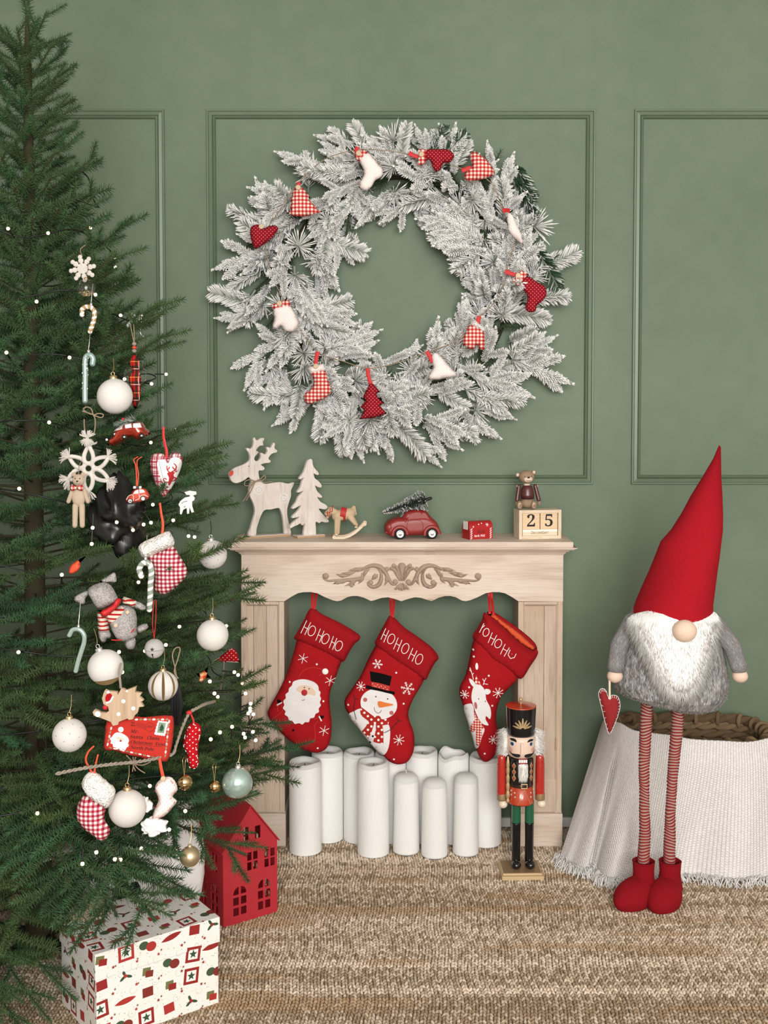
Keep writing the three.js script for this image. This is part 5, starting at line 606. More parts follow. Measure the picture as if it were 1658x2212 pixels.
  part(o, 'fringe', join(fr), std(new THREE.Color(0.74, 0.72, 0.70), 0.97), null, null, { kind: 'stuff' });
}

// ------------------------------------------------------------------ red house lantern, gift box
{
  const fl = onLevel(482, 2003, RUG), fr = onLevel(598.6, 1968, RUG), w = fl.distanceTo(fr), ang = Math.atan2(-(fr.z - fl.z), fr.x - fl.x), o = thing('house_lantern', 'red cut-out house lantern with paned windows standing half under the tree', 'lantern', V3(fl.x, RUG - 0.001, fl.z)); o.rotation.y = ang;
  const k = mpp(540, 1850, (fl.z + fr.z) / 2) / 3.454, eave = 560 * k, apex = 858 * k, d = w * 1.05, red = std(new THREE.Color(0.43, 0.020, 0.030), 0.55), T = 0.0025, wallCut = (pts, holes) => cut(pts, T, 0.0003, holes);
  const rect = (x0, x1, y0, y1) => [[x0, y0], [x1, y0], [x1, y1], [x0, y1]], win = (x0, x1, y0, y1, nx, ny, arch) => { const out = [], gx = (x1 - x0) * 0.16, gy = (y1 - y0) * 0.09, cw = (x1 - x0 - gx * (nx - 1)) / nx, ch = (y1 - y0 - gy * (ny - 1)) / ny; for (let i = 0; i < nx; i++) for (let j = 0; j < ny; j++) { const a = x0 + i * (cw + gx), b = y0 + j * (ch + gy); if (arch && j === ny - 1) { const pts = [[a, b], [a + cw, b]]; for (let n = 0; n <= 6; n++) { const t = n / 6 * PI / 2; pts.push(i ? [a + cw * Math.cos(t), b + ch * Math.sin(t)] : [a + cw - cw * Math.sin(t), b + ch * Math.cos(t)]); } out.push(i ? pts : pts); } else out.push(rect(a, a + cw, b, b + ch)); } return out; };
  const gable = [[0, 0], [w, 0], [w, eave], [w / 2, apex], [0, eave]], holes = [...win(0.375 * w, 0.465 * w, 609 * k, 709 * k, 1, 1), ...win(0.585 * w, 0.685 * w, 606 * k, 701 * k, 1, 1), ...win(0.44 * w, 0.63 * w, 377 * k, 512 * k, 2, 2), ...win(0.76 * w, 0.95 * w, 368 * k, 503 * k, 2, 2), ...win(0.18 * w, 0.42 * w, 61 * k, 276 * k, 2, 3, 1), ...win(0.635 * w, 0.865 * w, 55 * k, 280 * k, 2, 3, 1)];
  part(o, 'gable_wall', wallCut(gable, holes), red); part(o, 'gable_wall', wallCut(gable, holes), red, [0, 0, -d]);
  const side = rect(0, d, 0, eave), sh = [...win(0.18 * d, 0.42 * d, 61 * k, 276 * k, 2, 3, 1), ...win(0.6 * d, 0.84 * d, 61 * k, 276 * k, 2, 3, 1), ...win(0.2 * d, 0.4 * d, 370 * k, 505 * k, 2, 2), ...win(0.6 * d, 0.8 * d, 370 * k, 505 * k, 2, 2)];
  for (const x of [T / 2, w - T / 2]) part(o, 'side_wall', rot(wallCut(side, sh), 0, PI / 2, 0), red, [x, 0, -T / 2]);
  const L = Math.hypot(w / 2, apex - eave) + 0.008, al = Math.atan2(apex - eave, w / 2);
  for (const m of [-1, 1]) part(o, 'roof_panel', box(L, 0.0028, d + 0.014, 0, 0, 0, 0.0006), red, [w / 2 + m * (w / 4 + 0.002), (eave + apex) / 2 + 0.0005, -d / 2], [0, 0, -m * al]);
  part(o, 'bottom_plate', box(w, 0.003, d, w / 2, 0.002, -d / 2, 0), red); part(o, 'top_handle', tube([V3(w * 0.42, apex - 0.01, -d / 2), V3(w / 2, apex + 0.03, -d / 2), V3(w * 0.58, apex - 0.01, -d / 2)], 0.0012, 16, 6), M.redRibbon);
}
{
  const h = 0.19, y = RUG + h, R = onLevel(462, 1983, y), B = onLevel(397, 1903, y), F = onLevel(190, 2066, y), sx = R.distanceTo(F), sz = R.distanceTo(B), ang = Math.atan2(-(R.z - F.z), R.x - F.x), o = thing('gift_box', 'white lidded gift box printed with red and green squares, stars and holly under the tree', 'gift box', V3((B.x + F.x) / 2, RUG - 0.001, (B.z + F.z) / 2)); o.rotation.y = ang;
  const art = print(1024, 1024, (x, n) => {
    x.fillStyle = '#eae6e0'; x.fillRect(0, 0, n, n); const r = rng(700), red = ['#8e2320', '#a5302a', '#7c2b22'], gr = ['#3f5238', '#6d6f45', '#2f4a34'];
    for (let i = 0; i < 500; i++) { x.fillStyle = r() < 0.5 ? 'rgba(120,60,50,.55)' : 'rgba(90,85,70,.5)'; x.beginPath(); x.arc(r() * n, r() * n, 1.5 + 2 * r(), 0, 7); x.fill(); }
    const st = (a, b, R, c) => { x.fillStyle = c; x.beginPath(); for (let k = 0; k < 10; k++) { const t = k * PI / 5 - PI / 2, q = k % 2 ? R * 0.42 : R; x.lineTo(a + q * Math.cos(t), b + q * Math.sin(t)); } x.fill(); };
    const cell = 170; for (let i = 0; i < 6; i++) for (let j = 0; j < 6; j++) { const a = (i + 0.5) * cell + (r() - 0.5) * 30, b = (j + 0.5) * cell + (r() - 0.5) * 30, k = (i * 2 + j * 3) % 7, c = red[Math.floor(r() * 3)]; x.save(); x.translate(a, b); x.rotate((r() - 0.5) * 0.25);
      if (k === 0 || k === 4) { x.fillStyle = c; x.fillRect(-58, -58, 116, 116); x.fillStyle = '#ece8e2'; x.fillRect(-38, -38, 76, 76); st(0, 0, 34, gr[2]); } else if (k === 1) { x.fillStyle = c; x.fillRect(-40, -34, 80, 68); } else if (k === 2) { x.fillStyle = gr[0]; x.beginPath(); x.ellipse(-30, -6, 36, 30, 0, 0, 7); x.fill(); x.fillStyle = c; x.beginPath(); x.ellipse(26, 10, 38, 34, 0, 0, 7); x.fill(); } else if (k === 3) { x.fillStyle = gr[2]; for (const t of [0.3, 2.4, 4.2]) { x.beginPath(); x.ellipse(26 * Math.cos(t), 22 * Math.sin(t), 26, 10, t, 0, 7); x.fill(); } x.fillStyle = c; for (const t of [0, 2, 4]) { x.beginPath(); x.arc(8 * Math.cos(t), 8 * Math.sin(t), 9, 0, 7); x.fill(); } } else if (k === 5) { x.fillStyle = gr[1]; x.fillRect(-44, -20, 60, 56); x.fillStyle = c; x.fillRect(-20, 4, 58, 46); } else { x.fillStyle = c; x.beginPath(); x.moveTo(-80, 12); x.quadraticCurveTo(-10, -40, 80, -12); x.quadraticCurveTo(20, 40, -80, 12); x.fill(); }
      x.restore(); st(a + 80, b + 84, 15, c); st(a - 78, b + 70, 11, '#7a4a3a'); x.strokeStyle = 'rgba(120,110,95,.4)'; x.lineWidth = 2; x.beginPath(); x.arc(a + 60, b - 60, 26, 0, 4); x.stroke(); }
  }, 0.3);
  const paper = std(0xffffff, 0.5, { map: art });
  part(o, 'box_body', boxUV(box(sx - 0.006, h - 0.004, sz - 0.006, 0, (h - 0.004) / 2, 0, 0.0015)), paper); part(o, 'lid', boxUV(box(sx, 0.055, sz, 0, h - 0.0275, 0, 0.002)), paper);
}

// ------------------------------------------------------------------ conifer sprays shared by the tree and the wreath
// axes: [start, direction, length, bend]; needles are thin pyramids, joined per spray
function spruce(L, seed, per = 1050, nl = 0.0165, droop = 0.1) {
  const r = rng(seed), N = needleSoup(), stems = [], warm = r(), axis = (p0, d0, len, bend, rad, lead) => {
    const pts = [], n = Math.max(3, Math.round(len / 0.03)); let p = p0.clone(), d = d0.clone().normalize(); for (let i = 0; i <= n; i++) { pts.push(p.clone()); d.add(V3((r() - 0.5) * 0.05, bend / n, (r() - 0.5) * 0.05)).normalize(); p.addScaledVector(d, len / n); }
    const c = new THREE.CatmullRomCurve3(pts); stems.push(new THREE.TubeGeometry(c, n, rad, 5, false)); const cnt = Math.round(len * (1 - lead) * per), tone = 0.75 + 0.5 * r();
    for (let i = 0; i < cnt; i++) { const t = lead + (1 - lead) * (i + r()) / cnt, q = c.getPointAt(Math.min(t, 1)), tg = c.getTangentAt(Math.min(t, 1)), a = i * 2.39996 + r() * 0.7, u = V3(0, 1, 0).cross(tg).normalize(), v = V3().crossVectors(tg, u), side = u.multiplyScalar(Math.cos(a)).addScaledVector(v, Math.sin(a)), end = smooth(t, 0.86, 1), dir = tg.clone().multiplyScalar(0.5 + 0.85 * end).addScaledVector(side, 0.9 - 0.4 * end).normalize(), g = tone * (0.7 + 0.6 * r()); N.add(q.addScaledVector(side, rad * 0.6), dir, nl * (0.8 + 0.35 * r()) * (1 - 0.25 * end), 0.0011, [(0.034 + 0.022 * warm) * g, 0.094 * g, (0.040 - 0.012 * warm) * g], 3); }
    return c; };
  const main = axis(V3(), V3(1, -0.02, 0), L, droop, 0.0024, L > 0.3 ? 0.3 : 0.03), nt = Math.max(3, Math.round(L / 0.062));
  for (let i = 0; i < nt; i++) { const t = lerp(L > 0.3 ? 0.32 : 0.2, 0.92, i / (nt - 1)), p = main.getPointAt(t), tg = main.getTangentAt(t), m = i % 2 ? 1 : -1, len = Math.min(0.19, (0.065 + L * 0.36) * (1 - t * 0.6)) * (0.8 + 0.4 * r()), d = tg.clone().multiplyScalar(0.8).add(V3(0, (r() - 0.45) * 0.5, m * 0.72)), c = axis(p, d, len, droop * 0.6, 0.0012, 0.04); if (len > 0.11) axis(c.getPointAt(0.4), c.getTangentAt(0.4).multiplyScalar(0.75).add(V3(0, (r() - 0.4) * 0.4, m * 0.6)), len * 0.45 * (0.8 + 0.4 * r()), 0.05, 0.0009, 0.05); }
  return { stem: join(stems), needles: N.build() };
}
// ------------------------------------------------------------------ Christmas tree
const XT = at(84, 1900, 0.8).x, ZT = 0.8, TREE = 2.2, coneR = (h) => 0.645 * Math.pow(clamp(1 - (h - 0.12) / (TREE - 0.12), 0, 1), 0.88) + 0.012;
function treeZ(px, py, out = 0) { let z = ZT; for (let i = 0; i < 12; i++) { const p = at(px, py, z), R = coneR(p.y), dx = p.x - XT; z = lerp(z, ZT + Math.sqrt(Math.max(0, R * R - dx * dx)), 0.6); } return Math.max(z + out, 0.3); }
{
  const tree = thing('christmas_tree', 'dense green artificial fir tree hung with ornaments at the left of the fireplace', 'christmas tree', V3(XT, RUG - 0.002, ZT)), r = rng(800);
  part(tree, 'trunk', lathe([[0, 0], [0.032, 0.001], [0.028, 0.4], [0.02, 1.2], [0.009, TREE - 0.15], [0.002, TREE]], 14), M.stalk);
  for (let i = 0; i < 4; i++) part(tree, 'stand_foot', capsule(V3(0, 0.05, 0), V3(0.24 * Math.cos(i * PI / 2 + 0.6), 0.012, 0.24 * Math.sin(i * PI / 2 + 0.6)), 0.012, 0.01), M.black);
  const bins = [0.14, 0.22, 0.32, 0.42, 0.52, 0.62], kinds = bins.map((L, b) => [0, 1, 2].slice(0, b < 2 ? 2 : 3).map((k) => spruce(L, 810 + b * 10 + k, L > 0.4 ? 950 : 1050)));
  const rim = [[0, 130], [350, 215], [500, 292], [620, 288], [740, 378], [985, 468], [1105, 494], [1280, 545], [1480, 520], [1560, 600], [1640, 650], [1740, 600], [1900, 480]], edgeAt = (y) => { for (let i = 1; i < rim.length; i++) if (y < rim[i][0]) return lerp(rim[i - 1][1], rim[i][1], (y - rim[i - 1][0]) / (rim[i][0] - rim[i - 1][0])); return 420; };   // the outline of the tree against the wall
  const place = (y0, dir, len, roll = 0, k = Math.floor(r() * 3)) => { let b = 0; bins.forEach((L, i) => { if (Math.abs(L - len) < Math.abs(bins[b] - len)) b = i; }); const v = kinds[b][k % kinds[b].length], x = dir.clone().normalize(), z = V3().crossVectors(x, V3(0, 1, 0)).normalize(), y = V3().crossVectors(z, x), m = new THREE.Matrix4().makeBasis(x, y, z), br = part(tree, 'branch', v.stem, M.stalk); br.setRotationFromMatrix(m); br.rotateX(roll); br.position.set(0, y0, 0); br.scale.setScalar(clamp(len / bins[b], 0.7, 1.25)); part(br, 'needles', v.needles, M.vertex, null, null, { kind: 'stuff' }); };
  // boughs whose tips the photograph shows against the wall, fireplace and rug
  for (const [x, y, z] of [[212, 348, 0.8], [213, 432, 0.85], [294, 490, 0.8], [250, 560, 0.95], [282, 618, 0.8], [356, 668, 0.78], [374, 732, 0.85], [325, 690, 0.95], [408, 935, 0.82], [468, 982, 0.8], [440, 1012, 0.9], [492, 1105, 0.85], [425, 1060, 1.0], [540, 1272, 0.78], [545, 1310, 0.9], [470, 1220, 1.05], [520, 1390, 0.7], [555, 1500, 0.8], [600, 1572, 0.62], [650, 1640, 0.6], [640, 1692, 0.74], [560, 1885, 1.0], [470, 1800, 1.1], [210, 1930, 1.3], [240, 1960, 1.28], [180, 1920, 1.3], [150, 1900, 1.32], [440, 1760, 1.15], [300, 1975, 1.25], [250, 1885, 1.3], [480, 1600, 1.05], [440, 1440, 1.1]]) {
    const t = at(x, y, z), d = V3(t.x - XT, 0, t.z - ZT), R = d.length(), h = clamp(t.y / TREE, 0, 1), el = y > 1850 ? -0.35 : lerp(0.02, 0.95, Math.pow(h, 1.7)), y0 = clamp(t.y - R * el, 0.12, TREE - 0.06) - tree.position.y, v = V3(d.x, t.y - y0, d.z); place(y0, v, v.length() * (x > 500 && y > 1500 ? 0.94 : y > 1880 ? 1.1 : 1.0));
  }
  for (let i = 0, a = 0.3; i < 300; i++) { a += 2.39996 + (r() - 0.5) * 0.3; const f = i / 300, h = lerp(0.13, TREE - 0.1, Math.pow(f, 1.25)), back = Math.sin(a) < -0.5; if (back && i % 3 && f < 0.55) continue; const R = coneR(h) * (0.74 + 0.24 * r()), el = lerp(-0.12, 0.85, Math.pow(h / TREE, 1.6)) + (r() - 0.5) * 0.16; const roll = (r() - 0.5) * 0.5, d = V3(Math.cos(a), el, Math.sin(a)), L = Math.max(0.12, R); let ok = true; for (const q of [0.6, 0.8, 1]) { const [x, y] = proj(d.clone().setLength(L * q * 1.05).add(V3(XT, h, ZT))); if ((x > 440 && y > 1735) || (y > 1885 && x > 100) || (y > 1765 && x > 200 && x < 440) || x > edgeAt(y)) ok = false; } if (ok) place(h, d, L, roll); }
  place(TREE - 0.12, V3(0.05, 1, 0), 0.16);
  // dark crumpled wrap round the trunk, seen between the boughs
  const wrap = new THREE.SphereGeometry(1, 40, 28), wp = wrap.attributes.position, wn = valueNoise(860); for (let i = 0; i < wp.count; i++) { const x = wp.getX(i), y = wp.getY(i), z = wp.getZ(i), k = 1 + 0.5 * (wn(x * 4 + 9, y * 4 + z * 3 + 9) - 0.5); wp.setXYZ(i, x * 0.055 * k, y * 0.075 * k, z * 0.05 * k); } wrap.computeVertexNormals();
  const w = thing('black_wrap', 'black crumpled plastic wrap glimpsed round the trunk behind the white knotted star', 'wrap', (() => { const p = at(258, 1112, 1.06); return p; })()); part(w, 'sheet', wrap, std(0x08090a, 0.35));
}
// ------------------------------------------------------------------ fairy lights
{
  const o = thing('fairy_lights', 'string of warm white fairy lights on black wire wound round the tree', 'fairy lights', V3(XT, 0, ZT)), r = rng(900), pts = [], glow = std(new THREE.Color(1, 0.82, 0.6), 0.4, { emissive: new THREE.Color(1.0, 0.66, 0.34), emissiveIntensity: 7 }), bulb = new THREE.SphereGeometry(0.0036, 10, 8), stub = new THREE.CylinderGeometry(0.0014, 0.0018, 0.026, 6).translate(0, -0.014, 0);
  const turns = 9; for (let i = 0; i <= 260; i++) { const t = i / 260, h = lerp(0.52, 1.8, t), a = t * turns * 2 * PI + 0.4, R = coneR(h) * (0.88 + 0.05 * Math.sin(i * 1.7)); pts.push(V3(R * Math.cos(a), h + 0.02 * Math.sin(i * 0.9), R * Math.sin(a))); }
  part(o, 'wire', tube(pts, 0.0016, 900, 4), M.wire);
  const add = (p, d) => { const s = part(o, 'stub', stub, M.wire); s.position.copy(p); s.setRotationFromQuaternion(new THREE.Quaternion().setFromUnitVectors(V3(0, 1, 0), d.normalize())); part(s, 'bulb', bulb, glow); };
  for (let i = 2; i < 258; i += 2) { const p = pts[i], out = V3(p.x, 0, p.z).normalize(); if (out.z < -0.35) continue; const e = p.clone().addScaledVector(out, 0.022).add(V3((r() - 0.5) * 0.03, (r() - 0.5) * 0.03, (r() - 0.5) * 0.03)); add(e, e.clone().sub(p)); }
  for (const [x, y, dx, dy] of [[530, 1498, 1, 0.55], [541, 1520, 1, 0.4], [540, 1530, 1, 0.42], [540, 1536, 1, 0.4], [547, 1543, 0.5, 1], [536, 1541, -0.1, 1], [506, 1452, 1, -0.05], [514, 1458, 1, 0.1], [453, 1472, -1, 0], [463, 1498, -1, 0.1], [546, 1581, 1, -0.05], [526, 1585, 1, 0], [529, 1593, 0.5, -1], [552, 1599, 0.8, -1], [501, 1570, 0.1, 1], [475, 1582, -0.4, 1], [455, 1597, 0, 1], [420, 1160, -0.3, -1], [407, 1158, 0.1, -1], [420, 1190, 0.8, -0.8], [352, 1753, 1, -0.6], [400, 1752, 1, -0.3], [365, 1792, 0.8, -1], [305, 1833, 0.3, -1], [178, 1866, 0, -1], [208, 1841, 0, -1], [248, 1856, 0, -1], [260, 1857, 0, -1], [313, 1406, -1, 0], [358, 1393, 1, 0.1], [264, 1452, 1, 0.2], [241, 1459, -0.3, 0.4], [198, 1175, 0, -1], [200, 1140, 0, -1], [252, 1128, 0, -1], [287, 1145, 0.5, -1], [310, 1133, 0.6, -1], [326, 1129, 0.7, -1], [374, 1124, 0.4, 0.3]]) { const z = treeZ(x, y, x > 440 ? 0.12 : 0.02), p = at(x, y, z); add(V3(p.x - XT, p.y, p.z - ZT), V3(dx, dy, 0.2)); }
}

// ------------------------------------------------------------------ ornaments on the tree
const OG = 'ornaments on the christmas tree';
const px3 = (cx, cy, z) => { const s = mpp(cx, cy, z), c = at(cx, cy, z); return { s, c, u: (a, k = 1, ox = 0, oy = 0) => loc(P(a, k, ox, oy), cx, cy, s), v: (x, y, zz = 0) => V3((x - cx) * s, (cy - y) * s, zz) }; };
function bauble(label, x, y, rp, mat, { out = 0.02, cap = M.gold, string, tilt = 0, z, deco } = {}) {
  const zz = z ?? treeZ(x, y, out), { s, c } = px3(x, y, zz), R = rp * s, o = thing('bauble', label, 'bauble', c, OG); o.rotation.z = tilt;
  part(o, 'globe', lathe([[0, -R], ...Array.from({ length: 26 }, (_, i) => { const t = -PI / 2 + (i + 1) / 27 * PI * 0.955; return [R * Math.cos(t), R * Math.sin(t)]; }), [R * 0.2, R * 1.0], [R * 0.19, R * 1.04]], 48), mat);
  const cp = part(o, 'cap', mv(lathe([[R * 0.22, 0], [R * 0.225, R * 0.03], [R * 0.21, R * 0.05], [R * 0.215, R * 0.17], [R * 0.12, R * 0.21], [0, R * 0.22]], 22), 0, R * 0.985), cap); part(cp, 'ring', new THREE.TorusGeometry(R * 0.1, R * 0.02, 6, 20).translate(0, R * 1.28, 0), cap);
  part(o, 'hanging_thread', tube([V3(0, R * 1.36, 0), V3(0.002, R * 1.36 + 0.012, -0.006), V3(0.0, R * 1.36 + 0.03, -0.016)], string ? 0.0009 : 0.0006, 10, 5), string ?? M.gold); if (deco) deco(o, R, s); return o;
}
const matteWhite = phy(new THREE.Color(0.76, 0.735, 0.695), 0.62, { sheen: 0.2, sheenColor: new THREE.Color(0.5, 0.48, 0.45), bumpMap: grainy(71, 64), bumpScale: 0.0004 });
bauble('large matte white bauble with a gold cap beside the plaid hanging twist', 248, 856, 38, matteWhite, { out: 0.05, tilt: 0.08 });
bauble('large matte white bauble low on the tree beside a fleece-cuffed gingham stocking', 275, 1746, 40, matteWhite, { out: 0.07 });
bauble('matte white bauble hanging just left of the fireplace pilaster', 459, 1372, 34, matteWhite, { out: 0.1, tilt: 0.03 });
bauble('white bauble sprinkled with tiny dark dots beside the end of the mantel shelf', 459, 1198, 31, matteWhite, { out: 0.1, cap: M.silver, string: M.black, tilt: 0.1, deco: (o, R) => { const r = rng(41); for (let i = 0; i < 36; i++) { const t = Math.acos(1 - 1.9 * (i + 0.5) / 36), a = i * 2.4; part(o, 'dot', ball(R * 0.028, R * Math.sin(t) * Math.cos(a), R * Math.cos(t), R * Math.sin(t) * Math.sin(a), 1, 1, 1, 6), M.black); } } });
bauble('white bauble dipped in gold glitter at its base, left of the white jingle bell', 228, 1441, 38, matteWhite, { out: 0.05, cap: M.silver, tilt: 0.35, deco: (o, R) => { part(o, 'glitter_base', mv(rot(new THREE.SphereGeometry(R * 1.006, 40, 10, 0, 2 * PI, PI * 0.70, PI * 0.30), 0, 0, -0.2), 0, 0, 0), M.glitter); } });
bauble('white bauble with vertical gold glitter stripes below the white jingle bell', 352, 1481, 32, matteWhite, { out: 0.05, deco: (o, R) => { for (let i = 0; i < 8; i++) part(o, 'glitter_stripe', new THREE.SphereGeometry(R * 1.008, 4, 30, i * PI / 4 + 0.12, 0.2, 0.1, PI - 0.2), M.glitter); } });
bauble('white bauble flecked with dark dots at the far left, left of the red envelope', 150, 1588, 36, matteWhite, { out: 0.03, deco: (o, R) => { for (let i = 0; i < 34; i++) { const t = Math.acos(1 - 1.9 * (i + 0.5) / 34), a = i * 2.4; part(o, 'dot', ball(R * 0.026, R * Math.sin(t) * Math.cos(a), R * Math.cos(t), R * Math.sin(t) * Math.sin(a), 1, 1, 1, 6), M.black); } } });
bauble('pearly pale green glass bauble above the red house', 512, 1691, 33, phy(new THREE.Color(0.42, 0.56, 0.51), 0.2, { metalness: 0.55, clearcoat: 1, clearcoatRoughness: 0.06 }), { out: 0.12, cap: M.silver, string: M.gold, tilt: -0.05 });
bauble('small satin gold bauble hanging low between the gift box and the red house', 410, 1850, 22, std(new THREE.Color(0.56, 0.45, 0.28), 0.36, { metalness: 0.85 }), { out: 0.1, cap: M.goldMatt, string: M.gold });
const clearGlass = phy(0xffffff, 0.03, { transmission: 1, thickness: 0, ior: 1.45 });
bauble('clear glass bauble half full of gold glitter near the top of the tree', 186, 622, 19, clearGlass, { out: 0.04, deco: (o, R) => { const r = rng(43), g = []; for (let i = 0; i < 260; i++) { const t = r() * 2 * PI, h = -0.92 + 0.75 * r() * r(), q = Math.sqrt(Math.max(0, 0.92 - h * h)) * Math.sqrt(r()); g.push(new THREE.TetrahedronGeometry(R * 0.06, 0).rotateX(r() * 6).rotateY(r() * 6).translate(R * q * Math.cos(t), R * h, R * q * Math.sin(t))); } part(o, 'glitter_flakes', join(g), M.goldMatt, null, null, { kind: 'stuff' }); } });
bauble('clear empty glass bauble behind the red plaid twist', 292, 810, 24, clearGlass, { out: -0.02, cap: M.silver });
function bell(label, x, y, rp, mat, dark, string, star2) { const z = treeZ(x, y, 0.07), { s, c } = px3(x, y, z), R = rp * s, o = thing('jingle_bell', label, 'bell', c, OG); part(o, 'shell', join(ball(R, 0, 0, 0, 1, 1, 1, 30), new THREE.TorusGeometry(R * 1.005, R * 0.05, 8, 36).rotateX(PI / 2).translate(0, -R * 0.05, 0)), mat); const f = (a, b) => Math.sqrt(Math.max(0, R * R - a * a - b * b)); if (star2) { part(o, 'star_opening', patch(Array.from({ length: 10 }, (_, k) => { const t = k * PI / 5 + PI / 2, q = (k % 2 ? 0.1 : 0.25) * R; return [q * Math.cos(t), R * 0.12 + q * Math.sin(t)]; }), f, 0.0004, 0.004), dark); } part(o, 'slot', join(patch(disc(0, -R * 0.42, R * 0.1, 10), f, 0.0005, 0.004), patch([[-R * 0.04, -R * 0.45], [R * 0.04, -R * 0.45], [R * 0.04, -R * 0.85], [-R * 0.04, -R * 0.85]], f, 0.0005, 0.004)), dark); for (const m of [-1, 1]) part(o, 'hanging_thread', tube([V3(0, R, 0), V3(m * 0.003, R + 0.03, 0), V3(m * 0.002, R + (star2 ? 0.075 : 0.03), -0.012)], 0.0008, 10, 5), string); return o; }
bell('white jingle bell with a star opening on red cords', 333, 1401, 21, phy(new THREE.Color(0.72, 0.69, 0.65), 0.4, { bumpMap: grainy(73, 24), bumpScale: 0.001 }), M.black, M.redRibbon, 1);
bell('larger of two gold jingle bells above the red house', 398, 1690, 17, std(new THREE.Color(0.66, 0.48, 0.26), 0.16, { metalness: 1 }), M.black, M.gold); bell('smaller of two gold jingle bells, next to the pale green glass bauble', 463, 1699, 13, std(new THREE.Color(0.66, 0.46, 0.22), 0.16, { metalness: 1 }), M.black, M.gold);
// candy canes
function cane(label, cx, cy, pts, rp, c1, c2, n, out = 0.04, extra) { const z = treeZ(cx, cy, out), { s, c, v } = px3(cx, cy, z), o = thing('candy_cane', label, 'candy cane', c, OG), q = []; for (let i = 0; i < pts.length; i += 2) q.push(v(pts[i], pts[i + 1])); const R = rp * s, tex = print(64, 64, (x) => { x.fillStyle = c1; x.fillRect(0, 0, 64, 64); x.fillStyle = c2; for (const k of [-64, 0, 64]) { x.beginPath(); x.moveTo(k, 0); x.lineTo(k + 26, 0); x.lineTo(k + 90, 64); x.lineTo(k + 64, 64); x.fill(); } }); tex.repeat.set(n, 1); const m = c1 === c2 ? phy(c1, 0.2, { metalness: 0.35, clearcoat: 0.8 }) : phy(0xffffff, 0.25, { map: tex, clearcoat: 0.6 });
  part(o, 'stick', tube(q, R, 60, 14), m); const cap = c1 === c2 ? m : phy(c2, 0.25, { clearcoat: 0.6 }); part(o, 'tip', ball(R, ...q[0].toArray(), 1, 1, 1, 14), cap); part(o, 'tip', ball(R, ...q[q.length - 1].toArray(), 1, 1, 1, 14), cap); if (extra) extra(o, q, R, v, s); return o; }
const capOn = (x, y) => (o, q, R, v) => { part(o, 'cap', mv(lathe([[R * 0.6, 0], [R * 0.55, R * 0.9], [0, R]], 14), ...v(x, y).toArray()), M.silver); part(o, 'hanging_thread', tube([v(x, y).add(V3(0, R, 0)), v(x, y).add(V3(0.001, R + 0.02, -0.004)), v(x, y).add(V3(0, R + 0.04, -0.015))], 0.0007, 8, 5), M.silver); };
cane('gold and white striped candy cane near the top, under the glitter-filled glass bauble', 192, 680, [177, 680, 178, 668, 187, 663, 198, 665, 204, 675, 203, 688, 199, 702, 194, 716], 5.2, '#a3875a', '#efe8df', 8, 0.05, capOn(197, 659));
cane('frosty mint candy cane with snowy beads left of the large white bauble', 187, 815, [200, 786, 201, 774, 195, 767, 187, 770, 184, 782, 184, 810, 183, 840, 183, 866], 6, '#8fa9a0', '#8fa9a0', 1, 0.05, (o, q, R, v, s) => { capOn(192, 761)(o, q, R, v); const r = rng(46); for (let i = 0; i < 26; i++) { const p = q[2 + Math.floor(r() * (q.length - 2))].clone().lerp(q[Math.min(q.length - 1, 3 + Math.floor(r() * 4))], r()), a = r() * 2 * PI; part(o, 'snow_bead', ball(R * 0.16 + 0.0005 * r(), p.x + R * Math.cos(a), p.y, p.z + R * Math.abs(Math.sin(a)), 1, 1, 1, 6), M.whiteThread); } });
cane('sage green and white striped candy cane in front of the gingham stocking toe', 315, 1265, [305, 1244, 301, 1231, 306, 1219, 317, 1215, 325, 1222, 327, 1240, 325, 1262, 324, 1290, 322, 1317], 6.4, '#8b9688', '#eeece6', 9, 0.085, capOn(315, 1208));
cane('long pale mint candy cane at the left edge below the grey felt mouse', 166, 1398, [150, 1372, 158, 1360, 172, 1360, 181, 1370, 182, 1385, 176, 1405, 168, 1430, 163, 1450], 5, '#9fb5ac', '#9fb5ac', 1, 0.07, capOn(170, 1354));

// stuffed and flat ornaments traced as outlines
function soft(name, label, category, k, ox, oy, cx, cy, outline, mat, { out = 0.05, t = 0.012, h = 0.0065, z, extra, sm = 3, w } = {}) {
  const X = ox + cx / k, Y = oy + cy / k, zz = z ?? treeZ(X, Y, out), s = mpp(X, Y, zz), o = thing(name, label, category, at(X, Y, zz), OG), u = (a) => loc(P(a), cx, cy, s / k), pts = sm ? spline(u(outline), sm) : u(outline), g = puff(pts, { t, h, w });
  part(o, 'cushion', g, mat); const v = (x, y, q = 0) => V3((x - cx) * s / k, (cy - y) * s / k, q); if (extra) extra({ o, u, v, g, surf: g.surf, s: s / k, pts }); return o;
}
const strip = (E, a, w, mat = M.redRibbon, z = 0.002, name = 'hanging_ribbon') => part(E.o, name, puff(ribbon(E.u(a), w * E.s, w * 0.8 * E.s), { t: 0.0016, h: 0.006, edge: 0.0006 }), mat, [0, 0, z]);
const sew = (E, mat, r = 0.0007, inset = 0.003, every = 3) => { const g = []; for (let i = 0; i + 1 < E.pts.length; i += every) { const f = (p) => { const d = Math.hypot(...p) || 1; return [p[0] * (1 - inset / d), p[1] * (1 - inset / d)]; }, a = f(E.pts[i]), b = f(E.pts[i + 1]); g.push(tube([V3(...a, E.surf(...a) + 0.0004), V3(...b, E.surf(...b) + 0.0004)], r, 2, 4)); } part(E.o, 'stitches', join(g), mat, null, null, { kind: 'stuff' }); };
const fleece = soft0(new THREE.Color(0.84, 0.81, 0.77), 0.98, { bumpMap: grainy(75, 40), bumpScale: 0.004 });
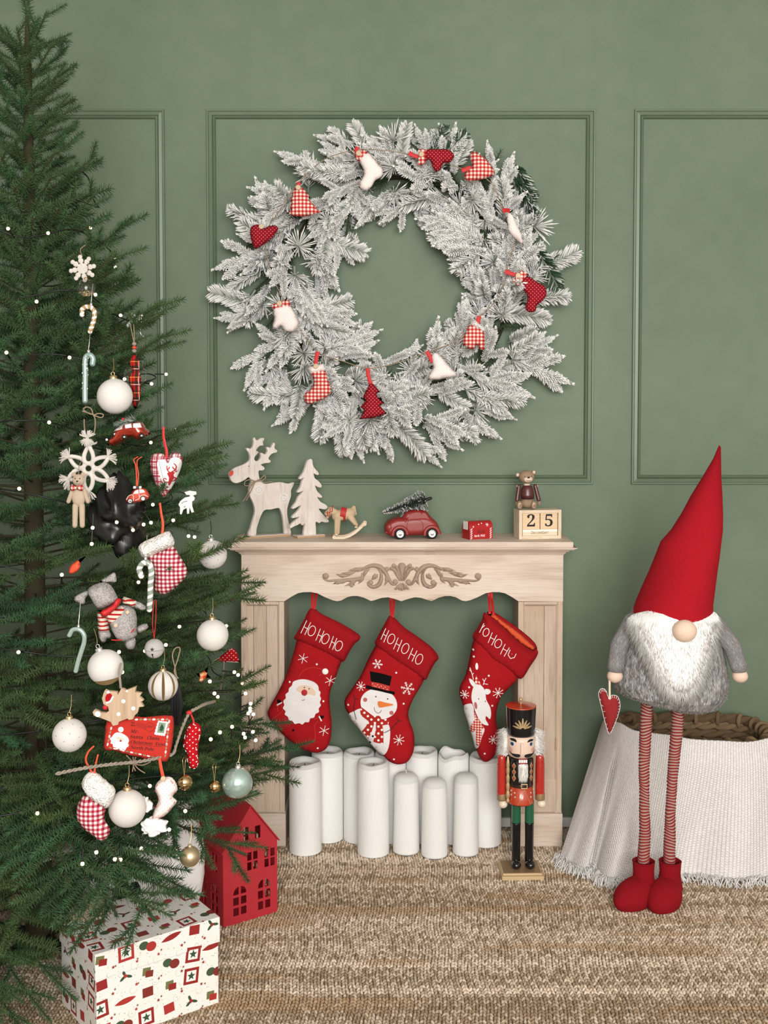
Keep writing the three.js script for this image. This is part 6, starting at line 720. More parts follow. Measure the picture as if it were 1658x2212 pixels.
const plaidCloth = cloth(print(128, 128, (x) => { x.fillStyle = '#eee5df'; x.fillRect(0, 0, 128, 128); for (const [p, w] of [[4, 20], [36, 6], [52, 20], [96, 8], [110, 10]]) { x.fillStyle = 'rgba(140,25,45,.62)'; x.fillRect(p, 0, w, 128); x.fillRect(0, p, 128, w); } }, 0.03));
const tartan = cloth(print(128, 128, (x) => { x.fillStyle = '#a81d1c'; x.fillRect(0, 0, 128, 128); for (const [p, w, c] of [[10, 14, 'rgba(20,45,35,.75)'], [32, 4, '#e8dcc8'], [44, 4, 'rgba(25,40,70,.8)'], [84, 6, 'rgba(20,45,35,.7)'], [100, 3, '#d8b25a']]) { x.fillStyle = c; x.fillRect(p, 0, w, 128); x.fillRect(0, p, 128, w); } }, 0.034));
soft('heart_ornament', 'plaid fabric heart with a white front panel showing a red stag', 'heart ornament', 5.181, 160, 860, 1030, 850, [848, 700, 870, 640, 930, 613, 1010, 630, 1040, 670, 1090, 620, 1160, 608, 1200, 640, 1214, 700, 1190, 790, 1120, 935, 1035, 1080, 1000, 1112, 955, 1055, 900, 945, 860, 830], plaidCloth, { t: 0.022, out: 0.07, extra: (E) => {
  const f = part(E.o, 'front_panel', patch(spline(E.u([955, 712, 988, 682, 1040, 690, 1068, 735, 1100, 672, 1158, 655, 1206, 690, 1200, 765, 1130, 925, 1062, 1030, 1020, 945, 975, 832]), 3), E.surf, 0.0014), M.whiteFelt), sf = (x, y) => E.surf(x, y) + 0.0014, red = std(new THREE.Color(0.42, 0.02, 0.02), 0.9);
  part(f, 'stag', join(...[[1066, 832, 1100, 818, 1142, 826, 1128, 852, 1132, 890, 1112, 915, 1078, 976, 1076, 930, 1082, 880, 1070, 850]].map((a) => patch(spline(E.u(a), 2), sf, 0.0006, 0.004)), ...[[1092, 825, 1068, 795, 1062, 748], [1068, 795, 1088, 776, 1090, 760], [1110, 820, 1150, 795, 1160, 755, 1138, 724], [1150, 795, 1128, 775, 1126, 758], [1080, 930, 1048, 935, 1022, 905, 1040, 888, 1056, 905], [1100, 925, 1125, 920, 1142, 895, 1128, 880, 1118, 892], [1076, 970, 1075, 935]].map((a) => patch(ribbon(E.u(a), 12 * E.s, 9 * E.s, 3), sf, 0.0006, 0.004))), red);
  part(f, 'stitches', join(...Array.from({ length: 18 }, (_, i) => { const a = E.u([975 + i * 4.2, 700 + i * 17, 978 + i * 4.2, 709 + i * 17]); return thread(a, sf, 0.0006, 2); })), std(0x55504c, 0.9), null, null, { kind: 'stuff' }); strip(E, [1035, 690, 1040, 600, 1015, 480, 1005, 400, 1010, 320], 30); } });
soft('stocking_ornament', 'large gingham stocking with a white fleece cuff behind a green striped candy cane', 'stocking ornament', 4.145, 160, 1100, 820, 500, [655, 420, 780, 372, 888, 330, 935, 400, 1000, 510, 1012, 570, 970, 640, 880, 722, 800, 768, 740, 748, 716, 728, 720, 610, 700, 510], M.ginghamDark, { t: 0.016, out: 0.055, extra: (E) => { part(E.o, 'fleece_cuff', puff(spline(E.u([578, 345, 600, 308, 720, 248, 850, 198, 876, 240, 898, 290, 890, 325, 780, 372, 650, 434, 608, 420, 588, 380]), 3), { t: 0.022, h: 0.006, edge: 0.004, w: 0.012 }), fleece); strip(E, [790, 240, 800, 130, 785, 30, 775, -60], 22, M.orangeRibbon); } });
soft('stocking_ornament', 'gingham stocking with a fleece cuff at the left edge beside the largest low bauble', 'stocking ornament', 3.316, 160, 1600, 140, 480, [70, 395, 110, 398, 222, 468, 214, 560, 256, 640, 240, 692, 195, 722, 130, 682, 60, 622, 18, 560, 22, 470], M.ginghamDark, { t: 0.015, out: 0.07, extra: (E) => { part(E.o, 'fleece_cuff', puff(spline(E.u([64, 285, 98, 230, 142, 222, 220, 285, 292, 352, 286, 400, 240, 478, 200, 452, 120, 402, 65, 330]), 3), { t: 0.021, h: 0.006, edge: 0.004, w: 0.012 }), fleece); strip(E, [150, 250, 115, 190, 90, 130, 110, 70, 150, 30], 14, M.orangeRibbon); strip(E, [150, 250, 155, 190, 178, 90], 14, M.orangeRibbon); } });
soft('stocking_ornament', 'narrow red polka dot stocking hanging right of the red envelope', 'stocking ornament', 4.145, 160, 1380, 1060, 950, [1025, 772, 1080, 742, 1132, 780, 1136, 850, 1110, 960, 1110, 1060, 1116, 1120, 1090, 1162, 1042, 1162, 1018, 1110, 1000, 1010, 975, 960, 985, 870], M.dotBright, { t: 0.014, out: 0.08, extra: (E) => { sew(E, M.whiteThread); strip(E, [1075, 760, 1070, 720, 1045, 660], 16); } });
soft('plaid_twist', 'long red tartan fabric twist hanging from three wooden beads', 'hanging ornament', 6.908, 160, 680, 910, 980, [900, 585, 950, 640, 986, 740, 968, 845, 1002, 950, 988, 1085, 988, 1190, 962, 1300, 920, 1402, 890, 1392, 862, 1280, 870, 1150, 818, 1010, 832, 885, 882, 855, 848, 790, 824, 720, 850, 650], tartan, { t: 0.012, out: 0.0, extra: (E) => { for (const [y, c] of [[540, 0], [490, 1], [436, 0]]) part(E.o, 'bead', ball(33 * E.s, ...E.v(902, y).toArray(), 1, 0.85, 1, 16), c ? std(new THREE.Color(0.5, 0.05, 0.02), 0.5) : M.rope); for (const m of [-14, 14]) part(E.o, 'twine', tube([E.v(900, 420), E.v(890 + m, 300), E.v(870 + m * 1.6, 120), E.v(868, 0), E.v(868, -30, -0.01)], 0.0011, 20, 5), M.twine); } });
soft('fabric_tree_ornament', 'red polka dot triangle bunting piece in the gap beside the fireplace pilaster', 'bunting', 6.145, 440, 1360, 300, 350, [108, 428, 200, 372, 290, 300, 340, 248, 400, 248, 442, 310, 478, 438, 300, 434], M.dotBright, { t: 0.008, z: 0.42, sm: 0, extra: (E) => { sew(E, M.whiteThread); } });
soft('fabric_star_ornament', 'small orange gingham star half hidden among the boughs', 'star ornament', 4.145, 160, 1380, 1155, 325, [1090, 312, 1148, 300, 1200, 245, 1190, 308, 1224, 350, 1180, 352, 1140, 388, 1108, 382, 1122, 345], cloth(gingham('#b8441c', '#e9c39a', '#cc7d50', 0.012)), { t: 0.008, out: 0.06, sm: 0 });
soft('mitten_ornament', 'pale dotted mitten with a wooden button and an orange ribbon', 'mitten ornament', 3.316, 160, 1600, 650, 400, [588, 310, 640, 262, 702, 262, 742, 350, 705, 400, 735, 432, 702, 482, 640, 545, 560, 562, 578, 490, 604, 420, 580, 352], M.dotWhite, { t: 0.014, out: 0.09, extra: (E) => { sew(E, std(new THREE.Color(0.5, 0.12, 0.12), 0.9)); part(E.o, 'button', rot(lathe([[0, 0.004], [17 * E.s, 0.004], [19 * E.s, 0.002], [19 * E.s, 0]], 20), PI / 2).translate(...E.v(648, 256, 0.01).toArray()), M.button); strip(E, [640, 255, 628, 200, 615, 120], 24, M.orangeRibbon); } });
{ // red felt letter
  const k = 8.29, cx = 820, cy = 660; soft('felt_envelope', 'red felt letter addressed in black script with a tree stamp and white-bearded face', 'envelope ornament', k, 200, 1520, cx, cy, [255, 312, 500, 262, 760, 222, 900, 236, 1100, 222, 1425, 210, 1452, 255, 1442, 590, 1392, 870, 1322, 1042, 1180, 1032, 860, 972, 540, 902, 370, 842, 210, 834, 192, 760, 222, 540], null, { t: 0.007, h: 0.006, w: 0.008, sm: 2, out: 0.075, extra: (E) => {
    const art = print(1280, 960, (x) => {
      x.fillStyle = '#b3281b'; x.fillRect(0, 0, 1280, 960); x.translate(-180, -180); const dash = (x0, y0, x1, y1, n, a) => { for (let i = 0; i < n; i++) { x.save(); x.translate(lerp(x0, x1, i / (n - 1)), lerp(y0, y1, i / (n - 1))); x.rotate(a); x.fillStyle = i % 2 ? '#8d7a5e' : '#f3ebe4'; x.beginPath(); x.ellipse(0, 0, 30, 15, 0, 0, 7); x.fill(); x.restore(); } };
      dash(800, 265, 1345, 262, 8, 0); dash(1385, 300, 1310, 915, 10, 1.7); dash(1160, 955, 335, 772, 12, 0.2); dash(285, 710, 350, 420, 5, 1.8);
      x.fillStyle = x.strokeStyle = '#24100d'; const put = (t, a, b, f, ang) => { x.save(); x.translate(a, b); x.rotate(ang); x.font = f; x.fillText(t, 0, 0); x.restore(); };
      put('Mr.', 690, 500, 'italic bold 82px serif', 0.06); put('Santa   Claus', 680, 596, 'italic bold 82px serif', 0.07); put('Christmas  Town', 680, 690, 'italic bold 78px serif', 0.08); put('North Pole', 682, 786, 'italic bold 78px serif', 0.1); x.lineWidth = 5; x.beginPath(); x.moveTo(690, 710); x.lineTo(1250, 755); x.stroke(); x.beginPath(); x.arc(1042, 398, 80, 0, 7); x.stroke(); put('dec', 985, 410, 'italic 66px serif', 0); x.lineWidth = 4; for (let i = 0; i < 5; i++) { x.beginPath(); x.moveTo(800, 320 + i * 20); x.bezierCurveTo(850, 310 + i * 20, 900, 345 + i * 20, 960, 350 + i * 22); x.stroke(); } put('AIR', 705, 330, 'bold 44px sans-serif', 0.1); put('MAIL', 695, 376, 'bold 40px sans-serif', 0.1);
    });
    art.wrapS = art.wrapT = THREE.ClampToEdgeWrapping; art.repeat.set(1 / (1280 * E.s), 1 / (960 * E.s)); art.offset.set(0.5, 0.5);
    E.o.children[0].material = std(0xffffff, 0.95, { map: art }); E.o.children[0].name = 'felt';
    const beard = part(E.o, 'white_beard', patch(spline(E.u([400, 520, 450, 492, 520, 500, 600, 540, 652, 590, 668, 640, 650, 690, 665, 730, 620, 770, 600, 810, 560, 790, 520, 820, 490, 780, 450, 800, 430, 760, 385, 750, 378, 700, 340, 690, 350, 640, 325, 600, 365, 570]), 3), E.surf, 0.0016, 0.006), M.whiteFelt), sb = (x, y) => E.surf(x, y) + 0.0016; part(beard, 'face', patch(spline(E.u([440, 585, 500, 572, 570, 600, 590, 630, 530, 620, 470, 612]), 3), sb, 0.0006, 0.005), M.skin); part(beard, 'nose', ball(20 * E.s, ...E.u([522, 640])[0], sb(...E.u([522, 640])[0]), 1, 1, 0.5, 12), std(new THREE.Color(0.4, 0.02, 0.02), 0.9)); part(E.o, 'pompom', ball(50 * E.s, ...E.u([522, 442])[0], E.surf(...E.u([522, 442])[0]), 1, 1, 0.22, 18), M.whiteThread);
    const st = []; const A = E.u([1190, 282, 1372, 302, 1312, 552, 1122, 528]); for (let e = 0; e < 4; e++) for (let i = 0; i < 9; i++) { const a = A[e], b = A[(e + 1) % 4], t = i / 9, nx = (b[1] - a[1]), ny = -(b[0] - a[0]), L = Math.hypot(nx, ny), q = (i % 2 ? -8 : 4) * E.s; st.push([lerp(a[0], b[0], t) - nx / L * q * -1, lerp(a[1], b[1], t) - ny / L * q * -1]); }
    const stamp = part(E.o, 'stamp', patch(st, E.surf, 0.0014, 0.005), M.whiteFelt); part(stamp, 'stamp_field', patch(E.u([1208, 306, 1330, 320, 1292, 505, 1170, 492]), E.surf, 0.0018, 0.006), std(0x7c9079, 0.9)); part(stamp, 'stamp_tree', patch(E.u([1262, 332, 1290, 390, 1275, 390, 1295, 430, 1275, 428, 1285, 462, 1252, 456, 1246, 478, 1232, 474, 1236, 454, 1202, 448, 1232, 420, 1215, 416, 1245, 384, 1234, 380]), E.surf, 0.0022, 0.005), std(0x1d4331, 0.9));
    part(E.o, 'twine_tie', join(tube([E.v(600, 930), E.v(700, 1010, 0.004), E.v(820, 1150, 0.006), E.v(940, 1240, 0.004)], 0.0012, 16, 5), tube([E.v(1040, 1045), E.v(900, 1090, 0.005), E.v(760, 1070, 0.006)], 0.0012, 16, 5), tube([E.v(720, 960), E.v(740, 1080, 0.006), E.v(715, 1210, 0.004)], 0.0012, 16, 5), tube([E.v(770, 960), E.v(735, 1080, 0.006), E.v(770, 1200, 0.004)], 0.0012, 16, 5)), M.twine); } });
}
function flatOrn(name, label, category, k, ox, oy, cx, cy, outline, mat, { out = 0.06, d = 0.006, sm = 3, z, extra, edge } = {}) { const X = ox + cx / k, Y = oy + cy / k, zz = z ?? treeZ(X, Y, out), s = mpp(X, Y, zz), o = thing(name, label, category, at(X, Y, zz), OG), u = (a) => loc(P(a), cx, cy, s / k); part(o, 'board', boxUV(cut(sm ? spline(u(outline), sm) : u(outline), d, 0.0006), 'y'), mat); const v = (x, y, q = 0) => V3((x - cx) * s / k, (cy - y) * s / k, q); if (extra) extra({ o, u, v, s: s / k, top: () => d / 2 + 0.0001 }); return o; }
const hogWood = soft0(0xddd0c0, 0.85, { map: woodPale2, bumpMap: woodPale2, bumpScale: 0.0005 });
flatOrn('hedgehog_ornament', 'flat wooden hedgehog with white dots and a small red hat', 'wooden ornament', 4.145, 160, 1380, 400, 600, [170, 652, 186, 630, 215, 640, 240, 655, 290, 660, 316, 640, 308, 602, 268, 580, 254, 530, 268, 482, 284, 450, 312, 462, 350, 465, 392, 470, 396, 495, 428, 438, 445, 440, 470, 455, 562, 420, 550, 470, 612, 480, 590, 510, 627, 545, 600, 560, 627, 602, 585, 606, 570, 660, 545, 682, 530, 716, 495, 722, 480, 710, 402, 740, 396, 766, 350, 777, 330, 740, 260, 712, 215, 696, 180, 682], hogWood, { d: 0.009, sm: 0, out: 0.09, extra: (E) => { for (const [x, y, R] of [[447, 552, 18], [535, 617, 18], [403, 668, 17], [217, 668, 26], [312, 470, 13], [480, 460, 10]]) part(E.o, 'painted_dot', patch(disc(...E.u([x, y])[0], R * E.s, 14), E.top, 0.0008, 0.004), M.whiteThread); part(E.o, 'hat', patch(spline(E.u([300, 490, 325, 480, 348, 500, 330, 545, 295, 560, 286, 520]), 2), E.top, 0.001, 0.004), M.redFelt); part(E.o, 'hat_brim', patch(ribbon(E.u([292, 566, 330, 552, 356, 508]), 16 * E.s, 16 * E.s, 3), E.top, 0.0014, 0.004), M.whiteFelt); part(E.o, 'red_bead', ball(24 * E.s, ...E.v(272, 622, -0.006).toArray(), 1, 1, 0.6, 14), M.redRibbon); part(E.o, 'rope_hanger', tube([E.v(420, 440), E.v(415, 360, 0.002), E.v(400, 300, -0.004), E.v(400, 240, -0.02)], 0.0024, 14, 6), M.rope); } });
flatOrn('reindeer_ornament', 'white painted wooden animal cutout against the wall above the dotted bauble', 'wooden ornament', 5.181, 160, 860, 1270, 1165, [1235, 1052, 1290, 1034, 1366, 1045, 1370, 1076, 1330, 1090, 1352, 1115, 1346, 1140, 1320, 1160, 1322, 1210, 1340, 1276, 1315, 1282, 1292, 1220, 1286, 1292, 1264, 1296, 1260, 1230, 1220, 1250, 1202, 1302, 1184, 1296, 1186, 1222, 1168, 1190, 1190, 1150, 1240, 1112, 1292, 1100, 1300, 1086, 1258, 1082], std(new THREE.Color(0.74, 0.73, 0.70), 0.7), { d: 0.005, sm: 0, z: 0.98, extra: (E) => { part(E.o, 'painted_line', join(thread(E.u([1205, 1180, 1230, 1160, 1270, 1150]), E.top, 0.0005), thread(E.u([1230, 1210, 1242, 1220, 1246, 1205]), E.top, 0.0005)), M.black, null, null, { kind: 'stuff' }); } });
{ // glossy red estate car
  const E0 = soft('car_ornament', 'shiny red glass estate car with white windows and a snowy tree on its roof', 'car ornament', 5.181, 160, 860, 620, 400, [372, 524, 388, 468, 440, 400, 456, 352, 500, 320, 562, 290, 600, 268, 762, 266, 802, 330, 842, 372, 850, 404, 810, 426, 770, 452, 700, 476, 640, 440, 590, 470, 480, 528, 420, 542], phy(new THREE.Color(0.50, 0.045, 0.02), 0.12, { metalness: 0.7, clearcoat: 1, clearcoatRoughness: 0.05 }), { t: 0.022, out: 0.06, w: 0.012, extra: (E) => {
    const g = std(new THREE.Color(0.78, 0.75, 0.73), 0.35); for (const a of [[590, 294, 660, 280, 676, 326, 604, 336], [684, 280, 754, 274, 778, 326, 692, 328], [462, 372, 485, 345, 562, 298, 566, 342]]) part(E.o, 'white_window', patch(E.u(a), E.surf, 0.0008, 0.005), g);
    for (const [x, y] of [[588, 432], [780, 418]]) { const w = part(E.o, 'wheel', rot(lathe([[0, -0.004], [27 * E.s, -0.004], [29 * E.s, 0], [27 * E.s, 0.004], [0, 0.004]], 22), PI / 2).translate(...E.v(x, y, 0.019).toArray()), std(0x101010, 0.4)); part(w, 'hub', ball(13 * E.s, ...E.v(x, y, 0.0225).toArray(), 1, 1, 0.4, 12), M.silver); }
    for (const [x, y] of [[478, 402], [386, 462]]) part(E.o, 'headlamp', ball(14 * E.s, ...E.v(x, y, 0.016).toArray(), 1, 1, 0.6, 12), g);
    const N = needleSoup(), r = rng(48), p0 = E.v(455, 300, 0.004), p1 = E.v(700, 248, 0); for (let i = 0; i < 800; i++) { const t = r(), p = p0.clone().lerp(p1, t), a = r() * 2 * PI, d = V3(-0.5, Math.cos(a), Math.sin(a)).normalize(), w = r() < 0.45; N.add(p, d, (0.006 + 0.012 * t) * (0.7 + 0.5 * r()), 0.0006, [0.03, 0.07, 0.035], 3, 0.05, w ? [0.75, 0.75, 0.72] : [0.04, 0.09, 0.045]); } part(E.o, 'snowy_tree', N.build(), M.vertex, null, null, { kind: 'stuff' }); part(E.o, 'berry', ball(14 * E.s, ...E.v(566, 232, 0.012).toArray(), 1, 1, 1, 10), M.redRibbon); } });
  E0.children[0].name = 'car_body';
  soft('car_ornament', 'small flat red wooden car with parcels on its roof on an orange ribbon', 'car ornament', 5.181, 160, 860, 710, 1090, [574, 1150, 586, 1108, 640, 1068, 668, 1030, 740, 1003, 802, 1020, 842, 1080, 846, 1110, 800, 1142, 720, 1162, 620, 1172], std(new THREE.Color(0.50, 0.055, 0.03), 0.55), { t: 0.005, w: 0.003, out: 0.09, extra: (E) => {
    const wh = std(new THREE.Color(0.78, 0.73, 0.68), 0.7); for (const a of [[665, 1070, 690, 1035, 725, 1020, 728, 1066], [738, 1062, 736, 1016, 780, 1022, 800, 1050]]) part(E.o, 'painted_window', patch(E.u(a), E.surf, 0.0006, 0.005), wh);
    for (const [x, y] of [[634, 1150], [778, 1122]]) { const w = part(E.o, 'painted_wheel', patch(disc(...E.u([x, y])[0], 30 * E.s, 18), E.surf, 0.0008, 0.005), std(0x3c3432, 0.7)); part(w, 'painted_hub', patch(disc(...E.u([x, y])[0], 20 * E.s, 16), E.surf, 0.0014, 0.005), wh); }
    part(E.o, 'painted_line', join(thread(E.u([590, 1135, 620, 1090, 665, 1082, 670, 1150]), E.surf, 0.0006), thread(E.u([732, 1070, 735, 1120, 690, 1142]), E.surf, 0.0006), thread(E.u([740, 1100, 780, 1080, 835, 1100]), E.surf, 0.0006)), wh, null, null, { kind: 'stuff' }); for (const [x, w] of [[680, 30], [712, 26], [742, 24]]) part(E.o, 'parcel', box(w * E.s, 26 * E.s, 0.006, ...E.v(x, 998).toArray(), 0.0006), x === 712 ? std(0x3a3a38, 0.7) : wh); for (const m of [0, 22]) strip(E, [700 + m * 0.4, 985, 702 + m, 860, 690 + m * 0.8, 740, 672 + m * 2, 690, 720 + m * 2, 655], 12, M.orangeRibbon, 0.001); } });
}
{ // grey felt mouse in a striped jumper
  const k = 9.21, cx = 850, cy = 1300, ox = 160, oy = 1180, X = ox + cx / k, Y = oy + cy / k, z = treeZ(X, Y, 0.06), s = mpp(X, Y, z) / k, o = thing('felt_mouse', 'grey felt mouse doll in a red striped jumper and dungarees', 'soft toy', at(X, Y, z), OG), u = (a) => loc(P(a), cx, cy, s), pf = (a, t, sm = 3) => puff(spline(u(a), sm), { t, h: 0.006 });
  const nz = rawTex(256, 256, ((n) => (u2, v2) => { const q = (n(u2 * 60, v2 * 60, 60) - 0.5) * 70; return [156 + q, 152 + q, 150 + q]; })(valueNoise(950)), true, 0.06), gf = std(0xffffff, 0.98, { map: nz, bumpMap: bumpFelt, bumpScale: 0.001 }), stripe = cloth(print(16, 64, (x) => { x.fillStyle = '#cfc4b4'; x.fillRect(0, 0, 16, 64); x.fillStyle = '#a32320'; x.fillRect(0, 0, 16, 26); }, 0.0082));
  part(o, 'body', pf([560, 1300, 760, 1220, 960, 1168, 1085, 1188, 1200, 1260, 1242, 1400, 1245, 1600, 1238, 1780, 1000, 1902, 862, 1862, 780, 1740, 700, 1560, 655, 1440], 0.024), gf);
  part(o, 'jumper_front', patch(spline(u([640, 1370, 800, 1250, 960, 1175, 1040, 1240, 900, 1400, 720, 1510]), 2), puff(spline(u([560, 1300, 760, 1220, 960, 1168, 1085, 1188, 1200, 1260, 1242, 1400, 1245, 1600, 1238, 1780, 1000, 1902, 862, 1862, 780, 1740, 700, 1560, 655, 1440]), 3), { t: 0.024, h: 0.02 }).surf, 0.001, 0.006), stripe);
  const hd = part(o, 'head', pf([298, 842, 400, 762, 620, 700, 762, 770, 860, 950, 892, 1060, 800, 1132, 600, 1222, 480, 1202, 400, 1085, 328, 960], 0.026).translate(0, 0, 0.008), gf); part(hd, 'eye', ball(30 * s, ...u([400, 940])[0], 0.021, 1, 1, 0.7, 14), M.black); part(hd, 'ear', pf([300, 870, 180, 910, 40, 990, 20, 1060, 90, 1115, 215, 1145, 256, 1000, 300, 960], 0.004).translate(0, 0, 0.006), gf); part(hd, 'ear', pf([535, 690, 680, 590, 825, 505, 862, 600, 852, 712, 740, 700, 625, 716], 0.004).translate(0, 0, 0.006), gf);
  part(o, 'scarf', pf([495, 1235, 620, 1225, 820, 1110, 890, 1010, 975, 1000, 985, 1070, 800, 1280, 670, 1372, 590, 1345, 580, 1268], 0.010).translate(0, 0, 0.02), M.redRibbon);
  const a1 = part(o, 'arm', pf([465, 1325, 560, 1300, 660, 1390, 680, 1560, 692, 1690, 480, 1692, 470, 1500], 0.012), stripe); part(a1, 'paw', pf([478, 1688, 690, 1688, 728, 1790, 700, 1845, 640, 1840, 620, 1900, 570, 1922, 500, 1840], 0.011), gf);
  const a2 = part(o, 'arm', pf([962, 1005, 1090, 1030, 1255, 1105, 1195, 1215, 1060, 1160, 975, 1140], 0.012), stripe); part(a2, 'paw', pf([1250, 1100, 1390, 1165, 1432, 1215, 1405, 1275, 1300, 1260, 1192, 1210], 0.011), gf);
  part(o, 'foot', pf([1005, 1880, 1205, 1830, 1200, 2000, 1150, 2058, 1080, 2060, 1015, 2000], 0.013), gf); part(o, 'foot', pf([1245, 1625, 1400, 1540, 1470, 1560, 1468, 1620, 1400, 1680, 1250, 1735], 0.012), gf);
  for (const [x, y] of [[1115, 1270], [880, 1530]]) part(o, 'button', ball(40 * s, ...u([x, y])[0], 0.023, 1, 1, 0.35, 16), M.button); part(o, 'dungaree_trim', thread(u([780, 1830, 950, 1830, 1130, 1720, 1240, 1610]), () => 0.016, 0.0012), M.redRibbon);
}
{ // knotted cotton star
  const cx = 191, cy = 1012, z = treeZ(cx, cy, 0.07), { s, c, v } = px3(cx, cy, z), o = thing('macrame_star', 'white knotted cotton rope star with tassels hanging from a twine bow', 'star ornament', c, OG), r = rng(960), C = M.cotton;
  part(o, 'centre_ring', new THREE.TorusGeometry(11 * s, 5 * s, 8, 24).rotateZ(0.3), C);
  for (let i = 0; i < 6; i++) {
    const a = 0.5 + i * PI / 3, pts = []; for (let j = 0; j < 20; j++) { const t = j / 20 * 2 * PI, L = 29 + 18 * Math.cos(t + PI), w = 12.5 * Math.sin(t) * (0.75 + 0.25 * Math.cos(t + PI) * -1); pts.push(V3((L * Math.cos(a) - w * Math.sin(a)) * s, (L * Math.sin(a) + w * Math.cos(a)) * s, 0.002 * Math.sin(t * 2))); }
    const g = tube(pts, 4.6 * s, 70, 9, true), p = g.attributes.position; for (let n = 0; n < p.count; n++) { const k = 1 + 0.03 * (r() - 0.5); p.setXYZ(n, p.getX(n) * k, p.getY(n) * k, p.getZ(n) * k); } g.computeVertexNormals(); const arm = part(o, 'rope_loop', g, C), tp = []; const base = V3(47 * Math.cos(a) * s, 47 * Math.sin(a) * s, 0.002);
    for (let n = 0; n < 46; n++) { const b = a + (r() - 0.5) * 2.2, L = (14 + 10 * r()) * s; tp.push(tube([base, base.clone().add(V3(Math.cos(b) * L * 0.6, Math.sin(b) * L * 0.6, 0.004 * (r() - 0.3))), base.clone().add(V3(Math.cos(b) * L, Math.sin(b) * L - 0.002, 0.006 * (r() - 0.5)))], 0.0008, 4, 4)); } part(arm, 'tassel', join(tp), C, null, null, { kind: 'stuff' });
  }
  const tw = (a) => { const q = []; for (let i = 0; i < a.length; i += 2) q.push(v(a[i], a[i + 1], 0.003)); return tube(q, 0.0013, 24, 5); }; part(o, 'twine_bow', join(tw([187, 942, 184, 920, 184, 905]), tw([203, 942, 207, 925, 207, 903, 204, 897]), tw([204, 896, 192, 892, 182, 884, 190, 879, 200, 884, 204, 896, 215, 893, 226, 896, 222, 902, 210, 899, 204, 896]), tw([204, 896, 190, 891, 180, 888])), M.twine);
  const top = []; for (let n = 0; n < 70; n++) { const b = (n % 2 ? -PI / 2 : PI / 2) + (r() - 0.5) * 2.4, L = (12 + 8 * r()) * s, p = v(191, 946, 0.003); top.push(tube([p, p.clone().add(V3(Math.cos(b) * L * 0.6, Math.sin(b) * L * 0.6, 0.004)), p.clone().add(V3(Math.cos(b) * L, Math.sin(b) * L, 0.002))], 0.0009, 4, 4)); } part(o, 'top_tassel', join(top), C, null, null, { kind: 'stuff' });
}
{ // wooden bear with a gingham bow
  const cx = 170, cy = 1080, z = treeZ(cx, cy, 0.08), { s, c, v } = px3(cx, cy, z), o = thing('wooden_bear', 'beige wooden bear with a gingham bow at the left edge below the knotted star', 'wooden ornament', c, OG), w = std(new THREE.Color(0.55, 0.43, 0.31), 0.7, { bumpMap: bumpFine, bumpScale: 0.0004 }), b = (x, y, r2, sx, sy, zz = 0) => ball(r2 * s, v(x, y).x, v(x, y).y, zz, sx, sy, 0.6, 22);
  const h = part(o, 'head', b(170, 1037, 13, 1, 1), w); part(h, 'ear', b(160, 1025, 5, 1, 1), w); part(h, 'ear', b(180, 1025, 5, 1, 1), w); part(h, 'muzzle', b(170, 1041, 6, 1.1, 0.8, 6 * s), w); part(h, 'nose', b(170, 1039, 2.2, 1, 0.8, 10 * s), M.black); for (const x of [165, 175]) part(h, 'eye', b(x, 1033, 1.3, 1, 1, 8 * s), M.black);
  part(o, 'body', b(170, 1072, 16, 0.95, 1.45), w); for (const m of [-1, 1]) { part(o, 'arm', capsule(v(170 + m * 12, 1058, 0.002), v(170 + m * 21, 1083, 0.004), 5 * s, 4.5 * s), w); part(o, 'leg', capsule(v(170 + m * 7, 1092, 0.001), v(170 + m * 8, 1135, 0.003), 6.5 * s, 5.5 * s), w); }
  for (const m of [-1, 1]) part(o, 'bow_loop', puff(spline(loc(P([170, 1052, 170 + m * 10, 1045, 170 + m * 14, 1050, 170 + m * 12, 1059, 170, 1055]), cx, cy, s), 3), { t: 0.003, h: 0.004 }).translate(0, 0, 0.013), M.ginghamSmall); part(o, 'hanging_thread', tube([v(170, 1025), v(170, 1010, -0.004), v(171, 1000, -0.012)], 0.0008, 8, 5), M.twine);
}
{ // pale glass bottle-shaped bulb, knotted rosette, cords
  const z = treeZ(290, 692, 0.0), { s, c, v } = px3(290, 692, z), o = thing('glass_bulb_ornament', 'pale blue glass bulb ornament lying sideways on an upper bough', 'glass ornament', c, OG), g = phy(new THREE.Color(0.6, 0.7, 0.68), 0.15, { metalness: 0.25, clearcoat: 1 }); part(o, 'bulb', join(ball(10 * s, ...v(293, 688).toArray(), 1, 1, 1, 20), capsule(v(290, 692), v(278, 703), 6.5 * s, 5.5 * s, 16)), g); part(o, 'cap', capsule(v(301, 684), v(306, 682), 4 * s, 4 * s, 12), M.silver); part(o, 'hanging_thread', tube([v(305, 683), v(306, 700, 0.002), v(303, 720), v(311, 728)], 0.0008, 12, 5), M.silver);
}
{
  const z = treeZ(176, 580, 0.03), { s, c } = px3(178, 580, z), o = thing('lace_snowflake', 'white crocheted snowflake half hidden by a bough near the top of the tree', 'snowflake ornament', c, OG), g = []; for (let i = 0; i < 8; i++) { const a = i * PI / 4 + 0.2; for (const [R, w] of [[8, 5], [17, 6], [25, 5]]) g.push(ball(w * s, R * s * Math.cos(a), R * s * Math.sin(a), 0, 1, 1, 0.35, 10)); g.push(capsule(V3(), V3(27 * s * Math.cos(a), 27 * s * Math.sin(a), 0), 2.6 * s, 2 * s, 8)); } part(o, 'crochet', join(g), M.cotton); part(o, 'hanging_thread', tube([V3(0, 26 * s, 0), V3(-0.004, 40 * s, 0), V3(0.004, 52 * s, -0.01)], 0.001, 10, 5), M.twine);
}
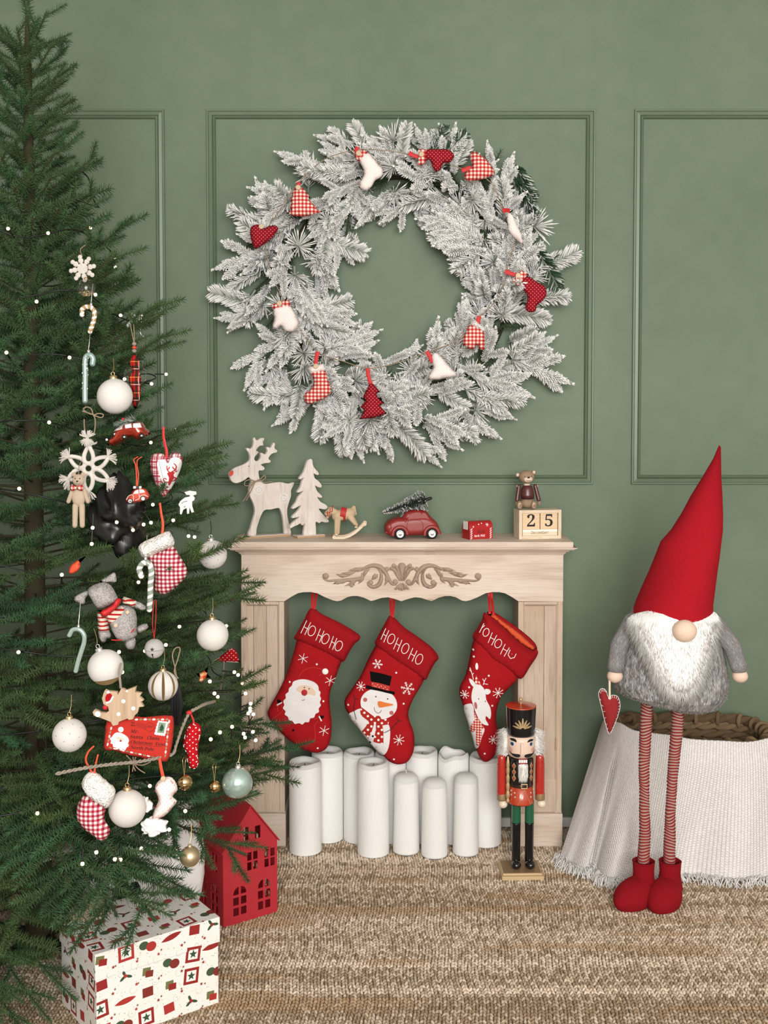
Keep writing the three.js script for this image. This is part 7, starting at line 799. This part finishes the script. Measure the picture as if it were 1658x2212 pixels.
{ // jute cord slung across the boughs
  const pts = [[120, 1672], [166, 1662], [230, 1652], [300, 1645], [345, 1636], [374, 1627], [380, 1610], [392, 1575], [409, 1540], [430, 1527], [468, 1512], [472, 1500], [480, 1462], [483, 1430]].map(([x, y], i) => at(x, y, x > 460 ? lerp(0.8, 0.45, (i - 10) / 3) : treeZ(x, y, 0.1))); const o = thing('jute_rope', 'pale twisted jute cord slung across the tree under the red envelope', 'cord', V3(0, 0, 0)), c = new THREE.CatmullRomCurve3(pts);
  for (let j = 0; j < 2; j++) part(o, 'strand', tube(Array.from({ length: 400 }, (_, i) => { const p = c.getPointAt(i / 399), a = i * 0.9 + j * PI; return p.add(V3(Math.cos(a) * 0.0012, Math.sin(a) * 0.0016, Math.cos(a) * 0.0014)); }), 0.0021, 700, 5), M.rope);
  const e = at(409, 1539, treeZ(409, 1539, 0.1)); part(o, 'red_knot', ball(0.006, e.x, e.y, e.z + 0.002, 1, 0.8, 0.8, 12), M.redRibbon);
}
{ const z = treeZ(170, 1215, 0.06), { c, u } = px3(170, 1215, z), o = thing('ribbon_bow', 'orange red felt ribbon end sticking out at the left edge above the mouse doll', 'ribbon', c, OG); part(o, 'ribbon', puff(spline(u([150, 1225, 165, 1212, 186, 1201, 178, 1211, 172, 1218, 174, 1222, 164, 1236, 150, 1240]), 3), { t: 0.002, h: 0.005 }), M.orangeRibbon); }
{ // black tassel with a twine loop
  const z = treeZ(385, 1505, 0.06), { s, c, v } = px3(385, 1505, z), o = thing('black_tassel', 'long black yarn tassel hanging from a twine loop right of the striped bauble', 'tassel', c, OG), r = rng(970), g = []; for (let i = 0; i < 130; i++) { const a = r() * 2 * PI, q = Math.sqrt(r()), x = Math.cos(a) * q, zz = Math.sin(a) * q; g.push(tube([v(382, 1462), v(382 + x * 8, 1485, zz * 0.01), v(381 + x * 13, 1520, zz * 0.014), v(380 + x * 8, 1558 + 10 * r(), zz * 0.009)], 0.0009, 6, 4)); } part(o, 'yarn', join(g), M.black, null, null, { kind: 'stuff' }); part(o, 'twine_loop', tube([v(383, 1466, 0.003), v(379, 1440, 0.004), v(374, 1412, 0.003), v(380, 1399), v(389, 1398), v(386, 1420, 0.004), v(378, 1450, 0.005), v(386, 1464, 0.004)], 0.0013, 40, 5), M.twine);
}
// ------------------------------------------------------------------ under the tree
{
  const lump = (sx, sy, sz, seed, k = 0.14) => { const g = new THREE.SphereGeometry(1, 44, 32), p = g.attributes.position, n = valueNoise(seed); for (let i = 0; i < p.count; i++) { const x = p.getX(i), y = p.getY(i), z = p.getZ(i), q = 1 + k * (n(x * 2.4 + 20, y * 2.4 + z * 2 + 20) - 0.5) + k * 0.35 * (n(x * 7 + 30, y * 7 + z * 6 + 30) - 0.5); p.setXYZ(i, x * sx * q, Math.max(y, -0.8) * sy * q, z * sz * q); } g.computeVertexNormals(); return g; };
  const snow = soft0(new THREE.Color(0.86, 0.84, 0.82), 0.97), a = at(258, 1880, 0.755), o = thing('plush_snowman', 'white plush toy with black knitted scarf ends lying under the tree', 'soft toy', V3(a.x, RUG + 0.19, 0.755)); part(o, 'body', lump(0.125, 0.235, 0.085, 980), snow);
  part(o, 'head', lump(0.105, 0.215, 0.075, 981).translate(0.085, -0.02, -0.06), snow); for (const [x, y, q] of [[0.02, 0.04, 0], [0.045, 0.02, 0.02]]) part(o, 'scarf_end', capsule(V3(x, y + 0.02, 0.075 - q), V3(x + 0.008, y - 0.065, 0.092 - q), 0.017, 0.015, 14), std(0x080808, 0.98, { bumpMap: grainy(76, 30), bumpScale: 0.004 }));
  for (const [x, y, z] of [[-0.13, -0.035, 0.06], [-0.105, -0.05, 0.115]]) part(o, 'boot', ball(0.042, x, y, z, 1.5, 0.8, 0.9, 22), std(new THREE.Color(0.035, 0.022, 0.016), 0.9));
  const b = at(180, 1960, 1.02), q = thing('beige_pouch', 'crumpled beige fabric pouch at the left corner of the gift box', 'pouch', V3(b.x, b.y - 0.01, 1.0)); part(q, 'pouch', lump(0.04, 0.028, 0.035, 982, 0.3), M.twine);
  const p = at(166, 1838, 1.0), e = at(296, 1792, 1.0), w = thing('white_tube', 'white plastic tube lying across the lowest boughs', 'tube', V3(p.x, p.y, p.z)); part(w, 'pipe', capsule(V3(-0.08, -0.02, 0), V3(e.x - p.x, e.y - p.y, -0.02), 0.0078, 0.0078, 16), std(new THREE.Color(0.72, 0.69, 0.66), 0.6));
  const f = at(328, 1785, treeZ(328, 1785, 0.055)), g = thing('fleece_scrap', 'torn white fleece tufts below the pale mitten', 'fleece', f, OG); part(g, 'tuft', lump(0.024, 0.015, 0.012, 983, 0.9), snow); part(g, 'tuft', lump(0.014, 0.011, 0.01, 984, 0.9).translate(-0.016, 0.042, 0), snow);
}

// ------------------------------------------------------------------ snowy wreath on the wall
const WS = mpp(860, 620, 0.08), WC = at(857, 622, 0.08);
{
  const o = thing('snowy_wreath', 'large round snow-flocked fir wreath hung on the wall above the fireplace', 'wreath', V3(WC.x, WC.y, 0)), r = rng(1000), white = () => { const q = 0.88 + 0.09 * r(); return [q, q * 0.985, q * 0.965]; }, dull = () => { const q = 0.36 + 0.34 * r(); return [q * 0.95, q, q * 0.9]; }, darkC = () => { const q = 0.7 + 0.6 * r(); return [0.035 * q, 0.075 * q, 0.04 * q]; };
  part(o, 'wire_ring', new THREE.TorusGeometry(0.335, 0.006, 8, 72).translate(0, 0, 0.01), M.stalk);
  const dirOn = (tg, a) => { const u = V3(0, 0.02, 1).cross(tg).normalize(), v = V3().crossVectors(tg, u); return u.multiplyScalar(Math.cos(a)).addScaledVector(v, Math.sin(a)); };
  const kinds = [], flockStem = soft0(new THREE.Color(0.27, 0.28, 0.24), 0.95);
  // a flocked finger: stubby needles round a curved axis; a burst: long needles from a point; a fan: needles in a plane along a twig
  const finger = (N, st, p0, d0, L, bend) => { const d = d0.clone().normalize(), c = new THREE.QuadraticBezierCurve3(p0.clone(), p0.clone().addScaledVector(d, L * 0.55), p0.clone().addScaledVector(d, L).add(bend)), n = Math.round(L * 2500); st.push(new THREE.TubeGeometry(c, 6, 0.004, 5)); for (let i = 0; i < n; i++) { const t = (i + r()) / n, p = c.getPointAt(t), tg = c.getTangentAt(t), a = i * 2.39996, sd = dirOn(tg, a), f = smooth(t, 0.68, 1), len = (0.0165 - 0.009 * f) * (0.65 + 0.65 * r()); N.add(p, tg.clone().multiplyScalar(0.72 + 0.7 * f).addScaledVector(sd, 0.85 - 0.35 * f).normalize(), len, 0.0012, r() < 0.6 ? darkC() : dull(), 4, 1.15, white()); } };
  const burst = (N, p0, ax, n, len) => { const q = new THREE.Quaternion().setFromUnitVectors(V3(1, 0, 0), ax.clone().normalize()); for (let i = 0; i < n; i++) { const a = i * 2.39996, e = 0.12 + 1.3 * Math.sqrt((i + 0.5) / n), d = V3(Math.cos(e), Math.sin(e) * Math.cos(a), Math.sin(e) * Math.sin(a)).add(V3((r() - 0.5) * 0.3, (r() - 0.5) * 0.3, (r() - 0.5) * 0.3)).normalize().applyQuaternion(q); N.add(p0, d, len * (0.75 + 0.45 * r()), 0.0012, r() < 0.4 ? darkC() : dull(), 4, 1.1, white()); } };
  const fan = (N, st, p0, d0, L, dark) => { const d = d0.clone().normalize(), c = new THREE.QuadraticBezierCurve3(p0.clone(), p0.clone().addScaledVector(d, L * 0.5).add(V3(0, 0.008, 0.006)), p0.clone().addScaledVector(d, L)), n = Math.round(L * 1500); st.push(new THREE.TubeGeometry(c, 6, 0.0026, 5)); for (let i = 0; i < n; i++) { const t = 0.08 + 0.92 * (i + r()) / n, p = c.getPointAt(t), tg = c.getTangentAt(t), sd = dirOn(tg, (i % 2 ? 0 : PI) + (r() - 0.5) * 1.8); N.add(p, tg.clone().multiplyScalar(0.72).addScaledVector(sd, 0.72).normalize(), (0.027 + 0.011 * r()) * (1 - 0.45 * smooth(t, 0.75, 1)), 0.00115, dark || r() < 0.45 ? darkC() : dull(), 4, 1.0, dark && r() < 0.75 ? darkC() : white()); } };
  const kind = (L, f) => { const N = needleSoup(), st = []; f(N, st); kinds.push({ stem: st.length ? join(st) : new THREE.CylinderGeometry(0.003, 0.004, 0.03, 6).rotateZ(-PI / 2).translate(0.015, 0, 0), needles: N.build(), L }); };
  for (let k = 0; k < 5; k++) kind(0.105 + 0.006 * k, (N, st) => finger(N, st, V3(), V3(1, 0, 0), 0.1 + 0.006 * k, V3(0, 0.009 * (k - 2), 0.004)));
  for (let k = 0; k < 3; k++) kind(0.075, (N) => burst(N, V3(0.026, 0, 0), V3(1, 0, 0), 46, 0.054));
  for (let k = 0; k < 4; k++) kind(0.12, (N, st) => fan(N, st, V3(), V3(1, 0, 0), 0.12, k === 3));
  for (let k = 0; k < 5; k++) kind(0.15, (N, st) => { const m = k % 2 ? 1 : -1; finger(N, st, V3(), V3(1, 0.05 * m, 0.05), 0.14, V3(0, 0.012 * m, 0)); finger(N, st, V3(0.035, 0, 0), V3(0.8, 0.6, 0.15 * m), 0.085, V3(0.004, -0.006, 0)); finger(N, st, V3(0.05, 0, 0), V3(0.8, -0.62, 0.2), 0.08, V3(0.004, 0.005, 0)); if (k > 1) fan(N, st, V3(0.02, 0, 0), V3(0.7, 0.5 * m, 0.55), 0.09); if (k > 2) burst(N, V3(0.04, 0, 0.02), V3(0.4, -0.2 * m, 1), 40, 0.042); });
  const put = (p, d, k, sc = 1, roll = 0) => { const v = kinds[k], x = d.clone().normalize(), z = V3().crossVectors(x, V3(0.01, 1, 0.02)).normalize(), y = V3().crossVectors(z, x), s = part(o, 'sprig', v.stem, flockStem); s.setRotationFromMatrix(new THREE.Matrix4().makeBasis(x, y, z)); s.rotateX(roll); s.position.copy(p); s.scale.setScalar(sc); s.updateMatrix(); { const a = v.needles.attributes.position.array, e = s.matrix.elements; let m = 1; for (let i = 0; i < a.length; i += 3) m = Math.min(m, e[2] * a[i] + e[6] * a[i + 1] + e[10] * a[i + 2] + e[14]); s.position.z += Math.max(0, 0.003 - m); } part(s, 'needles', v.needles, M.flock, null, null, { kind: 'stuff' }); };
  const L2 = (x, y, z) => { const q = at(x, y, z); return V3(q.x - WC.x, q.y - WC.y, z); };
  // sprigs whose tips make the outline seen in the photograph: tip x, y, where it comes from, kind
  for (const [x, y, bx, by, k, z = 0.08] of [[449, 566, 540, 555, 0], [590, 323, 665, 350, 1], [676, 291, 740, 308, 2], [530, 412, 610, 425, 3], [496, 452, 565, 480, 8], [455, 632, 530, 660, 9], [460, 695, 530, 690, 4], [510, 840, 560, 770, 0], [588, 926, 650, 880, 1], [545, 850, 620, 850, 9], [722, 985, 770, 920, 2], [925, 991, 865, 930, 8], [1248, 814, 1150, 795, 0], [1160, 848, 1080, 830, 3], [1205, 775, 1130, 790, 4], [1212, 735, 1140, 760, 1], [1116, 328, 1085, 400, 2], [1052, 298, 1065, 370, 0], [1195, 470, 1130, 500, 6], [1256, 540, 1170, 570, 9], [1226, 640, 1150, 650, 8], [955, 678, 935, 760, 3], [790, 546, 720, 520, 8], [920, 470, 1010, 510, 0], [926, 522, 1020, 540, 4], [918, 490, 990, 500, 1], [832, 727, 750, 745, 2], [748, 718, 690, 700, 9], [915, 745, 850, 775, 0], [735, 640, 700, 560, 3], [780, 480, 765, 410, 1], [868, 445, 940, 430, 8], [1000, 640, 1010, 720, 2], [990, 580, 1060, 600, 9], [845, 262, 850, 330, 6], [880, 268, 870, 330, 8], [960, 275, 935, 330, 11], [1005, 290, 960, 340, 11], [1150, 430, 1120, 370, 11], [1155, 470, 1120, 400, 11], [1205, 620, 1170, 560, 11], [760, 268, 790, 330, 9], [520, 480, 590, 520, 10], [505, 520, 580, 530, 2], [590, 740, 640, 700, 0], [560, 800, 620, 740, 3], [690, 950, 700, 870, 10], [800, 955, 800, 880, 6], [1010, 880, 960, 850, 9], [1085, 885, 1020, 850, 8], [640, 890, 680, 830, 4], [1140, 870, 1060, 830, 9], [1180, 690, 1100, 680, 9], [700, 420, 760, 400, 4], [650, 360, 720, 380, 10]]) { const q = k < 5 ? 12 + k : k, t = L2(x, y, z + 0.01), b = L2(bx, by, z - 0.015).sub(t).multiplyScalar(k < 5 || k > 7 ? 1.4 : 1).add(t), d = t.clone().sub(b); put(b, d, q, clamp(d.length() / kinds[q].L, 0.7, 1.3), r() * 6); }
  for (const [x, y, bx, by, k] of [[1098, 385, 1040, 440, 13], [1060, 345, 1010, 400, 12], [1130, 420, 1075, 470, 14], [840, 890, 800, 815, 14], [905, 868, 850, 825, 15], [770, 905, 770, 830, 13], [1060, 815, 985, 790, 12], [1085, 560, 1060, 640, 14], [700, 300, 760, 350, 12], [610, 420, 680, 450, 14]]) { const t = L2(x, y, 0.09), b = L2(bx, by, 0.06); put(b, t.sub(b), k, 0.8, r() * 6); }
  let n = 0; for (let i = 0; n < 209; i++) {
    const a0 = i * 2.39996, a = a0 - 0.12 * Math.cos(a0), f = r(), band = 0.098 + 0.014 * Math.cos(a + 2.2), R0 = 0.336 + 0.012 * Math.cos(a - PI * 1.5), rr = R0 + (f - 0.5) * 2 * band * 0.8, side = (f - 0.5) * 2, tw = (r() < 0.8 ? 1 : -1) * (0.3 + 0.9 * r()), rad = V3(Math.cos(a), Math.sin(a), 0), tan = V3(-Math.sin(a), Math.cos(a), 0), edge = Math.abs(side), d = rad.clone().multiplyScalar(side * 0.85).addScaledVector(tan, tw).add(V3(0, 0, lerp(0.75, 0.12, edge) * (0.5 + r()))), kk = r();
    const k = n > 150 && r() < 0.55 ? 5 + Math.floor(r() * 3) : kk < 0.56 ? 12 + Math.floor(r() * 5) : kk < 0.68 ? 5 + Math.floor(r() * 3) : kk < 0.985 ? 8 + Math.floor(r() * 3) : 11; put(rad.clone().multiplyScalar(rr).add(V3(0, 0, lerp(0.062, 0.03, edge) * (0.6 + 0.6 * r()) + (n > 150 ? 0.035 : 0))), d, k, 0.82 + 0.3 * r(), r() * 6); n++;
  }
  // dark unflocked greenery at the back
  const back = spruce(0.2, 1010, 700, 0.02, 0.05); for (let i = 0; i < 24; i++) { const a = i / 24 * 2 * PI + 0.1, rad = V3(Math.cos(a), Math.sin(a), 0), s = part(o, 'sprig', back.stem, M.stalk), x = V3(-Math.sin(a), Math.cos(a), 0).addScaledVector(rad, (r() - 0.5) * 0.9).normalize(); s.setRotationFromMatrix(new THREE.Matrix4().makeBasis(x, V3(0, 0, 1), V3().crossVectors(x, V3(0, 0, 1)))); s.position.copy(rad.multiplyScalar(0.335 + (r() - 0.5) * 0.09).add(V3(0, 0, 0.05))); part(s, 'needles', back.needles, M.vertex, null, null, { kind: 'stuff' }); }
}
// ------------------------------------------------------------------ fabric ornaments on the wreath
const WG = 'fabric ornaments on the wreath';
function onWreath(name, label, category, k, ox, oy, pts, mat, { t = 0.011, sm = 3, z = 0.182, tilt = 0, cuff, cuffMat, rib, but, ribMat = M.redRibbon } = {}) {
  let cx = 0, cy = 0; const n = pts.length / 2; for (let i = 0; i < pts.length; i += 2) { cx += pts[i] / n; cy += pts[i + 1] / n; } const X = ox + cx / k, Y = oy + cy / k, s = mpp(X, Y, z) / k, o = thing(name, label, category, at(X, Y, z), WG), u = (a) => loc(P(a), cx, cy, s), ol = sm ? spline(u(pts), sm) : u(pts), g = puff(ol, { t, h: 0.006 }); part(o, 'cushion', g, mat); o.rotation.y = tilt; const E = { o, u, s, pts: ol, surf: g.surf };
  if (cuff) part(o, 'cuff', puff(u(cuff), { t: t * 0.95, h: 0.005, edge: 0.003 }), cuffMat); if (rib) part(o, 'hanging_ribbon', puff(ribbon(u(rib), 30 * s, 36 * s), { t: 0.002, h: 0.006, edge: 0.0007 }), ribMat, [0, 0, 0.004]); if (but) part(o, 'button', rot(lathe([[0, 0.003], [0.3 * 22 * s, 0.0035], [18 * s, 0.004], [21 * s, 0.002], [21 * s, 0]], 18), PI / 2).translate(...u(but)[0], t * 0.95), M.button); return E;
}
onWreath('wreath_stocking', 'white dotted stocking with a gingham cuff at the top of the wreath', 'stocking ornament', 3.768, 420, 220, [1340, 470, 1410, 412, 1480, 490, 1535, 560, 1520, 610, 1470, 640, 1440, 690, 1400, 720, 1350, 705, 1342, 660, 1372, 610, 1378, 560], M.dotWhite, { cuff: [1302, 448, 1368, 388, 1412, 418, 1335, 486], cuffMat: M.gingham, but: [1335, 428], rib: [1325, 440, 1318, 400, 1328, 372] });
onWreath('wreath_mitten', 'red dotted mitten lying sideways with a gingham cuff at the top of the wreath', 'mitten ornament', 3.768, 840, 220, [295, 395, 400, 385, 490, 392, 530, 440, 500, 490, 440, 500, 420, 550, 380, 565, 350, 520, 330, 470, 290, 480], M.dotRed, { cuff: [240, 385, 300, 388, 296, 500, 232, 520, 238, 450], cuffMat: M.gingham, but: [262, 434], rib: [238, 450, 200, 440, 160, 418] });
onWreath('wreath_heart', 'red gingham heart tilted on its side at the upper right of the wreath', 'heart ornament', 3.768, 840, 220, [655, 430, 690, 402, 740, 430, 800, 480, 862, 580, 780, 625, 700, 640, 640, 645, 608, 610, 625, 570, 675, 520, 662, 480], M.gingham, { t: 0.015, rib: [668, 535, 630, 548, 590, 565] });
onWreath('wreath_tree', 'red gingham fabric fir tree on the upper left of the wreath', 'tree ornament', 3.768, 420, 220, [815, 705, 880, 695, 915, 740, 945, 780, 930, 790, 970, 840, 1000, 860, 985, 870, 1045, 890, 960, 920, 880, 935, 800, 928, 748, 905, 790, 880, 775, 860, 790, 820, 780, 790, 800, 765, 790, 745], M.gingham, { sm: 0, t: 0.013, but: [846, 705], rib: [850, 705, 845, 680, 858, 662] });
onWreath('wreath_heart', 'dark red dotted heart with white stitching at the left of the wreath', 'heart ornament', 3.768, 420, 220, [455, 1030, 480, 1005, 530, 1000, 560, 1030, 610, 1010, 660, 1008, 682, 1030, 660, 1070, 620, 1120, 560, 1160, 490, 1195, 468, 1150, 452, 1080], M.dotRed, { t: 0.015, but: [548, 1022] });
onWreath('wreath_tree', 'slim white dotted fabric tree at the right of the wreath', 'tree ornament', 3.768, 840, 220, [965, 905, 1000, 930, 1040, 1000, 1075, 1050, 1090, 1100, 1120, 1165, 1060, 1130, 1000, 1090, 965, 1050, 960, 1000, 948, 960], M.dotWhite, { tilt: 0.5, rib: [965, 895, 930, 892, 895, 900] });
onWreath('wreath_stocking', 'red dotted stocking with a gingham cuff at the right of the wreath', 'stocking ornament', 3.768, 840, 220, [1065, 1490, 1120, 1420, 1200, 1465, 1262, 1500, 1282, 1560, 1250, 1620, 1205, 1655, 1190, 1702, 1140, 1712, 1108, 1680, 1125, 1620, 1120, 1570], M.dotRed, { cuff: [1003, 1460, 1072, 1370, 1125, 1405, 1055, 1502], cuffMat: M.gingham, but: [1045, 1418], rib: [1040, 1415, 990, 1400, 940, 1380] });
onWreath('wreath_mitten', 'white dotted mitten with a red gingham cuff on the left of the wreath', 'mitten ornament', 3.768, 420, 600, [645, 245, 770, 225, 815, 290, 845, 360, 835, 410, 790, 440, 730, 430, 700, 390, 665, 420, 635, 400, 648, 330], M.dotWhite, { cuff: [618, 225, 690, 195, 765, 180, 785, 230, 710, 245, 640, 260], cuffMat: M.gingham, but: [695, 212], t: 0.014 });
onWreath('wreath_mitten', 'small gingham mitten with a white fleece cuff on the lower right of the wreath', 'mitten ornament', 3.768, 840, 600, [655, 380, 700, 385, 765, 430, 780, 520, 770, 588, 735, 580, 715, 545, 690, 580, 640, 575, 595, 520, 615, 460], M.gingham, { cuff: [670, 360, 700, 345, 785, 420, 775, 445, 720, 415, 660, 388], cuffMat: fleece, rib: [728, 375, 722, 345, 735, 315], t: 0.014 });
onWreath('wreath_stocking', 'red gingham stocking with a pale cuff at the lower left of the wreath', 'stocking ornament', 3.768, 420, 600, [945, 770, 1060, 755, 1085, 830, 1110, 900, 1100, 950, 1020, 1000, 920, 1028, 888, 990, 890, 950, 940, 910, 965, 870, 965, 820], M.gingham, { cuff: [925, 735, 985, 715, 1050, 700, 1065, 755, 945, 785], cuffMat: M.dotWhite, but: [990, 722], rib: [985, 720, 992, 660, 1003, 602], t: 0.014 });
onWreath('wreath_heart', 'white dotted heart pointing right at the bottom of the wreath', 'heart ornament', 3.768, 840, 600, [350, 620, 390, 610, 440, 660, 500, 730, 550, 795, 470, 815, 380, 830, 320, 820, 330, 780, 360, 730, 345, 680], M.dotWhite, { rib: [350, 690, 330, 640, 305, 600], t: 0.014 });
onWreath('wreath_tree', 'dark red dotted fabric fir tree at the bottom of the wreath', 'tree ornament', 3.768, 420, 600, [1425, 858, 1455, 865, 1510, 930, 1480, 940, 1490, 975, 1540, 1025, 1505, 1040, 1565, 1105, 1460, 1140, 1340, 1152, 1380, 1080, 1350, 1050, 1392, 1000, 1368, 970, 1395, 920], M.dotRed, { sm: 0, t: 0.013, rib: [1435, 865, 1415, 800, 1410, 738] });
{
  const pts = [[770, 322], [830, 325], [905, 338], [985, 360], [1060, 395], [1085, 455], [1110, 520], [1100, 560], [1078, 640], [1040, 680], [985, 735], [925, 760], [870, 780], [795, 795], [740, 780], [690, 763], [660, 730], [620, 660], [590, 600], [572, 510], [600, 460], [640, 400], [700, 345], [770, 322]].map(([x, y], i) => at(x, y, 0.155 + 0.012 * Math.sin(i * 2))); const o = thing('wreath_twine', 'thin beige twine looping round the wreath from ornament to ornament', 'twine', V3(0, 0, 0)); part(o, 'strand', tube(pts, 0.0014, 400, 5), M.twine);
}
renderer.render(scene, camera);
